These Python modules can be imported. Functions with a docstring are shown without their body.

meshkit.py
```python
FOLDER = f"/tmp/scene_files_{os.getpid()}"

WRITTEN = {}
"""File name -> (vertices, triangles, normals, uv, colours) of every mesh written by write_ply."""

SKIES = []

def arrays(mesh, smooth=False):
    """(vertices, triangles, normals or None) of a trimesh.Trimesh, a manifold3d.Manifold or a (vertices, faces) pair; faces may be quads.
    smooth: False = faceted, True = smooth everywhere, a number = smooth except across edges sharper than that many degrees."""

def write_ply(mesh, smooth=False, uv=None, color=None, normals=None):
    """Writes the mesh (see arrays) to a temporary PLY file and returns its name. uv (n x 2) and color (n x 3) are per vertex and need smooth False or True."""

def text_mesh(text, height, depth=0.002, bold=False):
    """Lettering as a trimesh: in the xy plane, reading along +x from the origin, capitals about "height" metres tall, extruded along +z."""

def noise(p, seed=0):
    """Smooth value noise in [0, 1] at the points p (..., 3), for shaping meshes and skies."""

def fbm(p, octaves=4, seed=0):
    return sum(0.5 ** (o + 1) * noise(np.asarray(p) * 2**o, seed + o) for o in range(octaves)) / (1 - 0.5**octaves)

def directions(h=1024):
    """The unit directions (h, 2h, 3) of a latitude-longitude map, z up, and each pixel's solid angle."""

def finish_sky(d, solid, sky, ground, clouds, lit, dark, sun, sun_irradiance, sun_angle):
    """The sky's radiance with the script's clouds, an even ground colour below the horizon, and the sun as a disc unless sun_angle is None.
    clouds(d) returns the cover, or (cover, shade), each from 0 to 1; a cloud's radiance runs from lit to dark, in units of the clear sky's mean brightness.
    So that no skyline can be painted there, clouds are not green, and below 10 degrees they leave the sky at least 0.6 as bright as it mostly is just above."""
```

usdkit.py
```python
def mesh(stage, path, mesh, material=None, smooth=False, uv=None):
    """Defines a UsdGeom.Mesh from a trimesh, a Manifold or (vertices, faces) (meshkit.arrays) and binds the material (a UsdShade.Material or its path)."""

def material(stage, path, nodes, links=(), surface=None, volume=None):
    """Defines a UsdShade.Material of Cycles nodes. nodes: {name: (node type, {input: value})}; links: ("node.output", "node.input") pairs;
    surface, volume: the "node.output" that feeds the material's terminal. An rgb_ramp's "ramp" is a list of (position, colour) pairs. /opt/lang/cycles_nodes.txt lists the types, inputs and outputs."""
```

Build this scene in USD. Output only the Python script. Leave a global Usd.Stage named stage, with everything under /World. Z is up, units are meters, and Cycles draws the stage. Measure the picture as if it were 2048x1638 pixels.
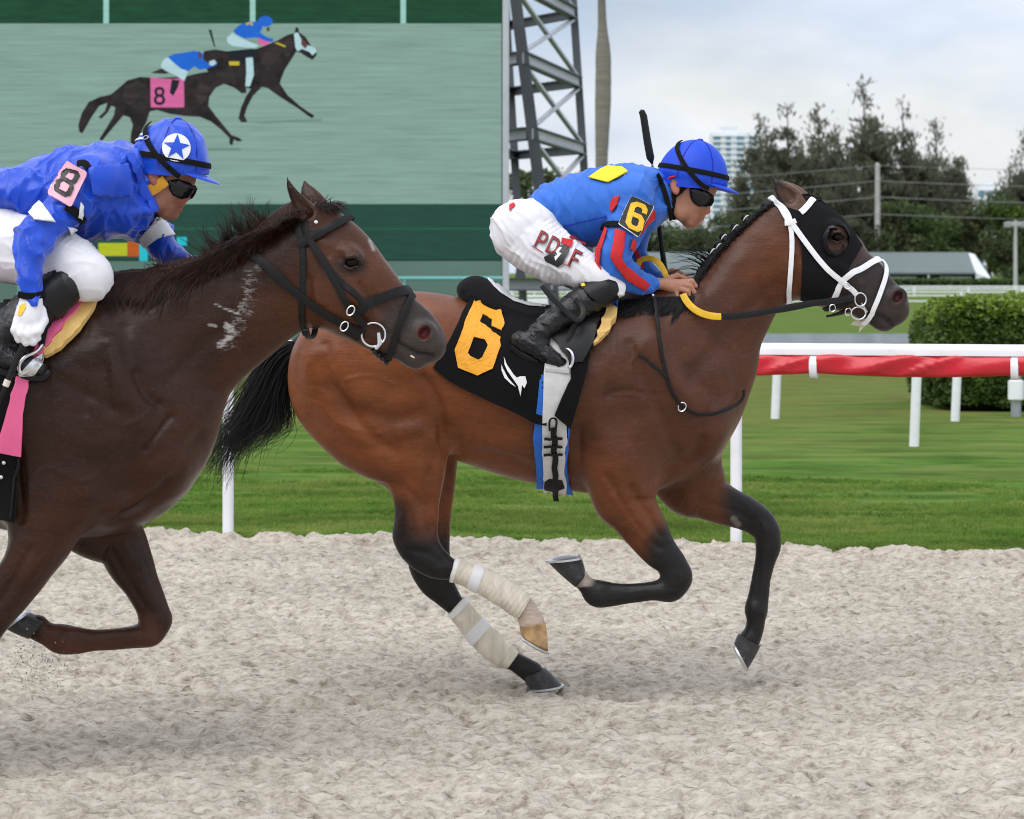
import math, random
import numpy as np
import trimesh
import shapely
from shapely.geometry import Polygon, Point
from shapely import affinity
from scipy.ndimage import map_coordinates
import scipy.sparse.csgraph
from scipy.spatial import Delaunay, cKDTree
from scipy.interpolate import PchipInterpolator, CubicSpline
import usdkit, meshkit
from pxr import Usd, UsdGeom, UsdLux, UsdShade, Gf, Sdf, Vt

stage = Usd.Stage.CreateInMemory()
UsdGeom.SetStageUpAxis(stage, 'Z'); UsdGeom.SetStageMetersPerUnit(stage, 1.0)
UsdGeom.Xform.Define(stage, '/World'); UsdGeom.Scope.Define(stage, '/World/Looks')
rng = np.random.default_rng(7)
# ------------------------------------------------------------------ camera, sky, sun, exposure
FPX, CX, HY, EYE = 5620.0, 1024.0, 545.0, 1.5       # focal length, picture centre and horizon in the photograph's pixels; eye height
cam = UsdGeom.Camera.Define(stage, '/World/camera')
APW = 36.0
cam.CreateHorizontalApertureAttr(APW); cam.CreateVerticalApertureAttr(APW * 819 / 1024)
cam.CreateFocalLengthAttr(FPX / 2048 * APW)
cam.CreateVerticalApertureOffsetAttr(-(819 - HY) / 2048 * APW)
cam.CreateClippingRangeAttr(Gf.Vec2f(0.1, 6000))
cam.CreateFStopAttr(9.0); cam.CreateFocusDistanceAttr(9.5)
cam.CreateExposureAttr(0.34)
cam.AddTranslateOp().Set((0, 0, EYE)); cam.AddRotateXOp().Set(90)
SUN_EL, SUN_AZ = math.radians(57), math.radians(216)      # azimuth = atan2(x, y): behind the camera, to the left
sd = np.array([math.sin(SUN_AZ) * math.cos(SUN_EL), math.cos(SUN_AZ) * math.cos(SUN_EL), math.sin(SUN_EL)])
sun = UsdLux.DistantLight.Define(stage, '/World/sun')
sun.CreateIntensityAttr(0.40); sun.CreateAngleAttr(55.0); sun.CreateNormalizeAttr(True); sun.CreateColorAttr(Gf.Vec3f(1.0, 0.965, 0.91))
zax = Gf.Vec3d(*sd)
sun.AddOrientOp(UsdGeom.XformOp.PrecisionDouble).Set(Gf.Quatd(Gf.Rotation(Gf.Vec3d(0, 0, 1), zax).GetQuat()))
dome = UsdLux.DomeLight.Define(stage, '/World/sky')
skym = usdkit.material(stage, '/World/Looks/sky', {
    'sky': ('sky_texture', {'sky_type': 'single_scattering', 'sun_disc': False, 'sun_elevation': SUN_EL, 'sun_rotation': SUN_AZ, 'altitude': 10.0, 'aerosol_density': 1.6}),
    'tc': ('texture_coordinate', {}),
    'map': ('mapping', {'scale': (1.0, 1.0, 2.6)}),
    'n': ('noise_texture', {'scale': 3.1, 'detail': 6.0, 'roughness': 0.55, 'distortion': 0.25}),
    'cover': ('map_range', {'from_min': 0.36, 'from_max': 0.60, 'to_min': 0.50, 'to_max': 1.0, 'clamp': True}),
    'n2': ('noise_texture', {'scale': 5.2, 'detail': 5.0}),
    'shade': ('rgb_ramp', {'ramp': [(0.36, (6.6, 7.9, 10.2)), (0.58, (10.6, 10.8, 11.2))]}),
    'mix': ('mix_color', {'use_clamp': False}), 'sep': ('separate_xyz', {}), 'zen': ('map_range', {'from_min': 0.08, 'from_max': 1.0, 'to_min': 1.22, 'to_max': 2.1, 'clamp': True}), 'grad': ('vector_math', {'math_type': 'scale'}),
    'bg': ('background_shader', {'strength': 0.064})},
    [('tc.generated', 'map.vector'), ('map.vector', 'n.vector'), ('map.vector', 'n2.vector'), ('n.fac', 'cover.value'), ('n2.fac', 'shade.fac'),
     ('cover.result', 'mix.fac'), ('sky.color', 'mix.a'), ('shade.color', 'grad.vector1'), ('tc.generated', 'sep.vector'), ('sep.z', 'zen.value'), ('zen.result', 'grad.scale'), ('grad.vector', 'mix.b'), ('mix.result', 'bg.color')], surface='bg.background')
UsdShade.MaterialBindingAPI.Apply(dome.GetPrim()).Bind(skym)

# ------------------------------------------------------------------ naming, tagging, defining
used = {}
def path_for(name, parent):
    parent = parent or '/World'
    n = used.get((parent, name), 0); used[(parent, name)] = n + 1
    return f'{parent}/{name}' + (f'_{n:03d}' if n else '')
def tag(prim, label=None, cat=None, group=None, kind=None):
    prim = prim.GetPrim() if hasattr(prim, 'GetPrim') else stage.GetPrimAtPath(prim)
    for k, v in (('label', label), ('category', cat), ('group', group), ('kind', kind)):
        if v: prim.SetCustomDataByKey(k, v)
def thing(name, label, cat, loc=(0, 0, 0), group=None):
    p = path_for(name, None)
    x = UsdGeom.Xform.Define(stage, p); x.AddTranslateOp().Set(Gf.Vec3d(*map(float, loc)))
    tag(x, label, cat, group)
    ORIGIN[p] = np.array(loc, float)
    return p
ORIGIN = {}
def base_of(parent):
    while parent and parent != '/World':
        if parent in ORIGIN: return ORIGIN[parent]
        parent = parent.rsplit('/', 1)[0]
    return np.zeros(3)
def obj(name, mesh, mat, parent=None, smooth=35, col=None, mask=None, **t):
    """One Mesh prim; mesh is in world coordinates and is moved into the frame of the thing it belongs to. A list makes one prim each."""
    if isinstance(mesh, list): return [obj(name, m_, mat, parent, smooth, **t) for m_ in mesh][0]
    p = path_for(name, parent)
    v, f = (mesh.vertices, mesh.faces) if hasattr(mesh, 'vertices') else mesh
    v = np.asarray(v, float) - base_of(parent)
    if col is not None or mask is not None: smooth = True
    m = usdkit.mesh(stage, p, (v, np.asarray(f)), M[mat] if isinstance(mat, str) else mat, smooth=smooth)
    api = UsdGeom.PrimvarsAPI(m)
    if col is not None: api.CreatePrimvar('col', Sdf.ValueTypeNames.Color3fArray, 'vertex').Set(Vt.Vec3fArray.FromNumpy(np.asarray(col, np.float32)))
    if mask is not None: api.CreatePrimvar('mask', Sdf.ValueTypeNames.FloatArray, 'vertex').Set(Vt.FloatArray.FromNumpy(np.asarray(mask, np.float32)))
    tag(m, **t)
    return p
def curves(name, strands, widths, mat, parent=None, **t):
    """strands: list of (n,3) arrays; widths: list of (n,) arrays, metres."""
    p = path_for(name, parent)
    c = UsdGeom.BasisCurves.Define(stage, p)
    b = base_of(parent)
    c.CreateTypeAttr('linear'); c.CreateCurveVertexCountsAttr([len(s) for s in strands])
    c.CreatePointsAttr(Vt.Vec3fArray.FromNumpy((np.vstack(strands) - b).astype(np.float32)))
    c.CreateWidthsAttr(Vt.FloatArray.FromNumpy(np.concatenate(widths).astype(np.float32))); c.SetWidthsInterpolation('vertex')
    UsdShade.MaterialBindingAPI.Apply(c.GetPrim()).Bind(M[mat])
    tag(c, **t)
    return p

# ------------------------------------------------------------------ geometry helpers
def W(px, py, Y):
    """The world point at depth Y that the photograph shows at (px, py)."""
    px, py, Y = np.broadcast_arrays(np.asarray(px, float), np.asarray(py, float), np.asarray(Y, float))
    return np.stack([(px - CX) / FPX * Y, Y, EYE - (py - HY) / FPX * Y], -1)
def PX(v):
    v = np.asarray(v)
    return np.stack([CX + v[..., 0] / v[..., 1] * FPX, HY + (EYE - v[..., 2]) / v[..., 1] * FPX], -1)
def cat(*ms):
    ms = [m for m in ms if m is not None]
    vs, fs, n = [], [], 0
    for m in ms:
        v, f = (m.vertices, m.faces) if hasattr(m, 'vertices') else m
        f = np.asarray(f)
        if f.shape[1] == 4: f = np.vstack([f[:, [0, 1, 2]], f[:, [0, 2, 3]]])
        vs.append(np.asarray(v, float)); fs.append(f + n); n += len(v)
    return np.vstack(vs), np.vstack(fs)
def box(x0, x1, y0, y1, z0, z1, bev=0.0):
    m = trimesh.creation.box([x1 - x0, y1 - y0, z1 - z0])
    if bev > 0:
        pts = []
        for sx in (-1, 1):
            for sy in (-1, 1):
                for sz in (-1, 1):
                    c = np.array([sx * (x1 - x0) / 2, sy * (y1 - y0) / 2, sz * (z1 - z0) / 2])
                    for k in range(3):
                        d = np.array([sx, sy, sz], float) * bev; d[k] = 0
                        pts.append(c - d)
        m = trimesh.convex.convex_hull(np.array(pts))
    m.apply_translation([(x0 + x1) / 2, (y0 + y1) / 2, (z0 + z1) / 2])
    return m
def beam(a, b, w, h, up=(0, 0, 1)):
    """A rectangular bar from a to b, w across, h along up."""
    a, b, up = np.array(a, float), np.array(b, float), np.array(up, float)
    t = (b - a) / np.linalg.norm(b - a); s = np.cross(t, up)
    if np.linalg.norm(s) < 1e-6: s = np.cross(t, [1, 0, 0])
    s /= np.linalg.norm(s); u = np.cross(s, t)
    v = [p + s * w / 2 * i + u * h / 2 * j for p in (a, b) for i, j in ((-1, -1), (1, -1), (1, 1), (-1, 1))]
    f = [[0, 1, 2, 3][::-1], [4, 5, 6, 7]] + [[k, (k + 1) % 4, 4 + (k + 1) % 4, 4 + k] for k in range(4)]
    f = np.array(f); f = np.vstack([f[:, [0, 1, 2]], f[:, [0, 2, 3]]])
    return np.array(v), f[:, ::-1]
def smooth_line(p, n=None, step=None):
    p = np.asarray(p, float)
    t = np.r_[0, np.cumsum(np.linalg.norm(np.diff(p, axis=0), axis=1))]
    if n is None: n = max(4, int(t[-1] / step) + 1)
    if len(p) < 3: return p[0] + (p[-1] - p[0]) * np.linspace(0, 1, n)[:, None]
    return PchipInterpolator(t, p, axis=0)(np.linspace(0, t[-1], n)) if len(p) < 4 else CubicSpline(t, p, axis=0)(np.linspace(0, t[-1], n))
def tube(p, r, sides=8, flat=None, closed=False):
    """A tube through the points p with radii r, with rounded-off ends."""
    p = np.asarray(p, float); r = np.broadcast_to(r, (len(p),)).astype(float)
    t = np.gradient(p, axis=0)
    if closed: t = np.roll(p, -1, 0) - np.roll(p, 1, 0)
    t /= np.linalg.norm(t, axis=1, keepdims=True) + 1e-12
    a = np.cross(t[0], [0, 0, 1] if abs(t[0][2]) < .9 else [1, 0, 0]); a /= np.linalg.norm(a)
    A = []
    for k in range(len(p)):
        a = a - t[k] * (a @ t[k]); a /= np.linalg.norm(a) + 1e-12; A.append(a)
    A = np.array(A); B = np.cross(t, A)
    ang = np.arange(sides) * 2 * np.pi / sides
    v = p[:, None] + r[:, None, None] * (np.cos(ang)[None, :, None] * A[:, None] + np.sin(ang)[None, :, None] * B[:, None])
    n = len(p); rows = n if closed else n - 1
    i, j = np.meshgrid(np.arange(rows), np.arange(sides), indexing='ij')
    q = np.stack([i * sides + j, i * sides + (j + 1) % sides, ((i + 1) % n) * sides + (j + 1) % sides, ((i + 1) % n) * sides + j], -1).reshape(-1, 4)
    f = np.vstack([q[:, [0, 1, 2]], q[:, [0, 2, 3]]]); v = v.reshape(-1, 3)
    if not closed:
        c0, c1 = len(v), len(v) + 1
        v = np.vstack([v, p[0] - t[0] * r[0] * .6, p[-1] + t[-1] * r[-1] * .6])
        k = np.arange(sides)
        f = np.vstack([f, np.stack([np.full(sides, c0), (k + 1) % sides, k], 1), np.stack([np.full(sides, c1), (n - 1) * sides + k, (n - 1) * sides + (k + 1) % sides], 1)])
    return v, f
def ellipsoid(c, r, sub=3, rot=None):
    m = trimesh.creation.icosphere(sub); v = m.vertices * np.asarray(r)
    if rot is not None: v = v @ np.asarray(rot).T
    return v + np.asarray(c), m.faces
def rotm(axis, deg):
    return trimesh.transformations.rotation_matrix(math.radians(deg), axis)[:3, :3]
def sstep(x, a, b):
    t = np.clip((x - a) / (b - a), 0, 1); return t * t * (3 - 2 * t)
def segdist(p, line):
    """2-D distance of the points p to a polyline."""
    line = np.asarray(line, float); best = np.full(len(p), 1e9)
    if len(line) == 1: return np.linalg.norm(p - line[0], axis=1)
    for a, b in zip(line[:-1], line[1:]):
        d = b - a; t = np.clip(((p - a) @ d) / (d @ d + 1e-12), 0, 1)
        best = np.minimum(best, np.linalg.norm(p - a - t[:, None] * d, axis=1))
    return best

class Loft:
    """Sections (top px, top py, bottom px, bottom py, half width in metres, dy[, skew]); dy is the distance behind the middle plane Y0."""
    def __init__(s, secs, Y0, per=7, grow=0.0):
        a = np.array([list(x) + [0.0] * (7 - len(x)) for x in secs], float)
        top, bot = W(a[:, 0], a[:, 1], Y0 + a[:, 5]), W(a[:, 2], a[:, 3], Y0 + a[:, 5])
        c = (top + bot) / 2; d = top - bot
        q = np.column_stack([c, d, a[:, 4], a[:, 6]])
        t = np.r_[0, np.cumsum(np.linalg.norm(np.diff(c, axis=0), axis=1) + 1e-6)]
        tt = np.concatenate([np.linspace(t[i], t[i + 1], per, endpoint=False) for i in range(len(t) - 1)] + [[t[-1]]])
        q = PchipInterpolator(t, q, axis=0)(tt) if len(t) > 2 else np.array([q[0] + (q[-1] - q[0]) * (x - t[0]) / (t[-1] - t[0]) for x in tt])
        s.c, s.d, s.w, s.k = q[:, :3], q[:, 3:6], q[:, 6] + grow, q[:, 7]
        s.h = np.linalg.norm(s.d, axis=1) / 2
        s.n = s.d / (2 * s.h[:, None]); s.h = s.h + grow
    def mesh(s, sides=24, grow=0.0, caps=True):
        ang = np.arange(sides) * 2 * np.pi / sides
        v = s.c[:, None] + (s.h + grow)[:, None, None] * np.cos(ang)[None, :, None] * s.n[:, None] + ((s.w + grow)[:, None] * (1 - s.k[:, None] * np.cos(ang)[None]))[:, :, None] * np.sin(ang)[None, :, None] * np.array([0, 1.0, 0])
        n = len(s.c)
        i, j = np.meshgrid(np.arange(n - 1), np.arange(sides), indexing='ij')
        q = np.stack([i * sides + j, i * sides + (j + 1) % sides, (i + 1) * sides + (j + 1) % sides, (i + 1) * sides + j], -1).reshape(-1, 4)
        f = np.vstack([q[:, [0, 1, 2]], q[:, [0, 2, 3]]]); v = v.reshape(-1, 3)
        if caps:
            c0 = len(v); v = np.vstack([v, s.c[0], s.c[-1]]); k = np.arange(sides)
            f = np.vstack([f, np.stack([np.full(sides, c0), (k + 1) % sides, k], 1), np.stack([np.full(sides, c0 + 1), (n - 1) * sides + k, (n - 1) * sides + (k + 1) % sides], 1)])
        m = trimesh.Trimesh(v, f, process=False)
        if m.volume < 0: m.invert()
        return m

class Field:
    """A signed field on a grid, built up from lofts and blobs that blend into each other, and turned into one smooth mesh."""
    def __init__(s, lo, hi, h):
        s.lo, s.h = np.array(lo, float), h
        s.n = np.ceil((np.array(hi) - s.lo) / h).astype(int) + 1
        s.f = np.full(s.n, 0.2, np.float32)
        s.ax = [s.lo[k] + h * np.arange(s.n[k]) for k in range(3)]
    def clip(s, lo, hi):
        a = np.clip(np.floor((np.asarray(lo) - s.lo) / s.h).astype(int), 0, s.n); b = np.clip(np.ceil((np.asarray(hi) - s.lo) / s.h).astype(int) + 1, 0, s.n)
        return tuple(slice(i, j) for i, j in zip(a, b))
    def put(s, sl, d, k, sub=False):
        a = s.f[sl]
        if sub:
            d = -d
            t = np.clip(0.5 + 0.5 * (d - a) / k, 0, 1); s.f[sl] = a + (d - a) * t + k * t * (1 - t)
        else:
            t = np.clip(0.5 + 0.5 * (a - d) / k, 0, 1); s.f[sl] = a + (d - a) * t - k * t * (1 - t)
    def loft(s, L, k=0.03, sub=False, pad=0.09):
        r = max(L.h.max(), L.w.max()) + pad
        sl = s.clip([L.c[:, 0].min() - r, (L.c[:, 1] - L.w * 1.4).min() - pad, L.c[:, 2].min() - r], [L.c[:, 0].max() + r, (L.c[:, 1] + L.w * 1.4).max() + pad, L.c[:, 2].max() + r])
        x, y, z = (s.ax[i][sl[i]] for i in range(3))
        if min(len(x), len(y), len(z)) == 0: return
        P = np.stack(np.meshgrid(x, z, indexing='ij'), -1)
        C, best, bi, bt = L.c[:, [0, 2]], np.full(P.shape[:2], 1e9), np.zeros(P.shape[:2], int), np.zeros(P.shape[:2])
        for i in range(len(C) - 1):
            d = C[i + 1] - C[i]; t = np.clip(((P - C[i]) @ d) / (d @ d + 1e-12), 0, 1)
            q = P - C[i] - t[..., None] * d; e = np.hypot(q[..., 0], q[..., 1]) / (L.h[i] + (L.h[i + 1] - L.h[i]) * t)
            m = e < best; best[m] = e[m]; bi[m] = i; bt[m] = t[m]
        I = lambda arr: arr[bi] + (arr[np.minimum(bi + 1, len(arr) - 1)] - arr[bi]) * (bt if arr.ndim == 1 else bt[..., None])
        c, h, w, n, kk = I(L.c), I(L.h), I(L.w), I(L.n), I(L.k)
        q = P - c[..., [0, 2]]; r = np.hypot(q[..., 0], q[..., 1]); eta = np.clip((q[..., 0] * n[..., 0] + q[..., 1] * n[..., 2]) / h, -1, 1)
        w = w * (1 - kk * eta)
        dy = y[None, :, None] - c[..., 1][:, None, :]
        u2, v2 = (r / h)[:, None, :], dy / w[:, None, :]
        k0 = np.sqrt(u2 ** 2 + v2 ** 2); k1 = np.sqrt((u2 / h[:, None, :]) ** 2 + (v2 / w[:, None, :]) ** 2)
        s.put(sl, (k0 * (k0 - 1) / np.maximum(k1, 1e-6)).astype(np.float32), k, sub)
    def blob(s, c, r, k=0.03, sub=False, rot=None, pad=0.06):
        c, r = np.asarray(c, float), np.broadcast_to(r, 3).astype(float); m = r.max() + pad
        sl = s.clip(c - m, c + m); g = np.stack(np.meshgrid(*(s.ax[i][sl[i]] for i in range(3)), indexing='ij'), -1) - c
        if g.size == 0: return
        if rot is not None: g = g @ np.asarray(rot)
        k0 = np.linalg.norm(g / r, axis=-1); k1 = np.linalg.norm(g / r ** 2, axis=-1)
        s.put(sl, (k0 * (k0 - 1) / np.maximum(k1, 1e-6)).astype(np.float32), k, sub)
    def chain(s, pts, rad, k=0.01, sub=False, pad=0.04):
        """Round cones through 3-D points."""
        pts = np.asarray(pts, float); rad = np.broadcast_to(rad, (len(pts),))
        for a, b, ra, rb in zip(pts[:-1], pts[1:], rad[:-1], rad[1:]):
            m = max(ra, rb) + pad; sl = s.clip(np.minimum(a, b) - m, np.maximum(a, b) + m)
            g = np.stack(np.meshgrid(*(s.ax[i][sl[i]] for i in range(3)), indexing='ij'), -1) - a
            if g.size == 0: continue
            d = b - a; t = np.clip((g @ d) / (d @ d + 1e-12), 0, 1)
            s.put(sl, (np.linalg.norm(g - t[..., None] * d, axis=-1) - (ra + (rb - ra) * t)).astype(np.float32), k, sub)
    def at(s, p):
        return map_coordinates(s.f, ((np.asarray(p) - s.lo) / s.h).T, order=1, mode='nearest')
    def normal(s, p):
        e = s.h; p = np.asarray(p)
        g = np.stack([s.at(p + np.eye(3)[k] * e) - s.at(p - np.eye(3)[k] * e) for k in range(3)], -1)
        return g / (np.linalg.norm(g, axis=1, keepdims=True) + 1e-9)
    def ray(s, px, Ya, Yb, off=0.0):
        """Depth Y at which the sight line through each photograph pixel first meets the surface (nan when it does not)."""
        px = np.asarray(px, float); out = np.full(len(px), np.nan); prev = None; Y = Ya; step = s.h * 0.8
        while Y < Yb:
            f = s.at(W(px[:, 0], px[:, 1], Y)) - off
            if prev is not None:
                hit = np.isnan(out) & (f <= 0) & (prev > 0)
                out[hit] = Y - step * (-f[hit]) / (prev[hit] - f[hit] + 1e-9)
            prev = f; Y += step
        return out
    def mesh(s, smooth=2):
        f, ins = s.f, s.f < 0
        n = np.array(f.shape) - 1
        cnt = np.zeros(n, np.int8)
        cs = [(i, j, k) for i in (0, 1) for j in (0, 1) for k in (0, 1)]
        for i, j, k in cs: cnt += ins[i:i + n[0], j:j + n[1], k:k + n[2]]
        act = (cnt > 0) & (cnt < 8); idx = np.argwhere(act); num = np.full(n, -1, np.int32); num[act] = np.arange(len(idx))
        val = {c: f[idx[:, 0] + c[0], idx[:, 1] + c[1], idx[:, 2] + c[2]].astype(float) for c in cs}
        acc, tot = np.zeros((len(idx), 3)), np.zeros(len(idx))
        for a in cs:
            for k in range(3):
                if a[k]: continue
                b = tuple(1 if q == k else a[q] for q in range(3)); va, vb = val[a], val[b]; m = (va < 0) != (vb < 0)
                t = np.where(m, va / np.where(m, va - vb, 1), 0)
                p = np.array(a, float)[None].repeat(len(idx), 0); p[:, k] = t
                acc[m] += p[m]; tot[m] += 1
        v = s.lo + s.h * (idx + acc / tot[:, None])
        quads = []
        for k in range(3):
            o = [q for q in range(3) if q != k]
            A = [slice(1, n[q]) for q in range(3)]; A[k] = slice(0, n[k]); B = list(A); B[k] = slice(1, n[k] + 1)
            e = np.argwhere(ins[tuple(A)] != ins[tuple(B)]) + [0 if q == k else 1 for q in range(3)]
            up = ins[e[:, 0], e[:, 1], e[:, 2]]
            d1, d2 = np.eye(3, dtype=int)[o[0]], np.eye(3, dtype=int)[o[1]]
            g = [num[tuple((e - x).T)] for x in (d1 + d2, d2, 0 * d1, d1)]
            q = np.stack(g, 1)
            flip = up if k != 1 else ~up
            q[~flip] = q[~flip][:, ::-1]; quads.append(q)
        q = np.vstack(quads); q = q[(q >= 0).all(1)]
        fc = np.vstack([q[:, [0, 1, 2]], q[:, [0, 2, 3]]])
        # light smoothing
        import scipy.sparse as sp
        e = np.vstack([q[:, [0, 1]], q[:, [1, 2]], q[:, [2, 3]], q[:, [3, 0]]]); e = np.vstack([e, e[:, ::-1]])
        G = sp.csr_matrix((np.ones(len(e)), (e[:, 0], e[:, 1])), shape=(len(v), len(v))); deg = np.asarray(G.sum(1)).ravel()
        for _ in range(smooth):
            for lam in (0.55, -0.57): v = v + lam * ((G @ v) / deg[:, None] - v)
        return v, fc
def vnormals(v, f):
    n = np.zeros_like(v); fn = np.cross(v[f[:, 1]] - v[f[:, 0]], v[f[:, 2]] - v[f[:, 0]])
    for k in range(3): np.add.at(n, f[:, k], fn)
    return n / (np.linalg.norm(n, axis=1, keepdims=True) + 1e-12)

def fill_poly(poly, step):
    """Points and triangles that fill a 2-D polygon with an even mesh."""
    poly = poly if isinstance(poly, Polygon) else Polygon(poly)
    poly = poly.buffer(0)
    if poly.geom_type != 'Polygon': poly = max(poly.geoms, key=lambda g: g.area)
    pts, nb = [], 0
    for ring in [poly.exterior] + list(poly.interiors):
        L = ring.length; c = np.array(ring.coords)[:-1]
        for a, b in zip(c, np.roll(c, -1, 0)):
            k = max(1, int(round(np.linalg.norm(b - a) / step)))
            pts.append(a + (b - a) * (np.arange(k) / k)[:, None])
    pts = np.vstack(pts)
    x0, y0, x1, y1 = poly.bounds
    gx, gy = np.meshgrid(np.arange(x0, x1, step), np.arange(y0, y1, step * .866)); gx = gx + (np.arange(len(gx)) % 2)[:, None] * step / 2
    g = np.stack([gx.ravel(), gy.ravel()], 1)
    inner = poly.buffer(-step * .55)
    if not inner.is_empty: g = g[shapely.contains_xy(inner, g[:, 0], g[:, 1])]
    else: g = g[:0]
    p = np.vstack([pts, g]); p = np.unique(np.round(p, 4), axis=0)
    t = Delaunay(p).simplices
    c = p[t].mean(1); t = t[shapely.contains_xy(poly.buffer(1e-6), c[:, 0], c[:, 1])]
    a = p[t]; ar = (a[:, 1, 0] - a[:, 0, 0]) * (a[:, 2, 1] - a[:, 0, 1]) - (a[:, 1, 1] - a[:, 0, 1]) * (a[:, 2, 0] - a[:, 0, 0])
    t = t[np.abs(ar) > 1e-6]; ar = ar[np.abs(ar) > 1e-6]
    t[ar < 0] = t[ar < 0][:, ::-1]
    return p, t
def shell(front, back, tri):
    """Closes two copies of a sheet into a solid with walls along its border."""
    n = len(front)
    e = np.sort(np.vstack([tri[:, [0, 1]], tri[:, [1, 2]], tri[:, [2, 0]]]), axis=1)
    d = np.vstack([tri[:, [0, 1]], tri[:, [1, 2]], tri[:, [2, 0]]])
    _, inv, cnt = np.unique(e, axis=0, return_inverse=True, return_counts=True); b = d[cnt[inv.ravel()] == 1]
    f = np.vstack([tri, tri[:, ::-1] + n, np.stack([b[:, 1], b[:, 0], b[:, 0] + n], 1), np.stack([b[:, 1], b[:, 0] + n, b[:, 1] + n], 1)])
    m = trimesh.Trimesh(np.vstack([front, back]), f, process=False)
    if m.volume < 0: m.invert()
    return m
def drape(poly, field, Ya, Yb, off=0.006, thick=0.004, step=6.0, relax=0, ripple=0.0, mirror=None, seed=0, lift=None):
    """A sheet lying on the near side of a body: the polygon is given where the photograph shows it, each point is put on the body."""
    p, t = fill_poly(poly, step)
    Y = field.ray(p, Ya, Yb)
    ok = ~np.isnan(Y)
    if ok.sum() < 3: Y[:] = (Ya + Yb) / 2; ok[:] = True
    if (~ok).any(): Y[~ok] = Y[ok][cKDTree(p[ok]).query(p[~ok])[1]]
    if relax:
        import scipy.sparse as sp
        e = np.vstack([t[:, [0, 1]], t[:, [1, 2]], t[:, [2, 0]]]); e = np.vstack([e, e[:, ::-1]])
        G = sp.csr_matrix((np.ones(len(e)), (e[:, 0], e[:, 1])), shape=(len(p), len(p))); G.data[:] = 1; dg = np.asarray(G.sum(1)).ravel()
        Y0 = Y.copy()
        for _ in range(relax): Y = np.minimum(Y0, (G @ Y) / dg)
    P = W(p[:, 0], p[:, 1], Y)
    N = field.normal(P); N[~ok] = [0, -1, 0]
    N[:, 1] = np.minimum(N[:, 1], -0.25); N /= np.linalg.norm(N, axis=1, keepdims=True)
    o = np.full(len(p), off)
    if ripple: o = o + ripple * (meshkit.fbm(P * [9, 9, 9], 3, seed) - .3)
    if lift is not None: o = o + lift(p)
    m = shell(P + N * o[:, None], P + N * (o - thick)[:, None], t)
    if mirror is not None:
        w = np.array(m.vertices); w[:, 1] = 2 * mirror - w[:, 1]
        return [m, trimesh.Trimesh(w, m.faces[:, ::-1], process=False)]
    return m
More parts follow.
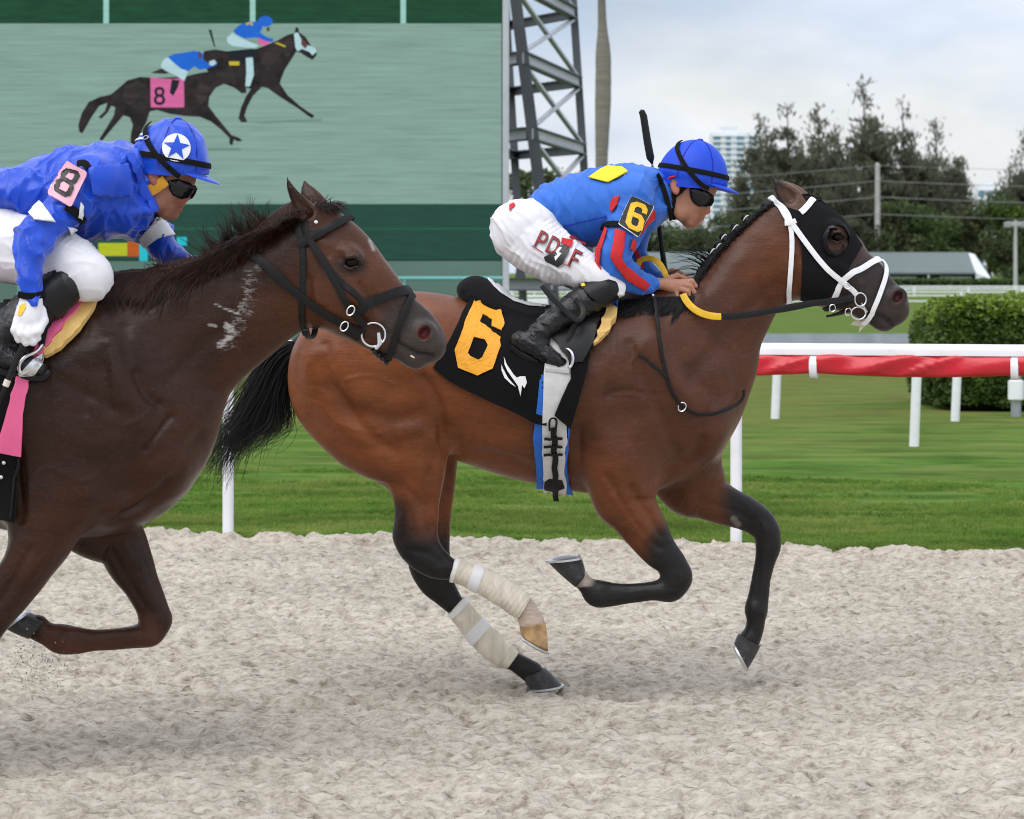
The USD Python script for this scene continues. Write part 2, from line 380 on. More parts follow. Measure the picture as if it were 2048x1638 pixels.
def ribbon(P, N, width, thick):
    """A flat strap along P whose face looks along N."""
    P, N = np.asarray(P, float), np.asarray(N, float)
    T = np.gradient(P, axis=0); T /= np.linalg.norm(T, axis=1, keepdims=True) + 1e-12
    N = N - T * (N * T).sum(1, keepdims=True); N /= np.linalg.norm(N, axis=1, keepdims=True) + 1e-12
    S = np.cross(T, N); width = np.broadcast_to(width, (len(P),)); b = thick * .3
    prof = [(-.5, -1, 0), (-.5, 1, -b), (0, 1, b * .4), (.5, 1, -b), (.5, -1, 0)]
    v = np.stack([P + S * (u * width)[:, None] + N * (s * thick / 2 + e) for u, s, e in prof], 1); k = len(prof); n = len(P)
    i, j = np.meshgrid(np.arange(n - 1), np.arange(k), indexing='ij')
    q = np.stack([i * k + j, i * k + (j + 1) % k, (i + 1) * k + (j + 1) % k, (i + 1) * k + j], -1).reshape(-1, 4)
    f = np.vstack([q[:, [0, 1, 2]], q[:, [0, 2, 3]]])
    cap = np.array([[0, 1, 2], [0, 2, 3], [0, 3, 4]]); f = np.vstack([f, cap[:, ::-1], cap + (n - 1) * k])
    m = trimesh.Trimesh(v.reshape(-1, 3), f, process=False)
    if m.volume < 0: m.invert()
    return m
def strap(line, field, Ya, Yb, width, off=0.004, thick=0.004, mirror=None, step=5.0, n=None):
    p = smooth_line(line, step=step)
    Y = field.ray(p, Ya, Yb); ok = ~np.isnan(Y)
    if not ok.any(): Y[:] = Yb - .2; ok[:] = True
    Y = np.interp(np.arange(len(p)), np.flatnonzero(ok), Y[ok])
    if len(p) > 5:
        for _ in range(2): Y[1:-1] = (Y[:-2] + 2 * Y[1:-1] + Y[2:]) / 4
    P = W(p[:, 0], p[:, 1], Y); N = field.normal(P); N[:, 1] = np.minimum(N[:, 1], -0.2); N /= np.linalg.norm(N, axis=1, keepdims=True)
    m = ribbon(P + N * off, N, width, thick)
    if mirror is not None:
        w = np.array(m.vertices); w[:, 1] = 2 * mirror - w[:, 1]
        return [m, trimesh.Trimesh(w, m.faces[:, ::-1], process=False)]
    return m
def ring(c, R, r, normal=(0, -1, 0), seg=28, sides=8, sx=1.0, sz=1.0, rot=0.0):
    a = np.arange(seg) * 2 * np.pi / seg
    n = np.array(normal, float) / np.linalg.norm(normal); u = np.cross(n, [0, 0, 1]); u /= np.linalg.norm(u); w = np.cross(u, n)
    ca, sa = math.cos(math.radians(rot)), math.sin(math.radians(rot)); u, w = u * ca + w * sa, w * ca - u * sa
    return tube(np.asarray(c) + R * sx * np.cos(a)[:, None] * u + R * sz * np.sin(a)[:, None] * w, r, sides, closed=True)
def ridged(p, seed): return 1 - np.abs(2 * meshkit.noise(p, seed) - 1)

def pieces(v, f):
    """The separate shells of a mesh, largest first."""
    import scipy.sparse as sp
    e = np.vstack([f[:, [0, 1]], f[:, [1, 2]]]); n, lab = sp.csgraph.connected_components(sp.csr_matrix((np.ones(len(e)), (e[:, 0], e[:, 1])), shape=(len(v), len(v))), directed=False)
    out = []
    for k in range(n):
        idx = np.flatnonzero(lab == k)
        if len(idx) < 60: continue
        mp = np.full(len(v), -1); mp[idx] = np.arange(len(idx)); ff = mp[f]; out.append((v[idx], ff[(ff >= 0).all(1)]))
    return sorted(out, key=lambda m: -len(m[0]))
def lying(field, path, Ya, Yb, lift, n=10):
    """A hair lying on a body: a path in the photograph put on the surface, lift metres above it."""
    p = smooth_line(path, n); Y = field.ray(p, Ya, Yb); ok = ~np.isnan(Y)
    if ok.sum() < 2: return None
    Y = np.interp(np.arange(n), np.flatnonzero(ok), Y[ok]); P = W(p[:, 0], p[:, 1], Y); N = field.normal(P)
    return P + N * np.broadcast_to(lift, (n,))[:, None]
# ------------------------------------------------------------------ materials
M = {}
def pbr(name, color, rough=0.5, spec=0.5, metallic=0.0, bump=None, vary=None, coat=0.0, sheen=0.0, sss=0.0, attr=False, speck=None, trans=None, emit=None, stretch=(1, 1, 1), aniso=None):
    """bump=(scale, strength, distance); vary=(scale, amount); speck=(scale, threshold, colour): light specks; trans: translucent share for leaves."""
    nodes = {'p': ('principled_bsdf', {'roughness': rough, 'specular_ior_level': spec, 'metallic': metallic, 'coat_weight': coat, 'sheen_weight': sheen}), 'g': ('geometry', {}), 'mp': ('mapping', {'scale': stretch})}
    links = [('g.position', 'mp.vector')]
    if sss: nodes['p'][1].update(subsurface_weight=sss, subsurface_scale=0.006)
    if emit: nodes['p'][1].update(emission_color=emit[:3], emission_strength=emit[3])
    src = None
    if attr: nodes['a'] = ('attribute', {'attribute': 'col'}); src = 'a.color'
    if vary:
        nodes['vn'] = ('noise_texture', {'scale': vary[0], 'detail': 5.0, 'roughness': 0.6})
        nodes['vr'] = ('map_range', {'from_min': 0.3, 'from_max': 0.7, 'to_min': 1 - vary[1], 'to_max': 1 + vary[1]})
        nodes['vm'] = ('vector_math', {'math_type': 'scale', **({} if src else {'vector1': color})})
        links += [('mp.vector', 'vn.vector'), ('vn.fac', 'vr.value'), ('vr.result', 'vm.scale')] + ([(src, 'vm.vector1')] if src else [])
        src = 'vm.vector'
    if speck:
        nodes['sn'] = ('noise_texture', {'scale': speck[0], 'detail': 3.0, 'roughness': 0.7})
        nodes['sr'] = ('map_range', {'from_min': speck[1], 'from_max': speck[1] + 0.08, 'to_min': 0, 'to_max': 1, 'clamp': True})
        nodes['sm'] = ('mix_color', {'b': speck[2], **({} if src else {'a': color})})
        links += [('g.position', 'sn.vector'), ('sn.fac', 'sr.value'), ('sr.result', 'sm.fac')] + ([(src, 'sm.a')] if src else [])
        src = 'sm.result'
    if src: links.append((src, 'p.base_color'))
    else: nodes['p'][1]['base_color'] = color
    if bump:
        nodes['bn'] = ('noise_texture', {'scale': bump[0], 'detail': 6.0, 'roughness': 0.6})
        nodes['b'] = ('bump', {'strength': bump[1], 'distance': bump[2]})
        links += [('mp.vector', 'bn.vector'), ('bn.fac', 'b.height'), ('b.normal', 'p.normal')]
    surf = 'p.BSDF'
    if trans:
        nodes['t'] = ('translucent_bsdf', {'color': color}); nodes['x'] = ('mix_closure', {'fac': trans})
        if src: links.append((src, 't.color'))
        links += [('p.BSDF', 'x.closure1'), ('t.BSDF', 'x.closure2')]; surf = 'x.closure'
    M[name] = usdkit.material(stage, '/World/Looks/' + name, nodes, links, surface=surf)
    return M[name]
def coat_mat(name, rough, dust, spec):
    """A horse's coat: its colour sits in the mesh (col), foam and sweat in mask; fine hair relief and specks of sand."""
    M[name] = usdkit.material(stage, '/World/Looks/' + name, {
        'a': ('attribute', {'attribute': 'col'}), 'k': ('attribute', {'attribute': 'mask'}), 'g': ('geometry', {}),
        'mp': ('mapping', {'scale': (0.6, 1, 1.6), 'rotation': (0, 0.6, 0)}),
        'n1': ('noise_texture', {'scale': 7.0, 'detail': 5.0}), 'r1': ('map_range', {'from_min': 0.3, 'from_max': 0.7, 'to_min': 0.74, 'to_max': 1.26}),
        's': ('vector_math', {'math_type': 'scale'}),
        'n2': ('noise_texture', {'scale': 75.0, 'detail': 8.0, 'roughness': 0.75, 'distortion': 0.35}), 'am': ('math', {'math_type': 'multiply_add', 'value2': 0.62, 'value3': 0.0}),
        'ad': ('math', {'math_type': 'add'}), 'r2': ('map_range', {'from_min': 0.84, 'from_max': 1.12, 'to_min': 0, 'to_max': 0.62, 'clamp': True}),
        'fo': ('mix_color', {'b': (0.72, 0.70, 0.68)}),
        'n3': ('noise_texture', {'scale': 420.0, 'detail': 2.0}), 'r3': ('map_range', {'from_min': 0.66, 'from_max': 0.74, 'to_min': 0, 'to_max': dust, 'clamp': True}),
        'du': ('mix_color', {'b': (0.45, 0.36, 0.28)}),
        'n4': ('noise_texture', {'scale': 95.0, 'detail': 6.0, 'roughness': 0.7}), 'mh': ('mapping', {'scale': (0.22, 1, 1.3), 'rotation': (0, 0.7, 0)}), 'rh': ('map_range', {'from_min': 0.3, 'from_max': 0.7, 'to_min': 0.80, 'to_max': 1.2}), 'sh': ('vector_math', {'math_type': 'scale'}), 'n5': ('noise_texture', {'scale': 9.0, 'detail': 2.0, 'roughness': 0.5}), 'bs': ('math', {'math_type': 'multiply_add', 'value2': 0.55}),
        'b': ('bump', {'strength': 0.55, 'distance': 0.005}),
        'rn': ('map_range', {'from_min': 0.35, 'from_max': 0.65, 'to_min': rough - 0.06, 'to_max': rough + 0.10}),
        'p': ('principled_bsdf', {'specular_ior_level': spec, 'sheen_weight': 0.03, 'sheen_roughness': 0.4, 'sheen_tint': (0.9, 0.75, 0.62)})},
        [('g.position', 'mp.vector'), ('mp.vector', 'n1.vector'), ('n1.fac', 'r1.value'), ('a.color', 's.vector1'), ('r1.result', 's.scale'), ('mp.vector', 'n2.vector'),
         ('k.fac', 'am.value1'), ('am.value', 'ad.value1'), ('n2.fac', 'ad.value2'), ('ad.value', 'r2.value'), ('sh.vector', 'fo.a'), ('r2.result', 'fo.fac'),
         ('g.position', 'n3.vector'), ('n3.fac', 'r3.value'), ('fo.result', 'du.a'), ('r3.result', 'du.fac'), ('du.result', 'p.base_color'),
         ('g.position', 'mh.vector'), ('mh.vector', 'n4.vector'), ('n4.fac', 'rh.value'), ('s.vector', 'sh.vector1'), ('rh.result', 'sh.scale'), ('g.position', 'n5.vector'), ('n4.fac', 'bs.value1'), ('n5.fac', 'bs.value3'), ('bs.value', 'b.height'), ('b.normal', 'p.normal'), ('n1.fac', 'rn.value'), ('rn.result', 'p.roughness')], surface='p.BSDF')
coat_mat('bay_coat', 0.36, 0.5, 0.27); coat_mat('dark_bay_coat', 0.29, 0.4, 0.23)
def hair_mat(name, c):
    M[name] = usdkit.material(stage, '/World/Looks/' + name, {'p': ('principled_bsdf', {'base_color': c, 'roughness': 0.45, 'specular_ior_level': 0.25})}, [], surface='p.BSDF')
hair_mat('black_hair', (0.005, 0.0045, 0.0045)); hair_mat('brown_hair', (0.014, 0.0065, 0.0045)); hair_mat('red_brown_hair', (0.040, 0.015, 0.008))
pbr('skin', None, 0.48, 0.45, attr=True, sss=0.12, bump=(180, 0.15, 0.002), vary=(30, 0.10))
pbr('blue_jersey', (0.024, 0.135, 0.54), 0.62, 0.35, bump=(38, 0.35, 0.006), stretch=(1.0, 1, 0.35), vary=(9, 0.08), sheen=0.1)
pbr('red_jersey', (0.55, 0.018, 0.02), 0.6, 0.35, bump=(38, 0.3, 0.006), vary=(12, 0.08))
pbr('yellow_jersey', (0.82, 0.62, 0.02), 0.6, 0.35, bump=(38, 0.25, 0.005), vary=(12, 0.06))
pbr('blue_satin', (0.002, 0.058, 0.53), 0.30, 0.42, bump=(40, 0.35, 0.006), stretch=(1, 1, 0.6), vary=(8, 0.12), sheen=0.15)
pbr('white_satin', (0.74, 0.74, 0.77), 0.34, 0.5, bump=(26, 0.4, 0.007))
pbr('breeches', (0.70, 0.69, 0.72), 0.6, 0.35, bump=(30, 0.35, 0.007), vary=(7, 0.04), stretch=(1, 1, 0.5))
pbr('blue_cap', (0.010, 0.060, 0.56), 0.5, 0.3, bump=(90, 0.15, 0.002), vary=(10, 0.05))
pbr('seam_blue', (0.012, 0.02, 0.34), 0.6, 0.3)
pbr('black_leather', (0.007, 0.007, 0.0075), 0.40, 0.28, bump=(60, 0.35, 0.003), speck=(260, 0.70, (0.16, 0.15, 0.13)))
pbr('shiny_leather', (0.005, 0.005, 0.006), 0.17, 0.42, bump=(34, 0.75, 0.010), speck=(260, 0.70, (0.22, 0.20, 0.17)))
pbr('strap_leather', (0.007, 0.0065, 0.0065), 0.45, 0.22, bump=(120, 0.4, 0.002), speck=(190, 0.68, (0.20, 0.18, 0.16)))
pbr('black_cloth', (0.007, 0.007, 0.0078), 0.9, 0.08, bump=(300, 0.5, 0.002), speck=(330, 0.68, (0.11, 0.10, 0.09)), sheen=0.04)
pbr('black_elastic', (0.006, 0.006, 0.0068), 0.75, 0.12, bump=(220, 0.3, 0.001))
pbr('white_strap', (0.78, 0.78, 0.80), 0.45, 0.4, bump=(140, 0.25, 0.001), vary=(60, 0.05))
pbr('white_web', (0.62, 0.61, 0.60), 0.6, 0.35, bump=(140, 0.3, 0.001), vary=(22, 0.10), speck=(120, 0.68, (0.3, 0.28, 0.25)))
pbr('blue_pad', (0.022, 0.14, 0.55), 0.6, 0.3, bump=(120, 0.3, 0.002), vary=(30, 0.1))
pbr('yellow_foam', (0.72, 0.47, 0.16), 0.7, 0.3, bump=(50, 0.35, 0.004), vary=(20, 0.10))
pbr('gold_cloth', (0.78, 0.34, 0.015), 0.5, 0.4, bump=(55, 0.9, 0.008), vary=(14, 0.08))
pbr('gold_print', (0.85, 0.50, 0.03), 0.45, 0.4, vary=(60, 0.06))
pbr('black_print', (0.012, 0.012, 0.013), 0.4, 0.5)
pbr('white_print', (0.78, 0.78, 0.78), 0.5, 0.4)
pbr('dark_red_print', (0.30, 0.012, 0.02), 0.5, 0.4)
pbr('pink_cloth', (0.80, 0.13, 0.30), 0.6, 0.35, bump=(50, 0.35, 0.003), vary=(12, 0.07))
pbr('pale_pink', (0.80, 0.42, 0.52), 0.5, 0.4)
pbr('ochre_fleece', (0.62, 0.30, 0.035), 0.8, 0.2, bump=(120, 0.5, 0.003))
pbr('yellow_rubber', (0.72, 0.43, 0.02), 0.55, 0.4, bump=(160, 0.5, 0.002), vary=(40, 0.14))
pbr('steel', (0.72, 0.72, 0.73), 0.22, 0.5, 1.0, bump=(60, 0.1, 0.001))
pbr('aluminium_shoe', (0.66, 0.67, 0.69), 0.34, 0.5, 1.0, bump=(80, 0.3, 0.002))
pbr('goggle_lens', (0.004, 0.004, 0.005), 0.06, 0.36)
pbr('dark_hoof', (0.030, 0.028, 0.029), 0.5, 0.4, bump=(90, 0.5, 0.003), vary=(45, 0.3), speck=(160, 0.62, (0.24, 0.21, 0.18)))
pbr('pale_hoof', (0.42, 0.26, 0.12), 0.5, 0.4, bump=(80, 0.4, 0.003), vary=(26, 0.45))
pbr('bandage', (0.66, 0.60, 0.49), 0.8, 0.2, bump=(70, 0.6, 0.004), vary=(16, 0.16), stretch=(2.5, 1, .6))
pbr('white_tape', (0.74, 0.73, 0.73), 0.45, 0.4, bump=(60, 0.3, 0.002))
pbr('horse_eye', (0.006, 0.003, 0.002), 0.06, 0.16)
pbr('nostril_red', (0.10, 0.018, 0.018), 0.5, 0.4)
pbr('white_paint', (0.80, 0.81, 0.83), 0.35, 0.5, bump=(8, 0.15, 0.004), vary=(5, 0.03))
pbr('rail_white', (0.76, 0.76, 0.78), 0.32, 0.5, vary=(6, 0.07), speck=(46, 0.70, (0.5, 0.47, 0.42)))
pbr('red_vinyl', (0.50, 0.012, 0.024), 0.30, 0.5, bump=(5, 0.4, 0.02), vary=(2.5, 0.10))
pbr('galvanised', (0.30, 0.31, 0.33), 0.5, 0.4, 0.3, bump=(20, 0.2, 0.004), vary=(6, 0.12))
pbr('grey_steel', (0.44, 0.46, 0.50), 0.5, 0.4, bump=(12, 0.15, 0.004), vary=(2, 0.10))
pbr('dark_steel', (0.095, 0.10, 0.115), 0.55, 0.4, vary=(2, 0.12))
pbr('palm_bark', (0.25, 0.23, 0.19), 0.9, 0.2, bump=(3, 0.6, 0.05), vary=(2.2, 0.16), stretch=(.3, .3, 9))
pbr('palm_green', (0.10, 0.13, 0.06), 0.5, 0.4, vary=(3, 0.2))
pbr('bark', (0.07, 0.06, 0.05), 0.9, 0.2, vary=(2, 0.3))
pbr('pine_foliage', (0.125, 0.130, 0.088), 0.85, 0.1, vary=(0.22, 0.4), trans=0.35)
pbr('olive_foliage', (0.080, 0.100, 0.042), 0.75, 0.2, vary=(0.25, 0.45), trans=0.3)
pbr('green_foliage', (0.070, 0.110, 0.034), 0.7, 0.25, vary=(0.25, 0.45), trans=0.3)
pbr('lime_foliage', (0.10, 0.17, 0.025), 0.7, 0.25, vary=(0.3, 0.35), trans=0.3)
pbr('hedge_leaf', (0.070, 0.115, 0.020), 0.5, 0.35, vary=(2.4, 0.5), trans=0.3)
pbr('hedge_tip', (0.18, 0.26, 0.03), 0.5, 0.35, vary=(2.4, 0.4), trans=0.3)
pbr('hedge_core', (0.010, 0.014, 0.006), 0.9, 0.1)
pbr('building_white', (0.74, 0.76, 0.80), 0.6, 0.3)
pbr('building_glass', (0.17, 0.30, 0.40), 0.15, 0.6, vary=(0.12, 0.4))
pbr('roof_metal', (0.115, 0.145, 0.14), 0.5, 0.4, bump=(0.8, 0.2, 0.05), vary=(0.15, 0.08))
pbr('barn_white', (0.66, 0.69, 0.72), 0.6, 0.3)
pbr('barn_dark', (0.045, 0.055, 0.06), 0.8, 0.2)
pbr('pole_grey', (0.42, 0.42, 0.41), 0.8, 0.2, vary=(0.5, 0.1))
pbr('wire', (0.25, 0.25, 0.25), 0.6, 0.3)
pbr('brick_red', (0.25, 0.07, 0.04), 0.8, 0.2, vary=(6, 0.2))
# ground materials
M['sand'] = usdkit.material(stage, '/World/Looks/sand', {
    'g': ('geometry', {}), 'mp': ('mapping', {'scale': (0.6, 1, 1)}),
    'n1': ('noise_texture', {'scale': 26.0, 'detail': 8.0, 'roughness': 0.72}),
    'c1': ('rgb_ramp', {'ramp': [(0.31, (0.165, 0.134, 0.102)), (0.42, (0.345, 0.300, 0.242)), (0.53, (0.475, 0.424, 0.355)), (0.70, (0.575, 0.525, 0.455))]}),
    'n2': ('noise_texture', {'scale': 1.3, 'detail': 5.0, 'roughness': 0.6}), 'r2': ('map_range', {'from_min': 0.3, 'from_max': 0.7, 'to_min': 0.86, 'to_max': 1.10}), 's': ('vector_math', {'math_type': 'scale'}),
    'v': ('voronoi_texture', {'scale': 34.0}), 'r3': ('map_range', {'from_min': 0.035, 'from_max': 0.075, 'to_min': 1, 'to_max': 0, 'clamp': True}),
    'w': ('white_noise_texture', {}), 'r4': ('map_range', {'from_min': 0.90, 'from_max': 0.93, 'to_min': 0, 'to_max': 0.8, 'clamp': True}), 'm34': ('math', {'math_type': 'multiply'}),
    'fl': ('mix_color', {'b': (0.26, 0.34, 0.42)}),
    'n4': ('noise_texture', {'scale': 52.0, 'detail': 4.0, 'roughness': 0.6}), 'b': ('bump', {'strength': 0.9, 'distance': 0.018}),
    'p': ('principled_bsdf', {'roughness': 0.95, 'specular_ior_level': 0.15})},
    [('g.position', 'mp.vector'), ('mp.vector', 'n1.vector'), ('n1.fac', 'c1.fac'), ('mp.vector', 'n2.vector'), ('n2.fac', 'r2.value'), ('c1.color', 's.vector1'), ('r2.result', 's.scale'),
     ('g.position', 'v.vector'), ('v.distance', 'r3.value'), ('v.color', 'w.vector'), ('w.value', 'r4.value'), ('r3.result', 'm34.value1'), ('r4.result', 'm34.value2'),
     ('s.vector', 'fl.a'), ('m34.value', 'fl.fac'), ('fl.result', 'p.base_color'), ('mp.vector', 'n4.vector'), ('n4.fac', 'b.height'), ('b.normal', 'p.normal')], surface='p.BSDF')
def turf_nodes(dark, mid, dry):
    return {
    'g': ('geometry', {}), 'mp': ('mapping', {'scale': (0.42, 1, 1), 'rotation': (0, 0, 0.12)}), 'n1': ('noise_texture', {'scale': 2.2, 'detail': 9.0, 'roughness': 0.72}),
    'c1': ('rgb_ramp', {'ramp': [(0.38, dark), (0.5, mid), (0.61, dry)]}),
    'mp2': ('mapping', {'scale': (0.4, 1, 1)}), 'n2': ('noise_texture', {'scale': 0.55, 'detail': 4.0}), 'r2': ('map_range', {'from_min': 0.35, 'from_max': 0.68, 'to_min': 0, 'to_max': 0.38, 'clamp': True}),
    'dr': ('mix_color', {'b': (0.160, 0.140, 0.050)}), 'sy': ('separate_xyz', {}), 'ry': ('map_range', {'from_min': 26.0, 'from_max': 31.0, 'to_min': 0, 'to_max': 0.32, 'clamp': True}), 'r5': ('map_range', {'from_min': 46.0, 'from_max': 52.0, 'to_min': 1, 'to_max': 0.3, 'clamp': True}), 'my': ('math', {'math_type': 'multiply'}), 'ay': ('math', {'math_type': 'add', 'use_clamp': True}),
    'n3': ('noise_texture', {'scale': 60.0, 'detail': 4.0}), 'b': ('bump', {'strength': 0.6, 'distance': 0.03}), 'p': ('principled_bsdf', {'roughness': 0.9, 'specular_ior_level': 0.02})}
TL = [('g.position', 'mp.vector'), ('mp.vector', 'n1.vector'), ('n1.fac', 'c1.fac'), ('g.position', 'mp2.vector'), ('mp2.vector', 'n2.vector'), ('n2.fac', 'r2.value'), ('c1.color', 'dr.a'), ('r2.result', 'ay.value1'), ('g.position', 'sy.vector'), ('sy.y', 'ry.value'), ('sy.y', 'r5.value'), ('ry.result', 'my.value1'), ('r5.result', 'my.value2'), ('my.value', 'ay.value2'), ('ay.value', 'dr.fac'),
      ('dr.result', 'p.base_color'), ('g.position', 'n3.vector'), ('n3.fac', 'b.height'), ('b.normal', 'p.normal')]
M['turf'] = usdkit.material(stage, '/World/Looks/turf', turf_nodes((0.034, 0.088, 0.012), (0.074, 0.160, 0.024), (0.140, 0.195, 0.048)), TL, surface='p.BSDF')
gn = turf_nodes((0.085, 0.175, 0.028), (0.165, 0.285, 0.052), (0.28, 0.34, 0.09)); gn['t'] = ('translucent_bsdf', {}); gn['x'] = ('mix_closure', {'fac': 0.42}); del gn['n3'], gn['b']
M['grass'] = usdkit.material(stage, '/World/Looks/grass', gn, TL[:16] + [('dr.result', 't.color'), ('p.BSDF', 'x.closure1'), ('t.BSDF', 'x.closure2')], surface='x.closure')
M['water'] = usdkit.material(stage, '/World/Looks/water', {'g': ('geometry', {}), 'mp': ('mapping', {'scale': (0.5, 1, 1)}), 'n': ('noise_texture', {'scale': 3.0, 'detail': 4.0}), 'b': ('bump', {'strength': 0.25, 'distance': 0.05}),
    'p': ('principled_bsdf', {'base_color': (0.10, 0.13, 0.15), 'roughness': 0.12, 'specular_ior_level': 0.6})}, [('g.position', 'mp.vector'), ('mp.vector', 'n.vector'), ('n.fac', 'b.height'), ('b.normal', 'p.normal')], surface='p.BSDF')
def led(name, color, strength=1.0, lines=True, vary=0.12, scale=(1.2, 1, 9)):
    """A lit screen's pixels: gives off light; faint scan lines and grain of the broadcast picture."""
    M[name] = usdkit.material(stage, '/World/Looks/' + name, {
        'g': ('geometry', {}), 'mp': ('mapping', {'scale': scale}), 'n': ('noise_texture', {'scale': 1.6, 'detail': 8.0, 'roughness': 0.7}), 'r': ('map_range', {'from_min': 0.3, 'from_max': 0.7, 'to_min': 1 - vary, 'to_max': 1 + vary}),
        's': ('vector_math', {'math_type': 'scale', 'vector1': color}),
        'p': ('principled_bsdf', {'base_color': (0.006, 0.006, 0.007), 'roughness': 0.7, 'specular_ior_level': 0.05, 'emission_strength': strength})},
        [('g.position', 'mp.vector'), ('mp.vector', 'n.vector'), ('n.fac', 'r.value'), ('r.result', 's.scale'), ('s.vector', 'p.emission_color')], surface='p.BSDF')
LED = 0.80
led('led_track', (0.222, 0.350, 0.300), LED, vary=.22, scale=(.5, 1, 12)); led('led_turf', (0.012, 0.062, 0.030), LED, vary=0.35); led('led_horse', (0.024, 0.019, 0.019), LED, vary=0.75, scale=(2.2, 1, 2.6)); led('led_post', (0.30, 0.56, 0.50), LED)
led('led_sheen', (0.036, 0.029, 0.028), LED, vary=.5); led('led_brown', (0.10, 0.052, 0.035), LED); led('led_shade', (0.16, 0.27, 0.23), LED, vary=.3, scale=(.5, 1, 12)); led('led_blue', (0.015, 0.13, 0.60), LED); led('led_white', (0.42, 0.62, 0.66), LED); led('led_pink', (0.62, 0.13, 0.33), LED); led('led_dark', (0.012, 0.016, 0.024), LED); led('led_yellow', (0.50, 0.42, 0.03), LED)
led('led_panel', (0.018, 0.066, 0.048), LED, vary=0.15); led('led_panel_line', (0.022, 0.11, 0.07), LED); led('led_lime', (0.42, 0.48, 0.02), LED); led('led_orange', (0.45, 0.10, 0.015), LED); led('led_cyan', (0.02, 0.48, 0.55), LED)
pbr('board_green', (0.11, 0.19, 0.165), 0.6, 0.3, vary=(0.8, 0.08)); pbr('teal_paint', (0.14, 0.36, 0.36), 0.5, 0.4); pbr('board_dark', (0.02, 0.03, 0.028), 0.7, 0.3)
# ------------------------------------------------------------------ ground, track, turf, water
RA, RB = np.array([-1.61, 15.90]), np.array([1.21, 15.19])          # feet of the two rail posts in view
RD = (RB - RA) / np.linalg.norm(RB - RA); RN = np.array([-RD[1], RD[0]])    # along the rail, and away from the track
def rail_pt(u, v=0.0, z=0.0):
    p = RA + RD * u + RN * v; return np.array([p[0], p[1], z])
def sheet(x0, x1, y0, y1, z, nx=2, ny=2):
    x, y = np.meshgrid(np.linspace(x0, x1, nx), np.linspace(y0, y1, ny), indexing='ij')
    v = np.stack([x.ravel(), y.ravel(), np.full(x.size, z)], 1)
    i, j = np.meshgrid(np.arange(nx - 1), np.arange(ny - 1), indexing='ij'); a = (i * ny + j).ravel()
    return v, np.vstack([np.stack([a, a + ny, a + ny + 1], 1), np.stack([a, a + ny + 1, a + 1], 1)])
def rail_sheet(u0, u1, v0, v1, z, nu=2, nv=2):
    v, f = sheet(u0, u1, v0, v1, z, nu, nv); w = v.copy(); w[:, :2] = RA + v[:, :1] * RD + v[:, 1:2] * RN; return w, f
obj('ground', sheet(-3000, 3000, -200, 5000, -0.06, 30, 30), 'turf', smooth=False, kind='structure', label='far level grassland of the infield and beyond')
obj('turf', rail_sheet(-150, 150, -0.15, 300, -0.012, 60, 60), 'turf', smooth=False, kind='structure', label='mown green turf inside the rail')
# the loose sand: a finely displaced sheet where the camera looks, coarse around it
su, sv = np.meshgrid(np.arange(-2.6, 6.4, 0.0140), np.r_[np.arange(-8.6, -0.6, 0.0140), np.arange(-0.6, 0.16, 0.0140)], indexing='ij')
P = np.stack([su, sv, 0 * su], -1)
lump = 0.018 * (meshkit.fbm(P * [9, 15, 1], 3, 3) - .5) + 0.019 * (meshkit.noise(P * [17, 26, 1], 11) - .5) + 0.029 * (meshkit.noise(P * [36, 46, 1], 12) - .5) - .023 * sstep(meshkit.noise(P * [18, 24, 1], 17), .58, .82)
dent = meshkit.noise(P * [6.5, 9, 1], 21); lump -= 0.034 * sstep(dent, 0.66, 0.88)
edge = np.exp(-((sv + 0.12) / 0.16) ** 2); berm = edge * (0.028 + 0.030 * meshkit.fbm(P * [3.2, 2, 1], 3, 5) + 0.03 * (meshkit.noise(P * [11, 6, 1], 6) - .4))
drop = sstep(sv, -0.02, 0.14) * 0.09
sz = lump + berm - drop - 0.004
xy = RA + su[..., None] * RD + sv[..., None] * RN
v = np.concatenate([xy, sz[..., None]], -1).reshape(-1, 3); nu, nv = su.shape
a = (np.arange(nu - 1)[:, None] * nv + np.arange(nv - 1)[None]).ravel()
obj('dirt_track', (v, np.vstack([np.stack([a, a + nv, a + nv + 1], 1), np.stack([a, a + nv + 1, a + 1], 1)])), 'sand', smooth=True, kind='structure', label='pale loose sand of the racetrack')
obj('outer_track', rail_sheet(-120, 120, -26, 0.0, -0.034, 40, 10), 'sand', smooth=False, kind='structure', label='pale sand track running on past the frame')
obj('lake', sheet(1.0, 60, 55.0, 68.6, 0.012), 'water', smooth=False, kind='structure', label='grey water of the infield lake behind the rail')

# grass blades just behind the rail: tufts on a point instancer
def tuft(seed, n=16, h=0.05):
    r = np.random.default_rng(seed); vs, fs = [], []
    for k in range(n):
        b = r.normal(0, 0.022, 2); a = r.uniform(0, 2 * np.pi); l = h * r.uniform(.5, 1.15); w = 0.0032
        d = np.array([math.cos(a), math.sin(a)]) * l * r.uniform(.2, .7); s = np.array([-math.sin(a), math.cos(a)]) * w
        q = len(vs)
        vs += [[*(b - s), 0], [*(b + s), 0], [*(b + d * .45 + s * .8), l * .62], [*(b + d * .45 - s * .8), l * .62], [*(b + d), l * .85]]
        fs += [[q, q + 1, q + 2], [q, q + 2, q + 3], [q + 3, q + 2, q + 4]]
    return np.array(vs), np.array(fs)
gi = UsdGeom.PointInstancer.Define(stage, '/World/grass')
tag(gi, 'short green grass blades growing along the inside of the rail', 'grass', kind='stuff')
UsdGeom.Scope.Define(stage, '/World/grass/tufts'); protos = []
for k in range(5):
    m = usdkit.mesh(stage, f'/World/grass/tufts/tuft_{k + 1:03d}', tuft(k, 16, 0.026 + .005 * k), M['grass'], smooth=False); protos.append(m.GetPath())
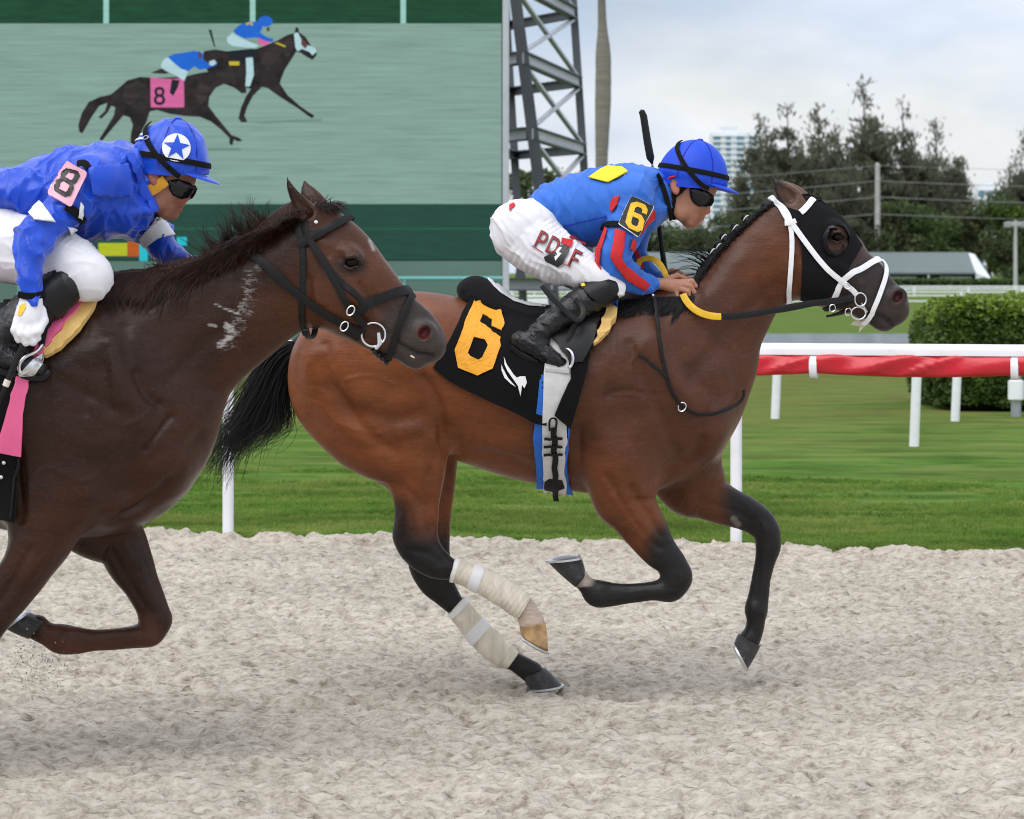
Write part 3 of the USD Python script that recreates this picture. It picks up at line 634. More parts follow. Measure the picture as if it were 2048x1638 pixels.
gi.CreatePrototypesRel().SetTargets(protos)
NG = 52000
gv = 5.5 * rng.random(NG) ** 1.9 + 0.03; gu = rng.uniform(-3.2, 7.0, NG) ; gu = np.where(rng.random(NG) < .3, gu * 1.5, gu)
g2 = np.stack([gu, gv, 0 * gu], -1); keep = meshkit.fbm(g2 * [.9, 2.2, 1], 3, 8) > 0.12 + .05 * gv + .12 * rng.random(NG)
edge_n = 9000; eu = rng.uniform(-2.8, 6.4, edge_n); ev = rng.normal(0.09, 0.05, edge_n)
U, V = np.r_[gu[keep], eu], np.r_[gv[keep], np.abs(ev) + .01]
gp = np.column_stack([RA + U[:, None] * RD + V[:, None] * RN, np.full(len(U), -0.014)])
gi.CreatePositionsAttr(Vt.Vec3fArray.FromNumpy(gp.astype(np.float32))); gi.CreateProtoIndicesAttr(Vt.IntArray.FromNumpy(rng.integers(0, 5, len(U)).astype(np.int32)))
an = rng.uniform(0, 2 * np.pi, len(U)); gi.CreateOrientationsAttr(Vt.QuathArray([Gf.Quath(float(math.cos(x / 2)), 0, 0, float(math.sin(x / 2))) for x in an]))
sc = rng.uniform(.55, 1.15, len(U)) * np.where(np.arange(len(U)) >= keep.sum(), 1.35, .85); gi.CreateScalesAttr(Vt.Vec3fArray.FromNumpy(np.repeat(sc[:, None], 3, 1).astype(np.float32)))

# ------------------------------------------------------------------ the rail along the track
rail = thing('track_rail', 'white running rail wrapped below in red vinyl, nearest to the sand track', 'rail', (*RA, 0))
U0, U1 = -6.2, 9.2
cap = []
prof = [(0.035 * math.cos(t), 0.016 + 0.034 * math.sin(t)) for t in np.linspace(0, math.pi, 9)] + [(-0.035, -0.012), (0.035, -0.012)]
def extrude_rail(prof, u0, u1, zc, n=2):
    us = np.linspace(u0, u1, n); k = len(prof)
    v = np.array([rail_pt(u, a, zc + b) for u in us for a, b in prof])
    f = [[i * k + j, i * k + (j + 1) % k, (i + 1) * k + (j + 1) % k, (i + 1) * k + j] for i in range(n - 1) for j in range(k)]
    f = np.array(f); f = np.vstack([f[:, [0, 1, 2]], f[:, [0, 2, 3]]])
    e = np.array([[0, j, j + 1] for j in range(1, k - 1)]); f = np.vstack([f, e[:, ::-1], e + (n - 1) * k])
    m = trimesh.Trimesh(v, f, process=False)
    if m.volume < 0: m.invert()
    return m
obj('top_rail', extrude_rail(prof, U0, U1, 1.070), 'rail_white', rail)
# red vinyl panels: sagging sleeves with diagonal folds, laced at white straps
strap_u = [-4.05, -2.58, -1.1, 0.4, 1.87, 3.335, 4.40 + .02, 5.9, 7.4]
def strap_px(px):   # rail parameter whose point projects to px
    t = (px - CX) / FPX; return (t * RA[1] - RA[0]) / (RD[0] - t * RD[1])
strap_u = [strap_px(1628) + k * (strap_px(2030) - strap_px(1628)) for k in range(-7, 5)]
for a, b in zip(strap_u[:-1], strap_u[1:]):
    n, kk = 70, 22
    us = np.linspace(a + .018, b - .018, n); ph = np.linspace(0, 2 * np.pi, kk, endpoint=False)
    uu, pp = np.meshgrid(us, ph, indexing='ij'); tt = (uu - a) / (b - a)
    sag = 0.020 * np.sin(np.pi * tt) ** .8
    hz = 0.056 + sag * .42 + 0.004 * (meshkit.fbm(np.stack([uu * 4, 0 * uu, 0 * uu], -1), 2, 4) - .5)
    depth = 0.046 - 0.008 * np.sin(np.pi * tt)
    z = 1.014 - sag * .40 + hz * np.sin(pp); y = depth * np.cos(pp)
    q = np.stack([uu * 5.2 - z * 14, uu * .8, 0 * uu + a], -1)
    fold = (ridged(q * [1, 1, 1], 31) ** 3) * 0.034 + 0.008 * (meshkit.noise(q * [2.2, 2, 1], 32) - .5)
    fold = fold * np.clip(-np.cos(pp) + .2, 0, 1) * np.minimum(1, np.minimum(tt, 1 - tt) * 9 + .3)
    y = y - fold + 0.004
    v = np.stack([RA[0] + uu * RD[0] + y * RN[0], RA[1] + uu * RD[1] + y * RN[1], z], -1).reshape(-1, 3)
    i, j = np.meshgrid(np.arange(n - 1), np.arange(kk), indexing='ij'); qd = np.stack([i * kk + j, i * kk + (j + 1) % kk, (i + 1) * kk + (j + 1) % kk, (i + 1) * kk + j], -1).reshape(-1, 4)
    m = trimesh.Trimesh(v, np.vstack([qd[:, [0, 1, 2]], qd[:, [0, 2, 3]]]), process=False)
    if m.volume < 0: m.invert()
    obj('vinyl_sleeve', m, 'red_vinyl', rail, smooth=True)
for u in strap_u:
    pr = [(0.056 * math.cos(t), 0.066 * math.sin(t)) for t in np.linspace(0, 2 * math.pi, 16, endpoint=False)]
    obj('white_band', extrude_rail(pr, u - .02, u + .02, 0.998), 'rail_white', rail)
def post(u, v=0.0, h=1.05, r=0.032, base=-0.05, lean=0.0):
    p = rail_pt(u, v, base); q = rail_pt(u + lean, v, h); return tube(np.linspace(p, q, 5), r, 14)
for k in range(-2, 4): obj('post', post(k * np.linalg.norm(RB - RA), 0.01, 0.94), 'rail_white', rail)
# the low posts farther in on the turf
for px, py, top, lab in ((1550, 835, 700, 'low white turf post close to the horse chest, just left of the wide gap'), (1910, 840, 706, 'low white turf post standing before the clipped hedge'),
                         (1828, 890, 704, 'low white turf post nearest to the track rail, left of the hedge post'), (2166, 845, 706, None)):
    if not lab: continue
    Y = EYE * FPX / (py - HY); s = FPX / Y; z1 = EYE - (top - HY) / s; X = (px - CX) / s
    t = thing('turf_post', lab, 'post', (X, Y, 0), 'low white posts on the turf')
    r = 0.055 if px != 1828 else 0.052
    obj('shaft', tube(np.linspace([X, Y, -.02], [X + .03, Y, z1 - .02], 4), r * .82, 14), 'rail_white', t)
    obj('cap', tube(np.linspace([X + .03, Y, z1 - .02], [X + .03, Y, z1], 2), r * .9, 14), 'rail_white', t)
Y = 29.5; X = (2032 - CX) / FPX * Y
t = thing('sprinkler_post', 'short grey standpipe with a white collar beside the hedge', 'standpipe', (X, Y, 0))
obj('pipe', tube(np.linspace([X, Y, -.05], [X, Y, .42], 4), .055, 12), 'galvanised', t); obj('collar', tube(np.linspace([X, Y, .17], [X, Y, .36], 3), .085, 14), 'white_paint', t); obj('cap', tube(np.linspace([X, Y, .42], [X, Y, .46], 2), .075, 12), 'galvanised', t)

# ------------------------------------------------------------------ foliage helpers
def cards(c, size, aspect=1.0, seed=0, up=None, droop=0.0, bend=True):
    """Leaf-sized faces at the points c."""
    r = np.random.default_rng(seed); n = len(c)
    d = r.normal(size=(n, 3)); d[:, 2] *= .6
    if up is not None: d = d * .55 + up
    d[:, 2] -= droop; d /= np.linalg.norm(d, axis=1, keepdims=True)
    s = np.cross(d, r.normal(size=(n, 3))); s /= np.linalg.norm(s, axis=1, keepdims=True) + 1e-9
    L = size * r.uniform(.6, 1.3, (n, 1)); w = L / aspect * .5
    v = np.stack([c - s * w * .35 - d * L * .5, c + s * w * .35 - d * L * .5, c + s * w, c + d * L * .55, c - s * w], 1).reshape(-1, 3)
    b = np.arange(n)[:, None] * 5
    return v, np.vstack([b + [0, 1, 2], b + [0, 2, 4], b + [4, 2, 3]])
def round_tree(name, label, X, Y, h, r, mat, seed, n=2600, size=.5, group=None, z0=0.0, squash=.75, catg='tree'):
    q = np.random.default_rng(seed); t = thing(name, label, catg, (X, Y, z0), group)
    c = []; lobes = [(q.normal(0, .42, 3) * [r, r, r * .5] + [0, 0, h - r * squash], r * q.uniform(.45, .72)) for _ in range(9)]
    lobes += [(np.array([q.uniform(-r, r) * .8, q.uniform(-r, r) * .6, h * q.uniform(.15, .5)]), r * q.uniform(.4, .6)) for _ in range(5)]
    for lc, lr in lobes:
        k = n // len(lobes); d = q.normal(size=(k, 3)); d /= np.linalg.norm(d, axis=1, keepdims=True)
        c.append(lc + d * lr * q.random((k, 1)) ** .35 * [1, 1, squash])
    c = np.vstack(c); c = c[c[:, 2] > .15]; c = c[meshkit.fbm(c * (2.2 / r), 2, seed) > .36]
    v, f = cards(c, size, 1.5, seed)
    obj('crown', (v + [X, Y, z0], f), mat, t, smooth=False)
    obj('trunk', tube(smooth_line([[X, Y, z0 - .2], [X + .1 * r, Y, z0 + h * .4], [X, Y, z0 + h * .75]], 8), np.linspace(.03 * h + .06, .04, 8), 8), 'bark', t)
    return t
def pine_tree(label, px, Y, top, width, seed, lean=-.05, low=555, spires=27):
    """A wispy casuarina: many upswept, drooping plumes."""
    q = np.random.default_rng(seed); s = FPX / Y; X = (px - CX) / s; H = EYE + (HY - top) / s; R = width / s / 2
    t = thing('casuarina_tree', label, 'tree', (X, Y, 0), 'wispy dark trees behind the barn')
    limbs, cs, ups = [], [], []
    for k in range(spires):
        a = q.uniform(0, 2 * np.pi); rr = R * q.uniform(.25, 1.0) * (0 if k == 0 else 1)
        tip = np.array([math.cos(a) * rr + lean * H * .6, math.sin(a) * rr * .8, H * (1 if k == 0 else q.uniform(.45, .97) * (1 - .22 * rr / R))])
        root = np.array([0, 0, H * q.uniform(.08, .35)]); mid = (root * .45 + tip * .55) + [math.cos(a) * rr * .3, math.sin(a) * rr * .3, -.02 * H]
        L = smooth_line([root, mid, tip], 14); limbs.append(tube(L, np.linspace(.016 * H, .05, 14) * (1 if k == 0 else .6), 6))
        for u in np.linspace(.18, 1.0, int(34)):
            i = min(int(u * 13), 12); p = L[i] + (L[i + 1] - L[i]) * (u * 13 - i)
            m = int(40 * (1.15 - u) + 14); g = q.normal(size=(m, 3)) * (R * .31 * (1.10 - u) + .018 * H) * [1, 1, .8]
            cs.append(p + g); ups.append(np.tile((L[i + 1] - L[i]) / np.linalg.norm(L[i + 1] - L[i]) * .9, (m, 1)) + g / (np.linalg.norm(g, axis=1, keepdims=True) + .1) * .5)
    c, u = np.vstack(cs), np.vstack(ups); ok = (c[:, 2] > .3) & (meshkit.fbm(c * .55, 2, seed) > .46); c, u = c[ok], u[ok]
    v, f = cards(c, .030 * H, 3.2, seed, up=u)
    obj('crown', (v + [X, Y, 0], f), 'pine_foliage', t, smooth=False)
    vv, ff = cat(*limbs); obj('trunk', (vv + [X, Y, 0], ff), 'bark', t)

# ------------------------------------------------------------------ clipped hedge behind the rail, at the right
hx0, hx1, hy0, hy1, hh = 4.62, 8.6, 30.4, 33.2, 1.24
t = thing('clipped_hedge', 'thick boxy clipped green hedge at the right behind the rail', 'hedge', ((hx0 + hx1) / 2, hy0, 0))
obj('core', box(hx0 + .16, hx1 - .16, hy0 + .16, hy1 - .16, 0, hh - .16, .1), 'hedge_core', t)
q = np.random.default_rng(5); n = 62000
c = np.stack([q.uniform(hx0, hx1, n), q.uniform(hy0, hy1, n), q.uniform(0.02, hh, n)], 1)
side = q.integers(0, 10, n); dpt = np.abs(q.normal(0, .085, n))
c[:, 1] = np.where(side < 5, hy0 + dpt, c[:, 1]); c[:, 2] = np.where((side >= 5) & (side < 8), hh - dpt, c[:, 2]); c[:, 0] = np.where(side == 8, hx0 + dpt, c[:, 0]); c[:, 0] = np.where(side == 9, hx1 - dpt, c[:, 0])
ctr = np.array([(hx0 + hx1) / 2, (hy0 + hy1) / 2, hh * .45]); bulge = .13 * (meshkit.fbm(c * 1.6, 3, 2) - .5) * 2
e = (c - ctr) / np.array([(hx1 - hx0) / 2, (hy1 - hy0) / 2, hh * .55]); rnd = np.clip(np.abs(e).max(1, keepdims=True) / (np.abs(e) ** 7).sum(1, keepdims=True) ** (1 / 7), .8, 1)
c = ctr + (c - ctr) * rnd; c = c + (e * bulge[:, None]); c = c[meshkit.noise(c * 7, 3) > .22]
tip = (c[:, 2] > hh * .78 + .1 * (meshkit.noise(c * 3, 9) - .5)) & (q.random(len(c)) < .55)
obj('leaf_mass', cards(c[~tip], .062, 1.5, 3), 'hedge_leaf', t, smooth=False, kind='stuff'); obj('fresh_leaf_mass', cards(c[tip] + [0, 0, .015], .055, 1.5, 4), 'hedge_tip', t, smooth=False, kind='stuff')
X, Y = (1806 - CX) / FPX * 54, 54
obj('brick_edging', box(X - .16, X + .5, Y, Y + .3, 0, .135, .01), 'brick_red', label='low red brick kerb at the lake shore left of the hedge', cat='kerb')

# ------------------------------------------------------------------ far white rails, barn, hedge row, poles, wires
t = thing('far_rail', 'far white rails running across the infield in front of the barn', 'rail', (0, 130, 0))
for z, hgt in ((.74, .07), (.44, .06), (.18, .06)): obj('rail_bar', box(-28, 40, 129.96, 130.02, z - hgt / 2, z + hgt / 2), 'white_paint', t)
for k, x in enumerate(np.arange(-26, 40, 2.6)): obj('rail_post', box(x - .05, x + .05, 130.03, 130.13, 0, .76), 'white_paint', t)
t = thing('far_rail_upper', 'second far white rail just above and behind the first', 'rail', (0, 176, 0))
for z, hgt in ((.62, .10), (.28, .09)): obj('rail_bar', box(-38, 60, 175.96, 176.02, z - hgt / 2, z + hgt / 2), 'white_paint', t)
for x in np.arange(-36, 60, 3.4): obj('rail_post', box(x - .06, x + .06, 176.03, 176.13, 0, .64), 'white_paint', t)
q = np.random.default_rng(9); n = 16000
c = np.stack([q.uniform(-45, 62, n), 255 + q.uniform(0, 2, n), q.uniform(0, .92, n) ** .8], 1)
t = thing('hedge_row', 'low dark green hedge row in front of the barn', 'hedge', (8, 255, 0))
obj('leaf_mass', cards(c, .34, 1.4, 6), 'green_foliage', t, smooth=False, kind='stuff'); obj('core', box(-45, 62, 255.4, 256.6, 0, .7), 'hedge_core', t)
s = FPX / 420; bx = lambda px: (px - CX) / s; bz = lambda py: EYE + (HY - py) / s
t = thing('barn', 'long low barn with grey-green metal roof and white gable end', 'barn', (bx(1600), 420, 0))
x0, x1, e = bx(1230), bx(1950), bz(545); top = bz(504); y0, y1 = 417., 431.
obj('wall', box(x0 + 1, x1 - .3, y0 + 1.6, y1 - 1.6, 0, e - .05), 'barn_dark', t)
obj('roof', trimesh.Trimesh([[x0, y0, e], [x1 - .4, y0, e], [x1 - .4, (y0 + y1) / 2, top], [x0, (y0 + y1) / 2, top], [x0, y1, e], [x1 - .4, y1, e],
    [x0, y0, e - .25], [x1 - .4, y0, e - .25], [x1 - .4, y1, e - .25], [x0, y1, e - .25]],
    [[0, 1, 2], [0, 2, 3], [3, 2, 5], [3, 5, 4], [6, 7, 1], [6, 1, 0], [9, 4, 5], [9, 5, 8], [6, 9, 8], [6, 8, 7], [1, 7, 8], [1, 8, 5], [1, 5, 2], [0, 3, 4], [0, 4, 9], [0, 9, 6]], process=False), 'roof_metal', t, smooth=False)
gx = bx(1978)
obj('gable', trimesh.Trimesh([[x1 - .35, y0 + .4, 0], [x1 - .35, y1 - .4, 0], [x1 - .35, y1 - .4, e], [x1 - .35, y0 + .4, e], [x1 - .35, (y0 + y1) / 2, top - .05], [gx, y0 + .8, 0], [gx, y1 - .8, 0], [gx, y1 - .8, e * .35], [gx, y0 + .8, e * .35], [x1 + .6, (y0 + y1) / 2, top - .3]],
    [[3, 0, 5], [3, 5, 8], [3, 8, 9], [3, 9, 4], [8, 5, 6], [8, 6, 7], [8, 7, 9], [7, 6, 1], [7, 1, 2], [7, 2, 9], [2, 4, 9]], process=False), 'barn_white', t, smooth=False)
for a, b in ((1876, 1940), (1700, 1830), (1560, 1660)): obj('white_door', box(bx(a), bx(b), y0 + 1.5, y0 + 1.62, 0, bz(553)), 'barn_white', t)
for px, w in ((1340, 20), (1470, 16), (1850, 8)): obj('column', box(bx(px), bx(px) + .25, y0 + .2, y0 + .45, 0, e - .25), 'barn_white', t)
def pole(label, px, Y, top, r, arm=None):
    s = FPX / Y; X = (px - CX) / s; H = EYE + (HY - top) / s
    t = thing('utility_pole', label, 'utility pole', (X, Y, 0)); obj('shaft', tube(np.linspace([X, Y, -.2], [X, Y, H], 6), np.linspace(r, r * .7, 6), 10), 'pole_grey', t)
    if arm:
        obj('crossarm', box(X - arm, X + arm, Y - .1, Y + .1, H - .45, H - .05), 'pole_grey', t)
        for k in (-.85, .85): obj('lamp_head', box(X + k * arm - .28, X + k * arm + .28, Y - .3, Y + .3, H - .6, H - .1, .05), 'galvanised', t)
    else:
        for k in range(4): obj('insulator', tube(np.linspace([X + .2, Y - .1, H - .4 - 1.9 * k], [X + .5, Y - .1, H - .4 - 1.9 * k], 3), .12, 8), 'galvanised', t)
    return X, H
pole('tall grey concrete utility pole rising above the barn roof', 1755, 434, 328, .52)
pole('shorter grey lamp pole with crossarm at the right edge', 2031, 250, 442, .20, .85)
s = FPX / 433
for py0, py1, py2, w in ((374, 331, 338, 'topmost thin'), (408, 362, 372, 'second'), (440, 394, 406, 'third'), (444 + 26, 428, 438, 'lowest')):
    pts = []
    for a, b in (((1180, py0), (1755, py1)), ((1755, py1), (2330, py2 + 6))):
        for u in np.linspace(0, 1, 14):
            px = a[0] + (b[0] - a[0]) * u; py = a[1] + (b[1] - a[1]) * u + 10 * u * (1 - u); pts.append([(px - CX) / s, 433 - (.0 if px > 1700 else 0), EYE + (HY - py) / s])
    obj('power_line', tube(np.array(pts), .055 if 'thin' not in w else .04, 6), 'wire', label=f'{w} power line strung from the tall pole across the trees', cat='power line')

# ------------------------------------------------------------------ towers of flats in the distance
def tower_block(label, px0, px1, top, Y, rows, cols, seed):
    s = FPX / Y; x0, x1 = (px0 - CX) / s, (px1 - CX) / s; H = EYE + (HY - top) / s; D = (x1 - x0) * .8
    t = thing('apartment_tower', label, 'building', ((x0 + x1) / 2, Y, 0))
    obj('wall', box(x0, x1, Y, Y + D, 0, H), 'building_white', t, smooth=False)
    obj('roof_house', box(x0 + (x1 - x0) * .18, x0 + (x1 - x0) * .55, Y + 2, Y + D * .6, H, H + .045 * H), 'building_white', t, smooth=False)
    cw = (x1 - x0) / cols; rh = (H - 3) / rows
    for i in range(rows):
        for j in range(cols):
            a = x0 + cw * j + cw * (.18 if j % 2 else .10); b = a + cw * (.62 if j % 2 == 0 else .42)
            obj('window', box(a, b, Y - .25, Y + .3, 2.2 + rh * i, 2.2 + rh * (i + .66)), 'building_glass', t, smooth=False)
        obj('balcony_slab', box(x0 + cw * .05, x1 - cw * .05, Y - 1.1, Y - .3, 2.0 + rh * (i + .70), 2.0 + rh * (i + .78)), 'building_white', t, smooth=False)
tower_block('tall white apartment tower behind the jockey helmet', 1424, 1518, 266, 1800, 24, 4, 1)
tower_block('pale apartment block half hidden between the dark trees at the right', 1955, 2012, 372, 1500, 9, 3, 2)

# ------------------------------------------------------------------ trees
for args in (('dark wispy casuarina at the left end of the group, beside the tower', 1528, 452, 232, 105, 11), ('casuarina with a forked top, second of the left group', 1585, 446, 208, 120, 12),
             ('slightly lower casuarina in the middle of the group', 1646, 455, 216, 120, 13), ('tallest casuarina, its thin tip bent left above all others', 1738, 448, 166, 150, 14),
             ('broad casuarina just right of the tallest one', 1815, 452, 205, 150, 15), ('casuarina sloping down at the right end of the group', 1880, 458, 240, 130, 16),
             ('small casuarina low at the right end of the group', 1930, 462, 330, 90, 17), ('casuarina cut by the right edge of the photo', 2052, 440, 262, 150, 18),
             ('low casuarina behind the jockey face', 1490, 462, 375, 100, 19), ('low dark casuarina below the tallest one', 1700, 438, 300, 150, 20)):
    pine_tree(*args, lean=-.05 if args[1] < 2000 else 0)
q = np.random.default_rng(77)
belt = [(1215, 360, 'dark', 'olive'), (1275, 425, 'rounded', 'olive'), (1335, 432, 'low', 'green'), (1395, 440, 'bushy', 'olive'), (1450, 425, 'spreading', 'olive'), (1510, 420, 'dense', 'green'), (1570, 410, 'ragged', 'olive'),
        (1640, 405, 'broad', 'green'), (1728, 408, 'bright lime', 'lime'), (1790, 395, 'mid green', 'olive'), (1850, 405, 'tall', 'green'), (1915, 415, 'leaning', 'olive'), (1975, 385, 'yellowish', 'olive'), (2020, 405, 'fresh lime', 'lime'), (2075, 420, 'dark green', 'green')]
where = ['left of the whip', 'right of the whip handle', 'under the jockey chin', 'below the jockey chin at its right', 'between chin and horse mane', 'above the braided mane', 'behind the horse crest', 'behind the horse ears', 'left of the tall pole', 'right of the tall pole', 'over the barn roof middle', 'over the barn roof right end', 'below the pale block', 'beside the lamp pole', 'at the right picture edge']
for k, ((px, top, look, m), w) in enumerate(zip(belt, where)):
    Y = 437 + 4 * (k % 3) - (6 if m == 'lime' else 0); s = FPX / Y; round_tree('leafy_tree', f'{look} leafy tree in the belt behind the barn, {w}', (px - CX) / s, Y, EYE + (HY - top) / s, (36 if m == 'lime' else 52) / s * 1.15, m + '_foliage', 100 + k, 3000, .62, 'leafy trees behind the barn')
    if k % 2 == 0: round_tree('leafy_bush', f'dark bush filling the gap low in the belt, {w}', (px + 32 - CX) / s, Y - 4, EYE + (HY - 455) / s, 50 / s, 'green_foliage' if k % 4 else 'olive_foliage', 200 + k, 2200, .6, 'bushes behind the barn', catg='bush')
s = FPX / 210
round_tree('leafy_tree', 'dark tree seen through the left of the steel tower', (1035 - CX) / s, 210, EYE + (HY - 322) / s, 2.2, 'olive_foliage', 301, 2600, .36)
round_tree('leafy_tree', 'pale small tree seen through the right of the steel tower', (1125 - CX) / s, 214, EYE + (HY - 330) / s, 1.7, 'olive_foliage', 302, 1200, .3)
# royal palm
Y = 60.; s = FPX / Y; cx = lambda px, py: [(px - CX) / s, Y, EYE + (HY - py) / s]
t = thing('royal_palm', 'smooth grey bulging royal palm trunk between tower and whip', 'palm', (cx(1205, 0)[0], Y, 0))
L = smooth_line([cx(1203, 685), cx(1203, 480), cx(1203, 330), cx(1206, 200), cx(1206, 90), cx(1204, 30), cx(1203, -20)], 40)
rad = np.interp(np.arange(40) / 39, [0, .3, .5, .68, .82, .90, 1], np.array([15, 11, 12, 16.3, 15.5, 9, 7.5]) / s)
rad = rad * (1 + .02 * np.sin(np.arange(40) * 2.9)); obj('trunk', tube(L, rad, 18), 'palm_bark', t)
obj('crownshaft', tube(smooth_line([cx(1203, -20), cx(1203, -120), cx(1203, -190)], 8), np.linspace(9, 6, 8) / s, 12), 'palm_green', t)
q = np.random.default_rng(3)
for k in range(11):
    a = k * 2.4; o = np.array(cx(1203, -190)); d = np.array([math.cos(a), math.sin(a), 0]); L = smooth_line([o, o + d * .9 + [0, 0, .75 - .05 * k], o + d * 1.9 + [0, 0, .3 - .12 * k]], 18)
    ms = [tube(L, np.linspace(.03, .008, 18), 5)]
    for i in range(2, 18):
        for sd_ in (-1, 1):
            T = L[i] - L[i - 1]; S = np.cross(T, [0, 0, 1]); S /= np.linalg.norm(S); e = L[i] + S * sd_ * .5 + T * 1.2 + [0, 0, -.22]
            ms.append((np.array([L[i - 1], L[i], e]), np.array([[0, 1, 2]])))
    obj('frond', cat(*ms), 'palm_green', t, smooth=False)

# ------------------------------------------------------------------ lattice steel tower beside the screen
t = thing('steel_tower', 'grey lattice steel tower right beside the video screen', 'tower', (.8, 50, 0))
A = lambda z: np.array([.06 + (6.06 - z) * .127, 47., z]); B = lambda z: np.array([1.15 + (6.64 - z) * .065, 53., z]); C = lambda z: np.array([-.12 + (6.6 - z) * .06, 55.6, z]); Dd = lambda z: np.array([-1.15 + (6.06 - z) * .12, 49.6, z])
for F, w in ((A, .17), (B, .13), (C, .14), (Dd, .15)):
    a, b = F(-.1), F(9.5); obj('leg', beam(a, b, w, w * 1.1, (0, 1, 0)), 'dark_steel', t, smooth=False)
    obj('leg_flange', beam(a + [0, -w * .62, 0], b + [0, -w * .62, 0], w * 1.15, .02, (0, 1, 0)), 'dark_steel', t, smooth=False)
lev = [1.35, 3.22, 5.12, 7.0, 8.9]; lev = [1.30, 2.60, 3.82, 5.08, 6.38, 7.6, 8.9]
def ibeam(a, b, h, w, m1, m2):
    u = np.array([0, 0, h / 2 - .012]); obj('beam', beam(a, b, .03, h - .026, (0, 0, 1)), m1, t, smooth=False)
    obj('beam_flange', beam(a + u, b + u, w, .024), m2, t, smooth=False); obj('beam_flange', beam(a - u, b - u, w, .024), m2, t, smooth=False)
for i, z in enumerate(lev):
    e = np.array([0, -.12, 0])
    ibeam(A(z) + e, B(z) + e, .22, .16, 'grey_steel', 'dark_steel'); ibeam(A(z) + [-.1, -.03, 0], Dd(z) + [0, -.03, 0], .22, .16, 'grey_steel', 'dark_steel')
    ibeam(B(z), C(z), .17, .14, 'dark_steel', 'dark_steel'); ibeam(C(z), Dd(z), .17, .14, 'dark_steel', 'dark_steel')
    if i < len(lev) - 1:
        z2 = lev[i + 1]
        for (F, G) in ((A, B),):
            m = 'grey_steel'
            obj('brace', beam(F(z + .1), G(z2 - .1), .085, .05), m, t, smooth=False); obj('brace', beam(G(z + .1) + [0, .06, 0], F(z2 - .1) + [0, .06, 0], .085, .05), m, t, smooth=False)
t = thing('slatted_bench', 'white slatted bench low behind the steel tower', 'bench', (.5, 58, 0))
for k in range(4): obj('slat', box(.15, .85, 57.9 + .13 * k, 58.0 + .13 * k, .78 + .07 * k, .82 + .07 * k), 'white_paint', t)
for x in (.2, .8): obj('leg', box(x - .03, x + .03, 58, 58.3, 0, .77), 'white_paint', t)

# ------------------------------------------------------------------ the big video screen with the race on it
SY = 45.0; S = FPX / SY
sc_ = lambda px, py, d=0.0: [(px - CX) / S, SY - d, EYE + (HY - py) / S]
X0 = sc_(-330, 0)[0]; X1 = sc_(1005, 0)[0]; ZT = 7.2
t = thing('video_screen', 'huge outdoor video screen showing two racing horses', 'screen', ((X0 + X1) / 2, SY, 0))
def flat(name, poly, d, mat, thick=.004, **k):
    p = Polygon(poly).buffer(0)
    if p.geom_type != 'Polygon': p = max(p.geoms, key=lambda g: g.area)
    m = trimesh.creation.extrude_polygon(p, thick, engine='earcut'); v = np.array(m.vertices)
    w = np.stack([(v[:, 0] - CX) / S, SY - d - v[:, 2], EYE + (HY - v[:, 1]) / S], 1); m = trimesh.Trimesh(w, m.faces, process=False)
    if m.volume < 0: m.invert()
    return obj(name, m, mat, t, smooth=False, **k)
R_ = lambda a, b, c, d: [(a, b), (c, b), (c, d), (a, d)]
obj('cabinet', box(X0 - .1, X1 + .0, SY + .01, SY + .8, 0, ZT + .1), 'board_dark', t, smooth=False)
obj('frame_edge', box(X1, X1 + .105, SY - .05, SY + .8, 0, ZT + .1, .008), 'grey_steel', t)
flat('picture', R_(-330, -165, 1003, 408), 0, 'led_track'); flat('picture_turf', R_(-330, -165, 1003, 47), .006, 'led_turf', label='dark green strip of turf along the top of the picture')
for x in (-86, 212, 505, 806): flat('picture_post', R_(x - 5, -165, x + 6, 47), .012, 'led_post')
flat('caption_panel', R_(-330, 408, 1003, 520), .0, 'led_panel'); flat('panel_line', R_(-330, 456, 1003, 459), .006, 'led_panel_line'); flat('panel_line', R_(-330, 486, 1003, 488), .006, 'led_panel')
for a, b, c, d, m in ((197, 486, 255, 512, 'led_lime'), (256, 466, 278, 513, 'led_orange'), (279, 476, 296, 524, 'led_cyan'), (354, 474, 374, 491, 'led_cyan')): flat('logo_block', R_(a, b, c, d), .012, m)
obj('lower_board', box(X0, X1 - .01, SY - .02, SY + .005, 0, EYE + (HY - 522) / S), 'board_green', t)
obj('hand_rail', tube(np.array([[X0, SY - .5, EYE + (HY - 557) / S * .99], [X1, SY - .5, EYE + (HY - 557) / S * .99]]), .035, 8), 'teal_paint', t)
for x in np.arange(X0 + .6, X1, 1.22): obj('rail_support', tube(np.array([[x, SY - .5, 0], [x, SY - .5, 1.39]]), .03, 8), 'teal_paint', t)
z_ = lambda pts: [(a / 2, b / 2) for a, b in pts]
def blob_poly(pts, r=2.5): return list(Polygon(pts).buffer(0).buffer(r).buffer(-2 * r).buffer(r).exterior.coords) if False else pts
H1 = [(815, 205), (860, 198), (930, 208), (1010, 202), (1060, 183), (1110, 162), (1150, 140), (1178, 132), (1184, 108), (1194, 112), (1197, 130), (1222, 148), (1246, 186), (1268, 205), (1266, 222), (1250, 240), (1228, 228), (1200, 210), (1184, 208), (1166, 238), (1140, 278), (1124, 318), (1120, 335), (1150, 380), (1205, 428), (1240, 452), (1258, 462), (1250, 474), (1234, 464), (1190, 432), (1120, 388), (1070, 352), (1048, 348), (1012, 384), (990, 426), (978, 462), (990, 488), (966, 490), (954, 474), (964, 432), (984, 386), (1004, 356), (960, 340), (890, 320), (840, 300), (812, 250)]
H1f = [(604, 292), (640, 276), (700, 268), (716, 280), (660, 296)]
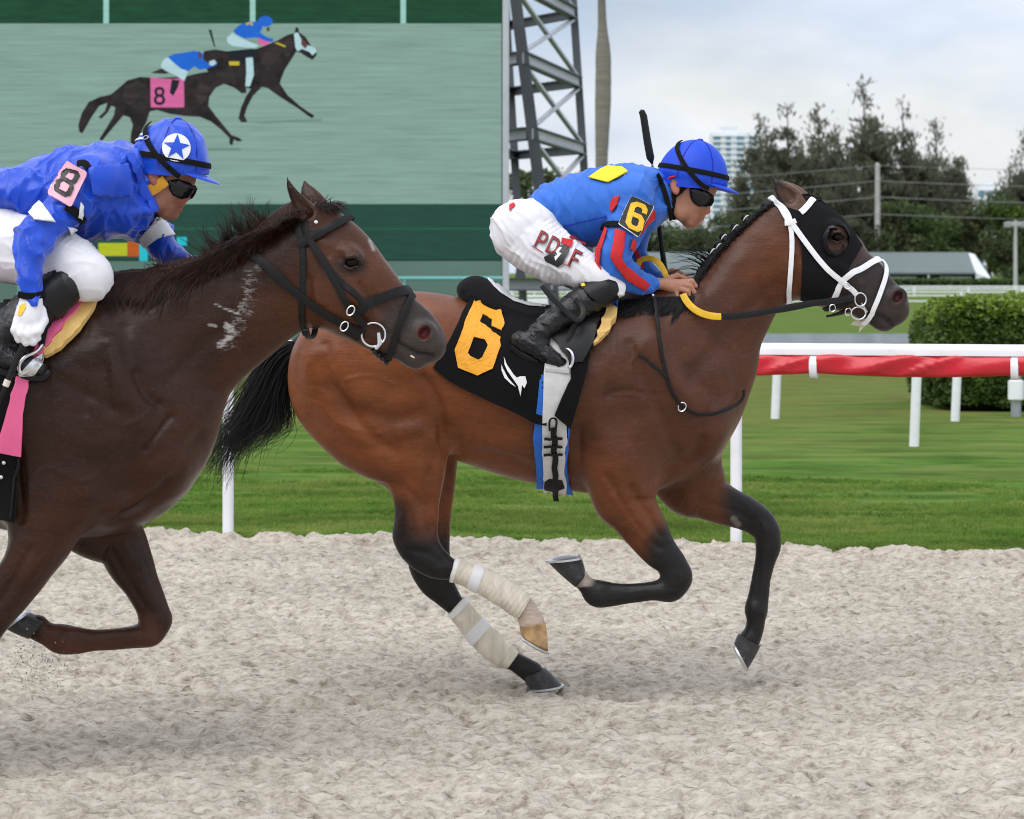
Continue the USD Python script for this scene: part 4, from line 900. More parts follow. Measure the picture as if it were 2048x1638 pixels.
H2 = [(318, 528), (314, 500), (328, 452), (356, 408), (400, 388), (444, 378), (476, 352), (510, 322), (560, 308), (640, 312), (740, 306), (800, 292), (850, 285), (880, 268), (920, 262), (948, 272), (968, 306), (984, 338), (986, 372), (968, 374), (936, 350), (896, 336), (862, 352), (838, 388), (834, 424), (862, 462), (900, 508), (926, 540), (958, 552), (972, 564), (950, 566), (936, 558), (930, 582), (918, 576), (918, 552), (886, 520), (844, 486), (800, 468), (740, 464), (680, 456), (628, 440), (600, 446), (586, 490), (566, 530), (552, 562), (556, 590), (522, 590), (524, 540), (532, 500), (520, 470), (494, 462), (462, 500), (428, 540), (408, 566), (398, 556), (430, 506), (456, 462), (462, 430), (446, 424), (430, 452), (406, 476), (394, 468), (420, 446), (430, 412), (398, 424), (366, 470), (344, 510), (330, 534)]
flat('horse_picture', z_(H1), .012, 'led_horse', label='front dark horse on the screen'); flat('horse_picture', z_(H1f), .012, 'led_horse'); flat('horse_picture', z_(H2), .018, 'led_horse', label='rear dark horse on the screen')
flat('cloth_picture', z_([(602, 308), (640, 314), (690, 316), (736, 312), (738, 420), (736, 430), (604, 430)]), .024, 'led_pink')
m = meshkit.text_mesh('8', 34, 1, bold=True); v = np.array(m.vertices)
obj('number_picture', trimesh.Trimesh(np.stack([(305 + v[:, 0] * .9 - CX) / S, SY - .031 + v[:, 2] * .003, EYE + (HY - 209 + v[:, 1]) / S], 1), m.faces, process=False), 'led_dark', t, smooth=False)
flat('boot_picture', z_([(688, 318), (720, 322), (712, 350), (694, 384), (680, 372)]), .030, 'led_dark')
flat('leg_picture', z_([(648, 250), (662, 234), (690, 226), (722, 262), (752, 290), (738, 324), (700, 300), (664, 284), (644, 270)]), .026, 'led_white')
flat('jockey_picture', z_([(672, 228), (700, 216), (740, 210), (770, 206), (800, 206), (816, 218), (812, 238), (840, 256), (866, 244), (868, 260), (838, 272), (800, 280), (778, 266), (756, 284), (726, 276), (694, 250)]), .030, 'led_blue')
flat('cap_picture', [(388 + 10 * math.cos(a), 111 + 9 * math.sin(a)) for a in np.linspace(0, 2 * np.pi, 14, endpoint=False)], .036, 'led_blue')
flat('glove_picture', z_([(838, 246), (858, 240), (868, 252), (852, 264), (838, 260)]), .037, 'led_white')
flat('leg_picture', z_([(908, 152), (930, 130), (960, 150), (1000, 168), (1036, 182), (1020, 192), (980, 190), (930, 184), (910, 170)]), .020, 'led_white')
flat('jockey_picture', z_([(934, 122), (960, 100), (1000, 86), (1034, 88), (1052, 112), (1040, 130), (1070, 150), (1096, 156), (1090, 168), (1054, 166), (1024, 150), (980, 154), (944, 138)]), .024, 'led_blue')
flat('cap_picture', [(531 + 15 * math.cos(a), 43 + 11 * math.sin(a)) for a in np.linspace(0, 2 * np.pi, 14, endpoint=False)], .030, 'led_blue')
flat('sash_picture', z_([(1030, 150), (1060, 164), (1084, 168), (1060, 184), (1036, 178)]), .031, 'led_pink'); flat('spot_picture', z_([(982, 92), (1010, 88), (1014, 108), (990, 112)]), .031, 'led_yellow')
flat('bridle_picture', z_([(1176, 134), (1192, 130), (1214, 176), (1258, 190), (1268, 206), (1250, 222), (1238, 208), (1208, 196), (1190, 206), (1182, 190)]), .020, 'led_white')
flat('girth_picture', z_([(984, 232), (1012, 230), (1016, 300), (1000, 346), (982, 346), (986, 290)]), .024, 'led_white'); flat('number_picture', z_([(916, 246), (958, 246), (958, 262), (918, 262)]), .024, 'led_yellow')
for pg in ([(640, 330), (700, 340), (740, 372), (720, 440), (660, 430), (630, 400)], [(500, 350), (548, 326), (580, 340), (560, 390), (520, 420), (492, 400)], [(800, 330), (836, 350), (826, 400), (800, 420), (784, 380)], [(1060, 210), (1100, 186), (1130, 196), (1104, 250), (1070, 280), (1046, 250)], [(1140, 164), (1164, 150), (1176, 190), (1150, 232), (1132, 210)], [(864, 300), (900, 284), (936, 300), (944, 336), (900, 320)]): flat('sheen_picture', Polygon(z_(pg)).buffer(2).buffer(-1), .019, 'led_sheen')
for pg in ([(1206, 146), (1232, 180), (1222, 196), (1206, 180)], [(776, 212), (800, 210), (812, 226), (796, 236)], [(1066, 112), (1078, 108), (1080, 124), (1068, 126)]): flat('detail_picture', z_(pg), .034, 'led_brown')
for pg in ([(700, 226), (740, 222), (770, 240), (752, 262), (716, 252)], [(960, 110), (1000, 98), (1030, 112), (1010, 130), (968, 128)]): flat('fold_picture', z_(pg), .034, 'led_cyan' if False else 'led_blue')
for pg in ([(330, 575), (560, 590), (760, 588), (960, 592), (970, 602), (700, 606), (420, 604)], [(930, 486), (1060, 484), (1290, 474), (1290, 484), (1060, 496)]): flat('shadow_picture', z_(pg), .006, 'led_shade')
flat('saddle_picture', z_([(900, 206), (1000, 196), (1036, 196), (1024, 240), (980, 246), (916, 226)]), .022, 'led_dark'); flat('whip_picture', z_([(834, 118), (846, 120), (862, 188), (857, 188)]), .016, 'led_dark')
flat('rein_picture', z_([(1098, 172), (1110, 170), (1144, 184), (1140, 190)]), .02, 'led_yellow')
# ------------------------------------------------------------------ the horses
YA, YB = 10.0, 8.55          # middle planes of the two horses
def near_far(secs, dyk=1.0):
    return secs
TORSO6 = [(716, 606, 714, 836, .21, 0, .02), (760, 584, 752, 872, .265, 0, .05), (838, 583, 835, 888, .275, 0, .0), (915, 597, 912, 908, .285, 0, -.08), (1000, 618, 990, 940, .30, 0, -.18),
          (1090, 622, 1078, 966, .305, 0, -.25), (1170, 606, 1155, 983, .285, 0, -.32), (1240, 596, 1232, 990, .255, 0, -.38), (1262, 604, 1262, 985, .235, 0, -.38)]
NECK6 = [(1205, 612, 1415, 915, .215, 0, -.20), (1262, 592, 1458, 835, .185, 0, -.25), (1320, 582, 1484, 760, .15, 0, -.25), (1372, 566, 1515, 695, .118, 0, -.22), (1408, 530, 1537, 650, .100, 0, -.18), (1450, 486, 1556, 622, .090, 0, -.14), (1500, 438, 1585, 596, .085, 0, -.1), (1545, 404, 1606, 562, .078, 0, 0)]
HEAD6 = [(1618, 398, 1566, 520, .078, 0, .05), (1662, 420, 1582, 572, .095, 0, .12), (1699, 458, 1604, 598, .098, 0, .22), (1729, 498, 1646, 608, .080, 0, .15), (1754, 523, 1692, 624, .060, 0, .05), (1776, 552, 1724, 641, .052, 0, 0), (1791, 567, 1748, 652, .054, 0, -.05)]
def leg_pair(near, dn, df=None):
    return near
HIND_N6 = [(782, 694, 602, 800, .12, -.11), (870, 690, 602, 846, .135, -.12), (884, 738, 640, 884, .13, -.13), (885, 784, 674, 903, .115, -.14), (885, 852, 740, 937, .085, -.148), (884, 896, 768, 961, .068, -.15), (881, 938, 783, 986, .054, -.15), (877, 1010, 790, 1030, .042, -.15), (874, 1062, 785, 1076, .043, -.15)]
HIND_N6b = [(876, 1078, 800, 1108, .041, -.15), (900, 1112, 846, 1142, .035, -.15), (930, 1128, 916, 1166, .028, -.15), (980, 1147, 965, 1187, .027, -.15), (1022, 1166, 1000, 1209, .030, -.15), (1050, 1186, 1026, 1228, .036, -.15), (1070, 1208, 1036, 1238, .032, -.15), (1088, 1238, 1038, 1250, .034, -.15)]
HIND_F6 = [(790, 690, 610, 790, .12, .11), (880, 700, 622, 850, .13, .12), (896, 745, 660, 888, .125, .13), (902, 792, 694, 912, .11, .14), (905, 862, 750, 948, .080, .148), (903, 908, 778, 980, .062, .15), (902, 955, 792, 1010, .050, .15), (902, 1010, 806, 1032, .043, .15), (900, 1056, 812, 1068, .042, .15), (899, 1096, 816, 1110, .042, .15)]
HIND_F6b = [(898, 1118, 818, 1138, .040, .15), (905, 1152, 835, 1166, .034, .15), (915, 1178, 868, 1200, .029, .15), (932, 1206, 906, 1236, .027, .15), (962, 1236, 930, 1268, .027, .15), (1000, 1276, 968, 1310, .030, .15), (1030, 1300, 1004, 1332, .036, .15), (1052, 1316, 1020, 1338, .031, .15), (1084, 1334, 1044, 1356, .033, .15)]
FORE_N6 = [(1335, 850, 1180, 880, .10, -.13), (1322, 930, 1172, 960, .105, -.14), (1305, 975, 1184, 1004, .088, -.15), (1314, 1005, 1213, 1034, .070, -.15), (1332, 1045, 1245, 1070, .056, -.15), (1354, 1094, 1284, 1110, .042, -.15), (1370, 1118, 1310, 1130, .039, -.15), (1382, 1150, 1322, 1142, .040, -.15)]
FORE_N6b = [(1326, 1146, 1381, 1172, .040, -.15), (1318, 1158, 1358, 1196, .038, -.15), (1294, 1164, 1300, 1201, .029, -.15), (1258, 1167, 1262, 1206, .026, -.15), (1222, 1165, 1225, 1212, .028, -.15), (1200, 1160, 1196, 1215, .037, -.15), (1180, 1154, 1168, 1188, .031, -.15), (1172, 1144, 1150, 1172, .034, -.15), (1166, 1134, 1136, 1160, .036, -.15)]
FORE_F6 = [(1430, 850, 1290, 930, .10, .12), (1440, 925, 1322, 1000, .10, .14), (1452, 962, 1365, 1013, .075, .15), (1480, 988, 1410, 1029, .055, .15), (1518, 1008, 1458, 1043, .043, .15), (1544, 1028, 1490, 1058, .040, .15), (1560, 1060, 1508, 1074, .041, .15), (1562, 1088, 1511, 1092, .038, .15),
           (1552, 1120, 1510, 1118, .030, .15), (1542, 1158, 1503, 1156, .026, .15), (1538, 1198, 1495, 1194, .028, .15), (1536, 1220, 1489, 1217, .035, .15), (1531, 1240, 1493, 1238, .031, .15), (1527, 1262, 1490, 1256, .032, .15), (1520, 1286, 1480, 1270, .036, .15)]
def bend(field, secs, Y0, k=.03, pad=.09):
    field.loft(Loft(secs, Y0), k, pad=pad)
def ear(field, secs, Y0, dy, side):
    """A pricked ear from (left x, y, right x, y) sections, base first: a pointed leaf with a hollow that faces outwards."""
    n = len(secs); full, hol = [], []
    for i, (x0, y0, x1, y1) in enumerate(secs):
        u = i / (n - 1); hw = math.hypot(x1 - x0, y1 - y0) / 2 / FPX * Y0
        full.append((x1, y1, x0, y0, min(.026, hw * .8 + .002), dy + side * .016 * u))
        if 0 < i < n - 1: hol.append((x1 - (x1 - x0) * .18, y1 - (y1 - y0) * .18, x0 + (x1 - x0) * .30, y0 + (y1 - y0) * .30, min(.020, hw * .6), dy + side * (.016 * u + .023)))
    field.loft(Loft(full, Y0), .012, pad=.03); field.loft(Loft(hol, Y0), .006, sub=True, pad=.03)
def groove(v, n, p2, line, depth, rad, keep):
    """Presses a furrow (or, with depth < 0, raises a ridge) along a line seen in side view, on the points marked by keep."""
    d = segdist(p2, smooth_line(line, 24) if len(line) > 2 else line)
    return v - n * (depth * np.exp(-(d / rad) ** 2) * keep)[:, None]
def paint(col, p2, line, rad, soft, c, amt=1.0, keep=None):
    w = amt * (1 - sstep(segdist(p2, line), rad - soft, rad + soft))
    if keep is not None: w = w * keep
    return col + (np.asarray(c) - col) * w[:, None]
def hoof_mesh(cor_a, cor_b, toe, heel, Y, w=.060, wc=.044):
    """Coronet line a (front) - b (rear), sole from toe to heel, in pixels; a hollow-free horny wall with a rounded front."""
    rows = []
    for u in np.linspace(0, 1, 7):
        f = np.array(cor_a) * (1 - u) + np.array(toe) * u; r = np.array(cor_b) * (1 - u) + np.array(heel) * u
        cc = (np.array(cor_a) + cor_b + toe + heel) / 4; b_ = 1 + .05 * math.sin(math.pi * u); f, r = cc + (f - cc) * b_, cc + (r - cc) * b_
        rows.append((W(*f, Y), W(*r, Y), wc + (w - wc) * u + (.004 if u == 0 else 0)))
    k = 22; v = []
    for f, r, ww in rows:
        c, a = (f + r) / 2, (f - r) / 2
        for t in np.linspace(0, 2 * np.pi, k, endpoint=False):
            x, y = math.cos(t), math.sin(t); x = x if x > 0 else x * .92
            v.append(c + a * x + np.array([0, ww * y * (1.0 if x > -.3 else .92), 0]))
    n = len(rows); i, j = np.meshgrid(np.arange(n - 1), np.arange(k), indexing='ij')
    q = np.stack([i * k + j, i * k + (j + 1) % k, (i + 1) * k + (j + 1) % k, (i + 1) * k + j], -1).reshape(-1, 4)
    v += [(rows[0][0] + rows[0][1]) / 2, (rows[-1][0] + rows[-1][1]) / 2 - ((rows[-1][0] + rows[-1][1]) / 2 - (rows[0][0] + rows[0][1]) / 2) * .12]
    jj = np.arange(k); c0 = n * k
    f = np.vstack([q[:, [0, 1, 2]], q[:, [0, 2, 3]], np.stack([np.full(k, c0), (jj + 1) % k, jj], 1), np.stack([np.full(k, c0 + 1), (n - 1) * k + jj, (n - 1) * k + (jj + 1) % k], 1)])
    m = trimesh.Trimesh(np.array(v), f, process=False)
    if m.volume < 0: m.invert()
    return m
def shoe_mesh(cor_mid, toe, heel, Y, w=.060):
    a, b, cm = W(*toe, Y), W(*heel, Y), W(*cor_mid, Y)
    c, ax = (a + b) / 2, (a - b) / 2; dn = c - cm; dn -= ax * (dn @ ax) / (ax @ ax); dn /= np.linalg.norm(dn)
    t = np.linspace(-2.55, 2.55, 26); L = np.array([c + ax * math.cos(x) * .95 + np.array([0, w * .95 * math.sin(x), 0]) + dn * .004 for x in t])
    N = np.tile(dn, (len(L), 1)); return ribbon(L, N, .021, .010)
def strands_from(roots, dirs, lens, n=9, grav=.5, curl=.3, seed=0, wid=.0022, wind=(0, 0, 0), taper=.35):
    r = np.random.default_rng(seed); out, wd = [], []
    for p, d, l in zip(roots, dirs, lens):
        d = d / np.linalg.norm(d); ph = r.uniform(0, 6.28, 3); q = [p]; step = l / (n - 1)
        for i in range(1, n):
            u = i / (n - 1); e = d + np.array([0, 0, -grav]) * u + np.asarray(wind) * u + curl * u * np.array([math.sin(5 * u + ph[0]), .6 * math.sin(4 * u + ph[1]), math.sin(6 * u + ph[2])])
            q.append(q[-1] + e / np.linalg.norm(e) * step)
        out.append(np.array(q)); wd.append(wid * r.uniform(.7, 1.3) * np.linspace(1, taper, n))
    return out, wd

def build_horse(Y0, parts, lo, hi, res, extra):
    F = Field(lo, hi, res)
    for secs, k in parts: F.loft(Loft(secs, Y0), k)
    extra(F)
    return F
# ---- horse number 6
ZB = W(0, 1395, YA)[2]
F6 = Field([W(545, 0, YA)[0], YA - .40, -.02], [W(1840, 0, YA)[0], YA + .40, W(0, 335, YA)[2]], .0068)
for secs, k in ((TORSO6, .03), (NECK6, .09), (HEAD6, .05), (HIND_N6, .05), (HIND_N6b, .02), (HIND_F6, .05), (HIND_F6b, .02), (FORE_N6, .05), (FORE_N6b, .018), (FORE_F6, .05)): F6.loft(Loft(secs, YA), k)
bl = lambda F, Y0, px, py, dy, r, k=.04, sub=False, rot=None: F.blob(W(px, py, Y0 + dy), r, k, sub, rot)
def head_detail(F, Y0, eye, nostril, cheek, lip_u, lip_l, mouth, s, ridge):
    for sd in (-1, 1):
        bl(F, Y0, *cheek, sd * .045, (.085, .045, .085), .04)
        bl(F, Y0, eye[0], eye[1] - 14 * s, sd * .072, (.040, .022, .022), .02, rot=rotm([0, 1, 0], 35))     # brow
        bl(F, Y0, eye[0], eye[1], sd * .100, (.026, .018, .020), .010, True)
        bl(F, Y0, *nostril, sd * .045, (.034, .018, .036), .02, rot=rotm([0, 1, 0], 30))
        F.chain([W(*ridge[0], Y0 + sd * .088), W(*ridge[1], Y0 + sd * .066)], [.014, .006], .025)            # facial crest
    for sd in (-1, 1):
        e = lambda pts: [W(eye[0] + x * s, eye[1] + y * s, Y0 + sd * d) for x, y, d in pts]
        F.chain(e([(-17, 3, .088), (-9, -8, .096), (4, -10, .098), (15, 2, .088)]), [.004, .0065, .0065, .004], .006); F.chain(e([(-16, 5, .090), (-3, 12, .098), (14, 6, .090)]), [.0035, .005, .0035], .006)
    bl(F, Y0, *lip_u, 0, (.034, .042, .036), .03); bl(F, Y0, *lip_l, 0, (.036, .036, .024), .02, rot=rotm([0, 1, 0], 20))
    Yn = F.ray(np.array([nostril], float), Y0 - .2, Y0 + .02)[0] - Y0; Ym = F.ray(np.array(mouth, float), Y0 - .2, Y0 + .02) - Y0; Ym = np.where(np.isnan(Ym), -.02, Ym)
    for sd in (-1, 1):
        F.blob(W(*nostril, Y0 - sd * (Yn + .004)), (.016, .024, .022), .006, True, rot=rotm([0, 1, 0], 35))
        F.chain([W(*p, Y0 - sd * y) for p, y in zip(mouth, Ym)], [.0065] * len(mouth), .004, True)
head_detail(F6, YA, (1676, 473), (1796, 594), (1610, 540), (1795, 622), (1764, 648), [(1786, 648), (1764, 632), (1742, 626)], 1.0, [(1668, 528), (1718, 566)])
EAR6 = [(1560, 412, 1614, 404), (1554, 396, 1602, 394), (1550, 384, 1588, 384), (1547, 374, 1573, 375), (1545.5, 365, 1560, 366), (1544.5, 357, 1551, 358), (1544.5, 351, 1546.5, 351)]
ear(F6, EAR6, YA, -.038, -1); ear(F6, [(a + 16, b + 2, c + 14, d + 2) for a, b, c, d in EAR6], YA, .042, 1)
for sd in (-1, 1):      # big muscle masses
    bl(F6, YA, 700, 720, sd * .16, (.17, .11, .15), .08); bl(F6, YA, 838, 700, sd * .20, (.10, .07, .12), .08)
    bl(F6, YA, 1262, 800, sd * .155, (.125, .085, .24), .07, rot=rotm([0, 1, 0], 22)); bl(F6, YA, 1215, 905, sd * .16, (.12, .075, .11), .06)
    bl(F6, YA, 1408, 850, sd * .085, (.090, .095, .115), .05)
bl(F6, YA, 1240, 612, 0, (.13, .05, .05), .06)
v6, f6 = F6.mesh(); n6 = vnormals(v6, f6); p6 = PX(v6)
nearside = np.clip(-n6[:, 1] * 1.6, 0, 1) * (v6[:, 1] < YA)
rightside = np.abs(n6[:, 1])
for line, dep, rad in (([(640, 730), (670, 786), (705, 815), (746, 830), (792, 838), (840, 824)], .011, 15), ([(655, 712), (690, 765), (735, 792), (790, 800)], -.006, 26),
        ([(845, 752), (868, 785), (882, 828), (882, 880)], .016, 10), ([(620, 842), (668, 884), (730, 898), (792, 892)], .006, 14), ([(800, 865), (845, 858), (870, 880)], -.010, 16),
        ([(598, 720), (590, 790), (612, 860)], .005, 12), ([(740, 935), (800, 970), (845, 1010)], .007, 10), ([(860, 940), (850, 1000), (862, 1060)], .007, 7),
        ([(1480, 762), (1455, 790), (1430, 808), (1412, 855), (1396, 905)], .010, 13), ([(1440, 700), (1410, 730), (1380, 765)], .010, 14), ([(1157, 860), (1158, 930), (1168, 985)], .013, 11),
        ([(1297, 967), (1335, 940), (1378, 915), (1402, 880)], .011, 12), ([(1215, 955), (1245, 1005), (1278, 1052), (1318, 1096)], .011, 8), ([(1262, 975), (1290, 1020), (1322, 1072)], .009, 7), ([(1240, 985), (1268, 1030), (1300, 1076)], -.007, 8),
        ([(1260, 690), (1290, 760), (1330, 850), (1350, 905)], .010, 12), ([(1215, 790), (1260, 780), (1290, 790)], .006, 6), ([(1200, 735), (1190, 800), (1195, 860)], -.006, 16),
        ([(1600, 596), (1590, 560), (1592, 520)], .009, 8), ([(1560, 640), (1535, 610), (1520, 560)], .007, 9), ([(1666, 600), (1690, 575), (1722, 560)], .006, 7),
        ([(1400, 1005), (1450, 1015), (1500, 1040)], .006, 7), ([(1520, 1090), (1518, 1150), (1510, 1200)], .004, 5), ([(800, 1100), (850, 1105), (880, 1125)], .006, 7)):
    v6 = groove(v6, n6, p6, line, dep, rad, rightside)
for line, dep, rad in (([(1175, 800), (1215, 880), (1250, 930)], -.012, 30), ([(1288, 630), (1335, 740), (1392, 830)], -.011, 20), ([(1330, 650), (1372, 740), (1430, 790)], .008, 14), ([(1290, 690), (1380, 620), (1480, 520)], -.007, 22), ([(1392, 735), (1462, 655), (1545, 575)], .009, 14),
        ([(1208, 960), (1262, 1040), (1312, 1100)], -.006, 12), ([(690, 640), (775, 690), (858, 735)], -.010, 30), ([(616, 715), (640, 800), (715, 875)], -.010, 20), ([(650, 690), (674, 775), (722, 850), (790, 905)], .011, 12), ([(852, 885), (830, 960), (806, 1040)], -.006, 14), ([(868, 920), (862, 990), (868, 1050)], .006, 8),
        ([(930, 760), (1040, 790), (1080, 800)], -.006, 30), ([(890, 900), (960, 905), (1060, 935)], .006, 10), ([(1150, 690), (1195, 720), (1215, 790)], .008, 16), ([(1418, 960), (1470, 985), (1520, 1020)], -.005, 10), ([(1602, 470), (1610, 530), (1604, 580)], .006, 10)):
    v6 = groove(v6, n6, p6, line, dep, rad, rightside)
for ln in ([(1080, 925), (1050, 915), (1010, 905), (975, 880)], [(1228, 990), (1262, 1040), (1290, 1080)], [(1340, 830), (1370, 850), (1400, 840)], [(1280, 700), (1262, 740), (1270, 790)], [(1480, 1000), (1510, 1025), (1530, 1060)], [(690, 760), (740, 752), (790, 770)], [(640, 800), (690, 850), (760, 868)], [(1690, 560), (1712, 575), (1740, 590)], [(1420, 660), (1460, 690), (1480, 720)], [(830, 930), (842, 990), (850, 1040)], [(800, 960), (822, 1010), (836, 1060)]):
    v6 = groove(v6, n6, p6, ln, -.0030, 3.6, rightside)
for u in range(5):      # faint ribs, flank wrinkles
    v6 = groove(v6, n6, p6, [(925 + 22 * u, 830), (918 + 24 * u, 880), (930 + 26 * u, 930)], .0018, 7, nearside)
    v6 = groove(v6, n6, p6, [(1238 - 6 * u, 744 + 13 * u), (1268, 752 + 11 * u), (1296 - 4 * u, 748 + 12 * u)], .002, 4.5, nearside)
v6 = v6 + n6 * ((0.007 * (meshkit.fbm(v6 * 14, 3, 2) - .5) + .016 * (meshkit.fbm(v6 * 6, 2, 12) - .5)) * np.clip(rightside, 0, 1))[:, None]
p6 = PX(v6); N6 = vnormals(v6, f6)
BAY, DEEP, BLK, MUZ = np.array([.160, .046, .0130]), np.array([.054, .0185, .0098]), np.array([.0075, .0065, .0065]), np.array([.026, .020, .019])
c6 = np.tile(BAY, (len(v6), 1))
def ramp_to(col, w, c): return col + (np.asarray(c) - col) * w[:, None]
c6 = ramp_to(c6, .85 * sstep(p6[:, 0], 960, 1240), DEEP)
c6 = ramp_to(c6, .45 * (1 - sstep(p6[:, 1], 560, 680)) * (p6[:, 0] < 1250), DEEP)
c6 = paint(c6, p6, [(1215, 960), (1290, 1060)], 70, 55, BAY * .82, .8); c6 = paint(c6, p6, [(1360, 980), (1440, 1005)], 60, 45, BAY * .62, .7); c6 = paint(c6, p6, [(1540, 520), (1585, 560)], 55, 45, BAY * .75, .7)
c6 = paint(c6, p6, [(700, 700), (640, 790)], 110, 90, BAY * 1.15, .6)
far = (v6[:, 1] > YA).astype(float)
c6 = ramp_to(c6, (sstep(p6[:, 1], 1020, 1100) * (p6[:, 0] < 1100)), BLK); c6 = paint(c6, p6, [(788, 1030), (795, 1120)], 34, 24, BLK, .9)
c6 = paint(c6, p6, [(1350, 1125), (1380, 1165), (1330, 1185), (1200, 1190), (1180, 1170)], 62, 26, BLK); c6 = paint(c6, p6, [(1335, 1085), (1378, 1150)], 34, 20, BLK, .9)
c6 = paint(c6, p6, [(1500, 1010), (1550, 1060), (1530, 1150), (1510, 1270)], 55, 24, BLK, 1, (p6[:, 0] > 1395) * 1.0)
c6 = paint(c6, p6, [(1740, 560), (1800, 620), (1760, 660)], 62, 30, MUZ, .95)
c6 = paint(c6, p6, [(1666, 474), (1684, 474)], 15, 8, (.010, .006, .005), .9); c6 = paint(c6, p6, [(1546, 351), (1560, 395)], 20, 10, BLK * 1.5, .8); c6 = paint(c6, p6, [(1582, 380), (1605, 412)], 20, 12, (.13, .075, .05), .8)
c6 = paint(c6, p6, [(1467, 1038), (1476, 1049)], 6, 2.5, (.13, .115, .10), 1)
near = 1 - far
c6 = paint(c6, p6, [(1060, 1205), (1076, 1252)], 40, 10, (.42, .33, .27), 1, near * (p6[:, 1] < 1300)); c6 = paint(c6, p6, [(1166, 1136), (1164, 1152)], 24, 9, (.36, .30, .25), 1, near * (p6[:, 1] < 1175))
c6 = paint(c6, p6, [(1796, 595)], 10, 5, (.055, .010, .010), 1); c6 = paint(c6, p6, [(1784, 650), (1764, 634), (1746, 628)], 3.5, 2, (.006, .005, .005), .9)
k6 = np.zeros(len(v6)); k6 = np.maximum(k6, .34 * (1 - sstep(segdist(p6, [(1782, 652), (1770, 655)]), 4, 16))); k6 = np.maximum(k6, .30 * (1 - sstep(segdist(p6, [(1510, 470), (1518, 462)]), 2, 14))); k6 = np.maximum(k6, .24 * (1 - sstep(segdist(p6, [(700, 912), (720, 928)]), 3, 14)) * far)
h6 = thing('racehorse', 'bay racehorse in the lead at full gallop, black hood and white bridle', 'horse', (W(1100, 900, YA)[0], YA, 0))
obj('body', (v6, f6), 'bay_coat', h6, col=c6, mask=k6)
def eyes(h, Y0, px, py, dy, r, mat='horse_eye'):
    for sd in (-1, 1): obj('eye', ellipsoid(W(px, py, Y0 + sd * dy), r), mat, h, smooth=True)
eyes(h6, YA, 1676, 473, .080, (.020, .014, .017))
hoof = [((1056, 1256), (1093, 1252)), ]
def add_hoof(h, ca, cb, toe, heel, Y, mat, w=.058, shoe=True, label=None):
    p = obj('hoof', hoof_mesh(ca, cb, toe, heel, Y, w), mat, h, smooth=50, label=label)
    if shoe:
        obj('shoe', shoe_mesh(((ca[0] + cb[0]) / 2, (ca[1] + cb[1]) / 2), toe, heel, Y, w), 'aluminium_shoe', p, smooth=False)
add_hoof(h6, (1091, 1244), (1037, 1253), (1096, 1303), (1042, 1272), YA - .15, 'pale_hoof', .048, label='pale hoof of the lifted hind leg')
add_hoof(h6, (1090, 1336), (1044, 1354), (1124, 1370), (1056, 1378), YA + .15, 'dark_hoof', .060)
add_hoof(h6, (1150, 1174), (1172, 1146), (1095, 1124), (1166, 1116), YA - .15, 'dark_hoof', .056)
add_hoof(h6, (1521, 1292), (1476, 1266), (1495, 1338), (1467, 1286), YA + .15, 'dark_hoof', .054)
# white leg bandages
for L, Y in (([(909, 1119, 898, 1160, .034, -.15), (932, 1127, 918, 1167, .033, -.15), (980, 1144, 964, 1190, .033, -.15), (1024, 1164, 1000, 1213, .036, -.15), (1053, 1187, 1028, 1231, .041, -.15), (1060, 1198, 1036, 1236, .039, -.15)], 0),
             ([(926, 1194, 897, 1226, .033, .15), (950, 1221, 917, 1254, .033, .15), (990, 1262, 956, 1300, .034, .15), (1022, 1292, 994, 1330, .039, .15), (1036, 1305, 1013, 1337, .038, .15)], 1)):
    lf = Loft(L, YA, 12); m = lf.mesh(28, .004); vv = np.array(m.vertices); nn = vnormals(vv, m.faces); pp = PX(vv)
    along = (pp @ np.array([.8, .6])); vv += nn * (.0010 * np.sin(along * .62) + .005 * (meshkit.noise(vv * 40, 4) - .5))[:, None]
    b = obj('leg_bandage', (vv, m.faces), 'bandage', h6, smooth=True)
    for a, e in ((1, 5), (16, 21)):
        sub = Loft(L, YA, 12); sl = slice(a, e + 1); sub.c, sub.h, sub.w, sub.n, sub.k = sub.c[sl], sub.h[sl], sub.w[sl], sub.n[sl], sub.k[sl]
        obj('tape', sub.mesh(28, .0068), 'white_tape', b, smooth=40)
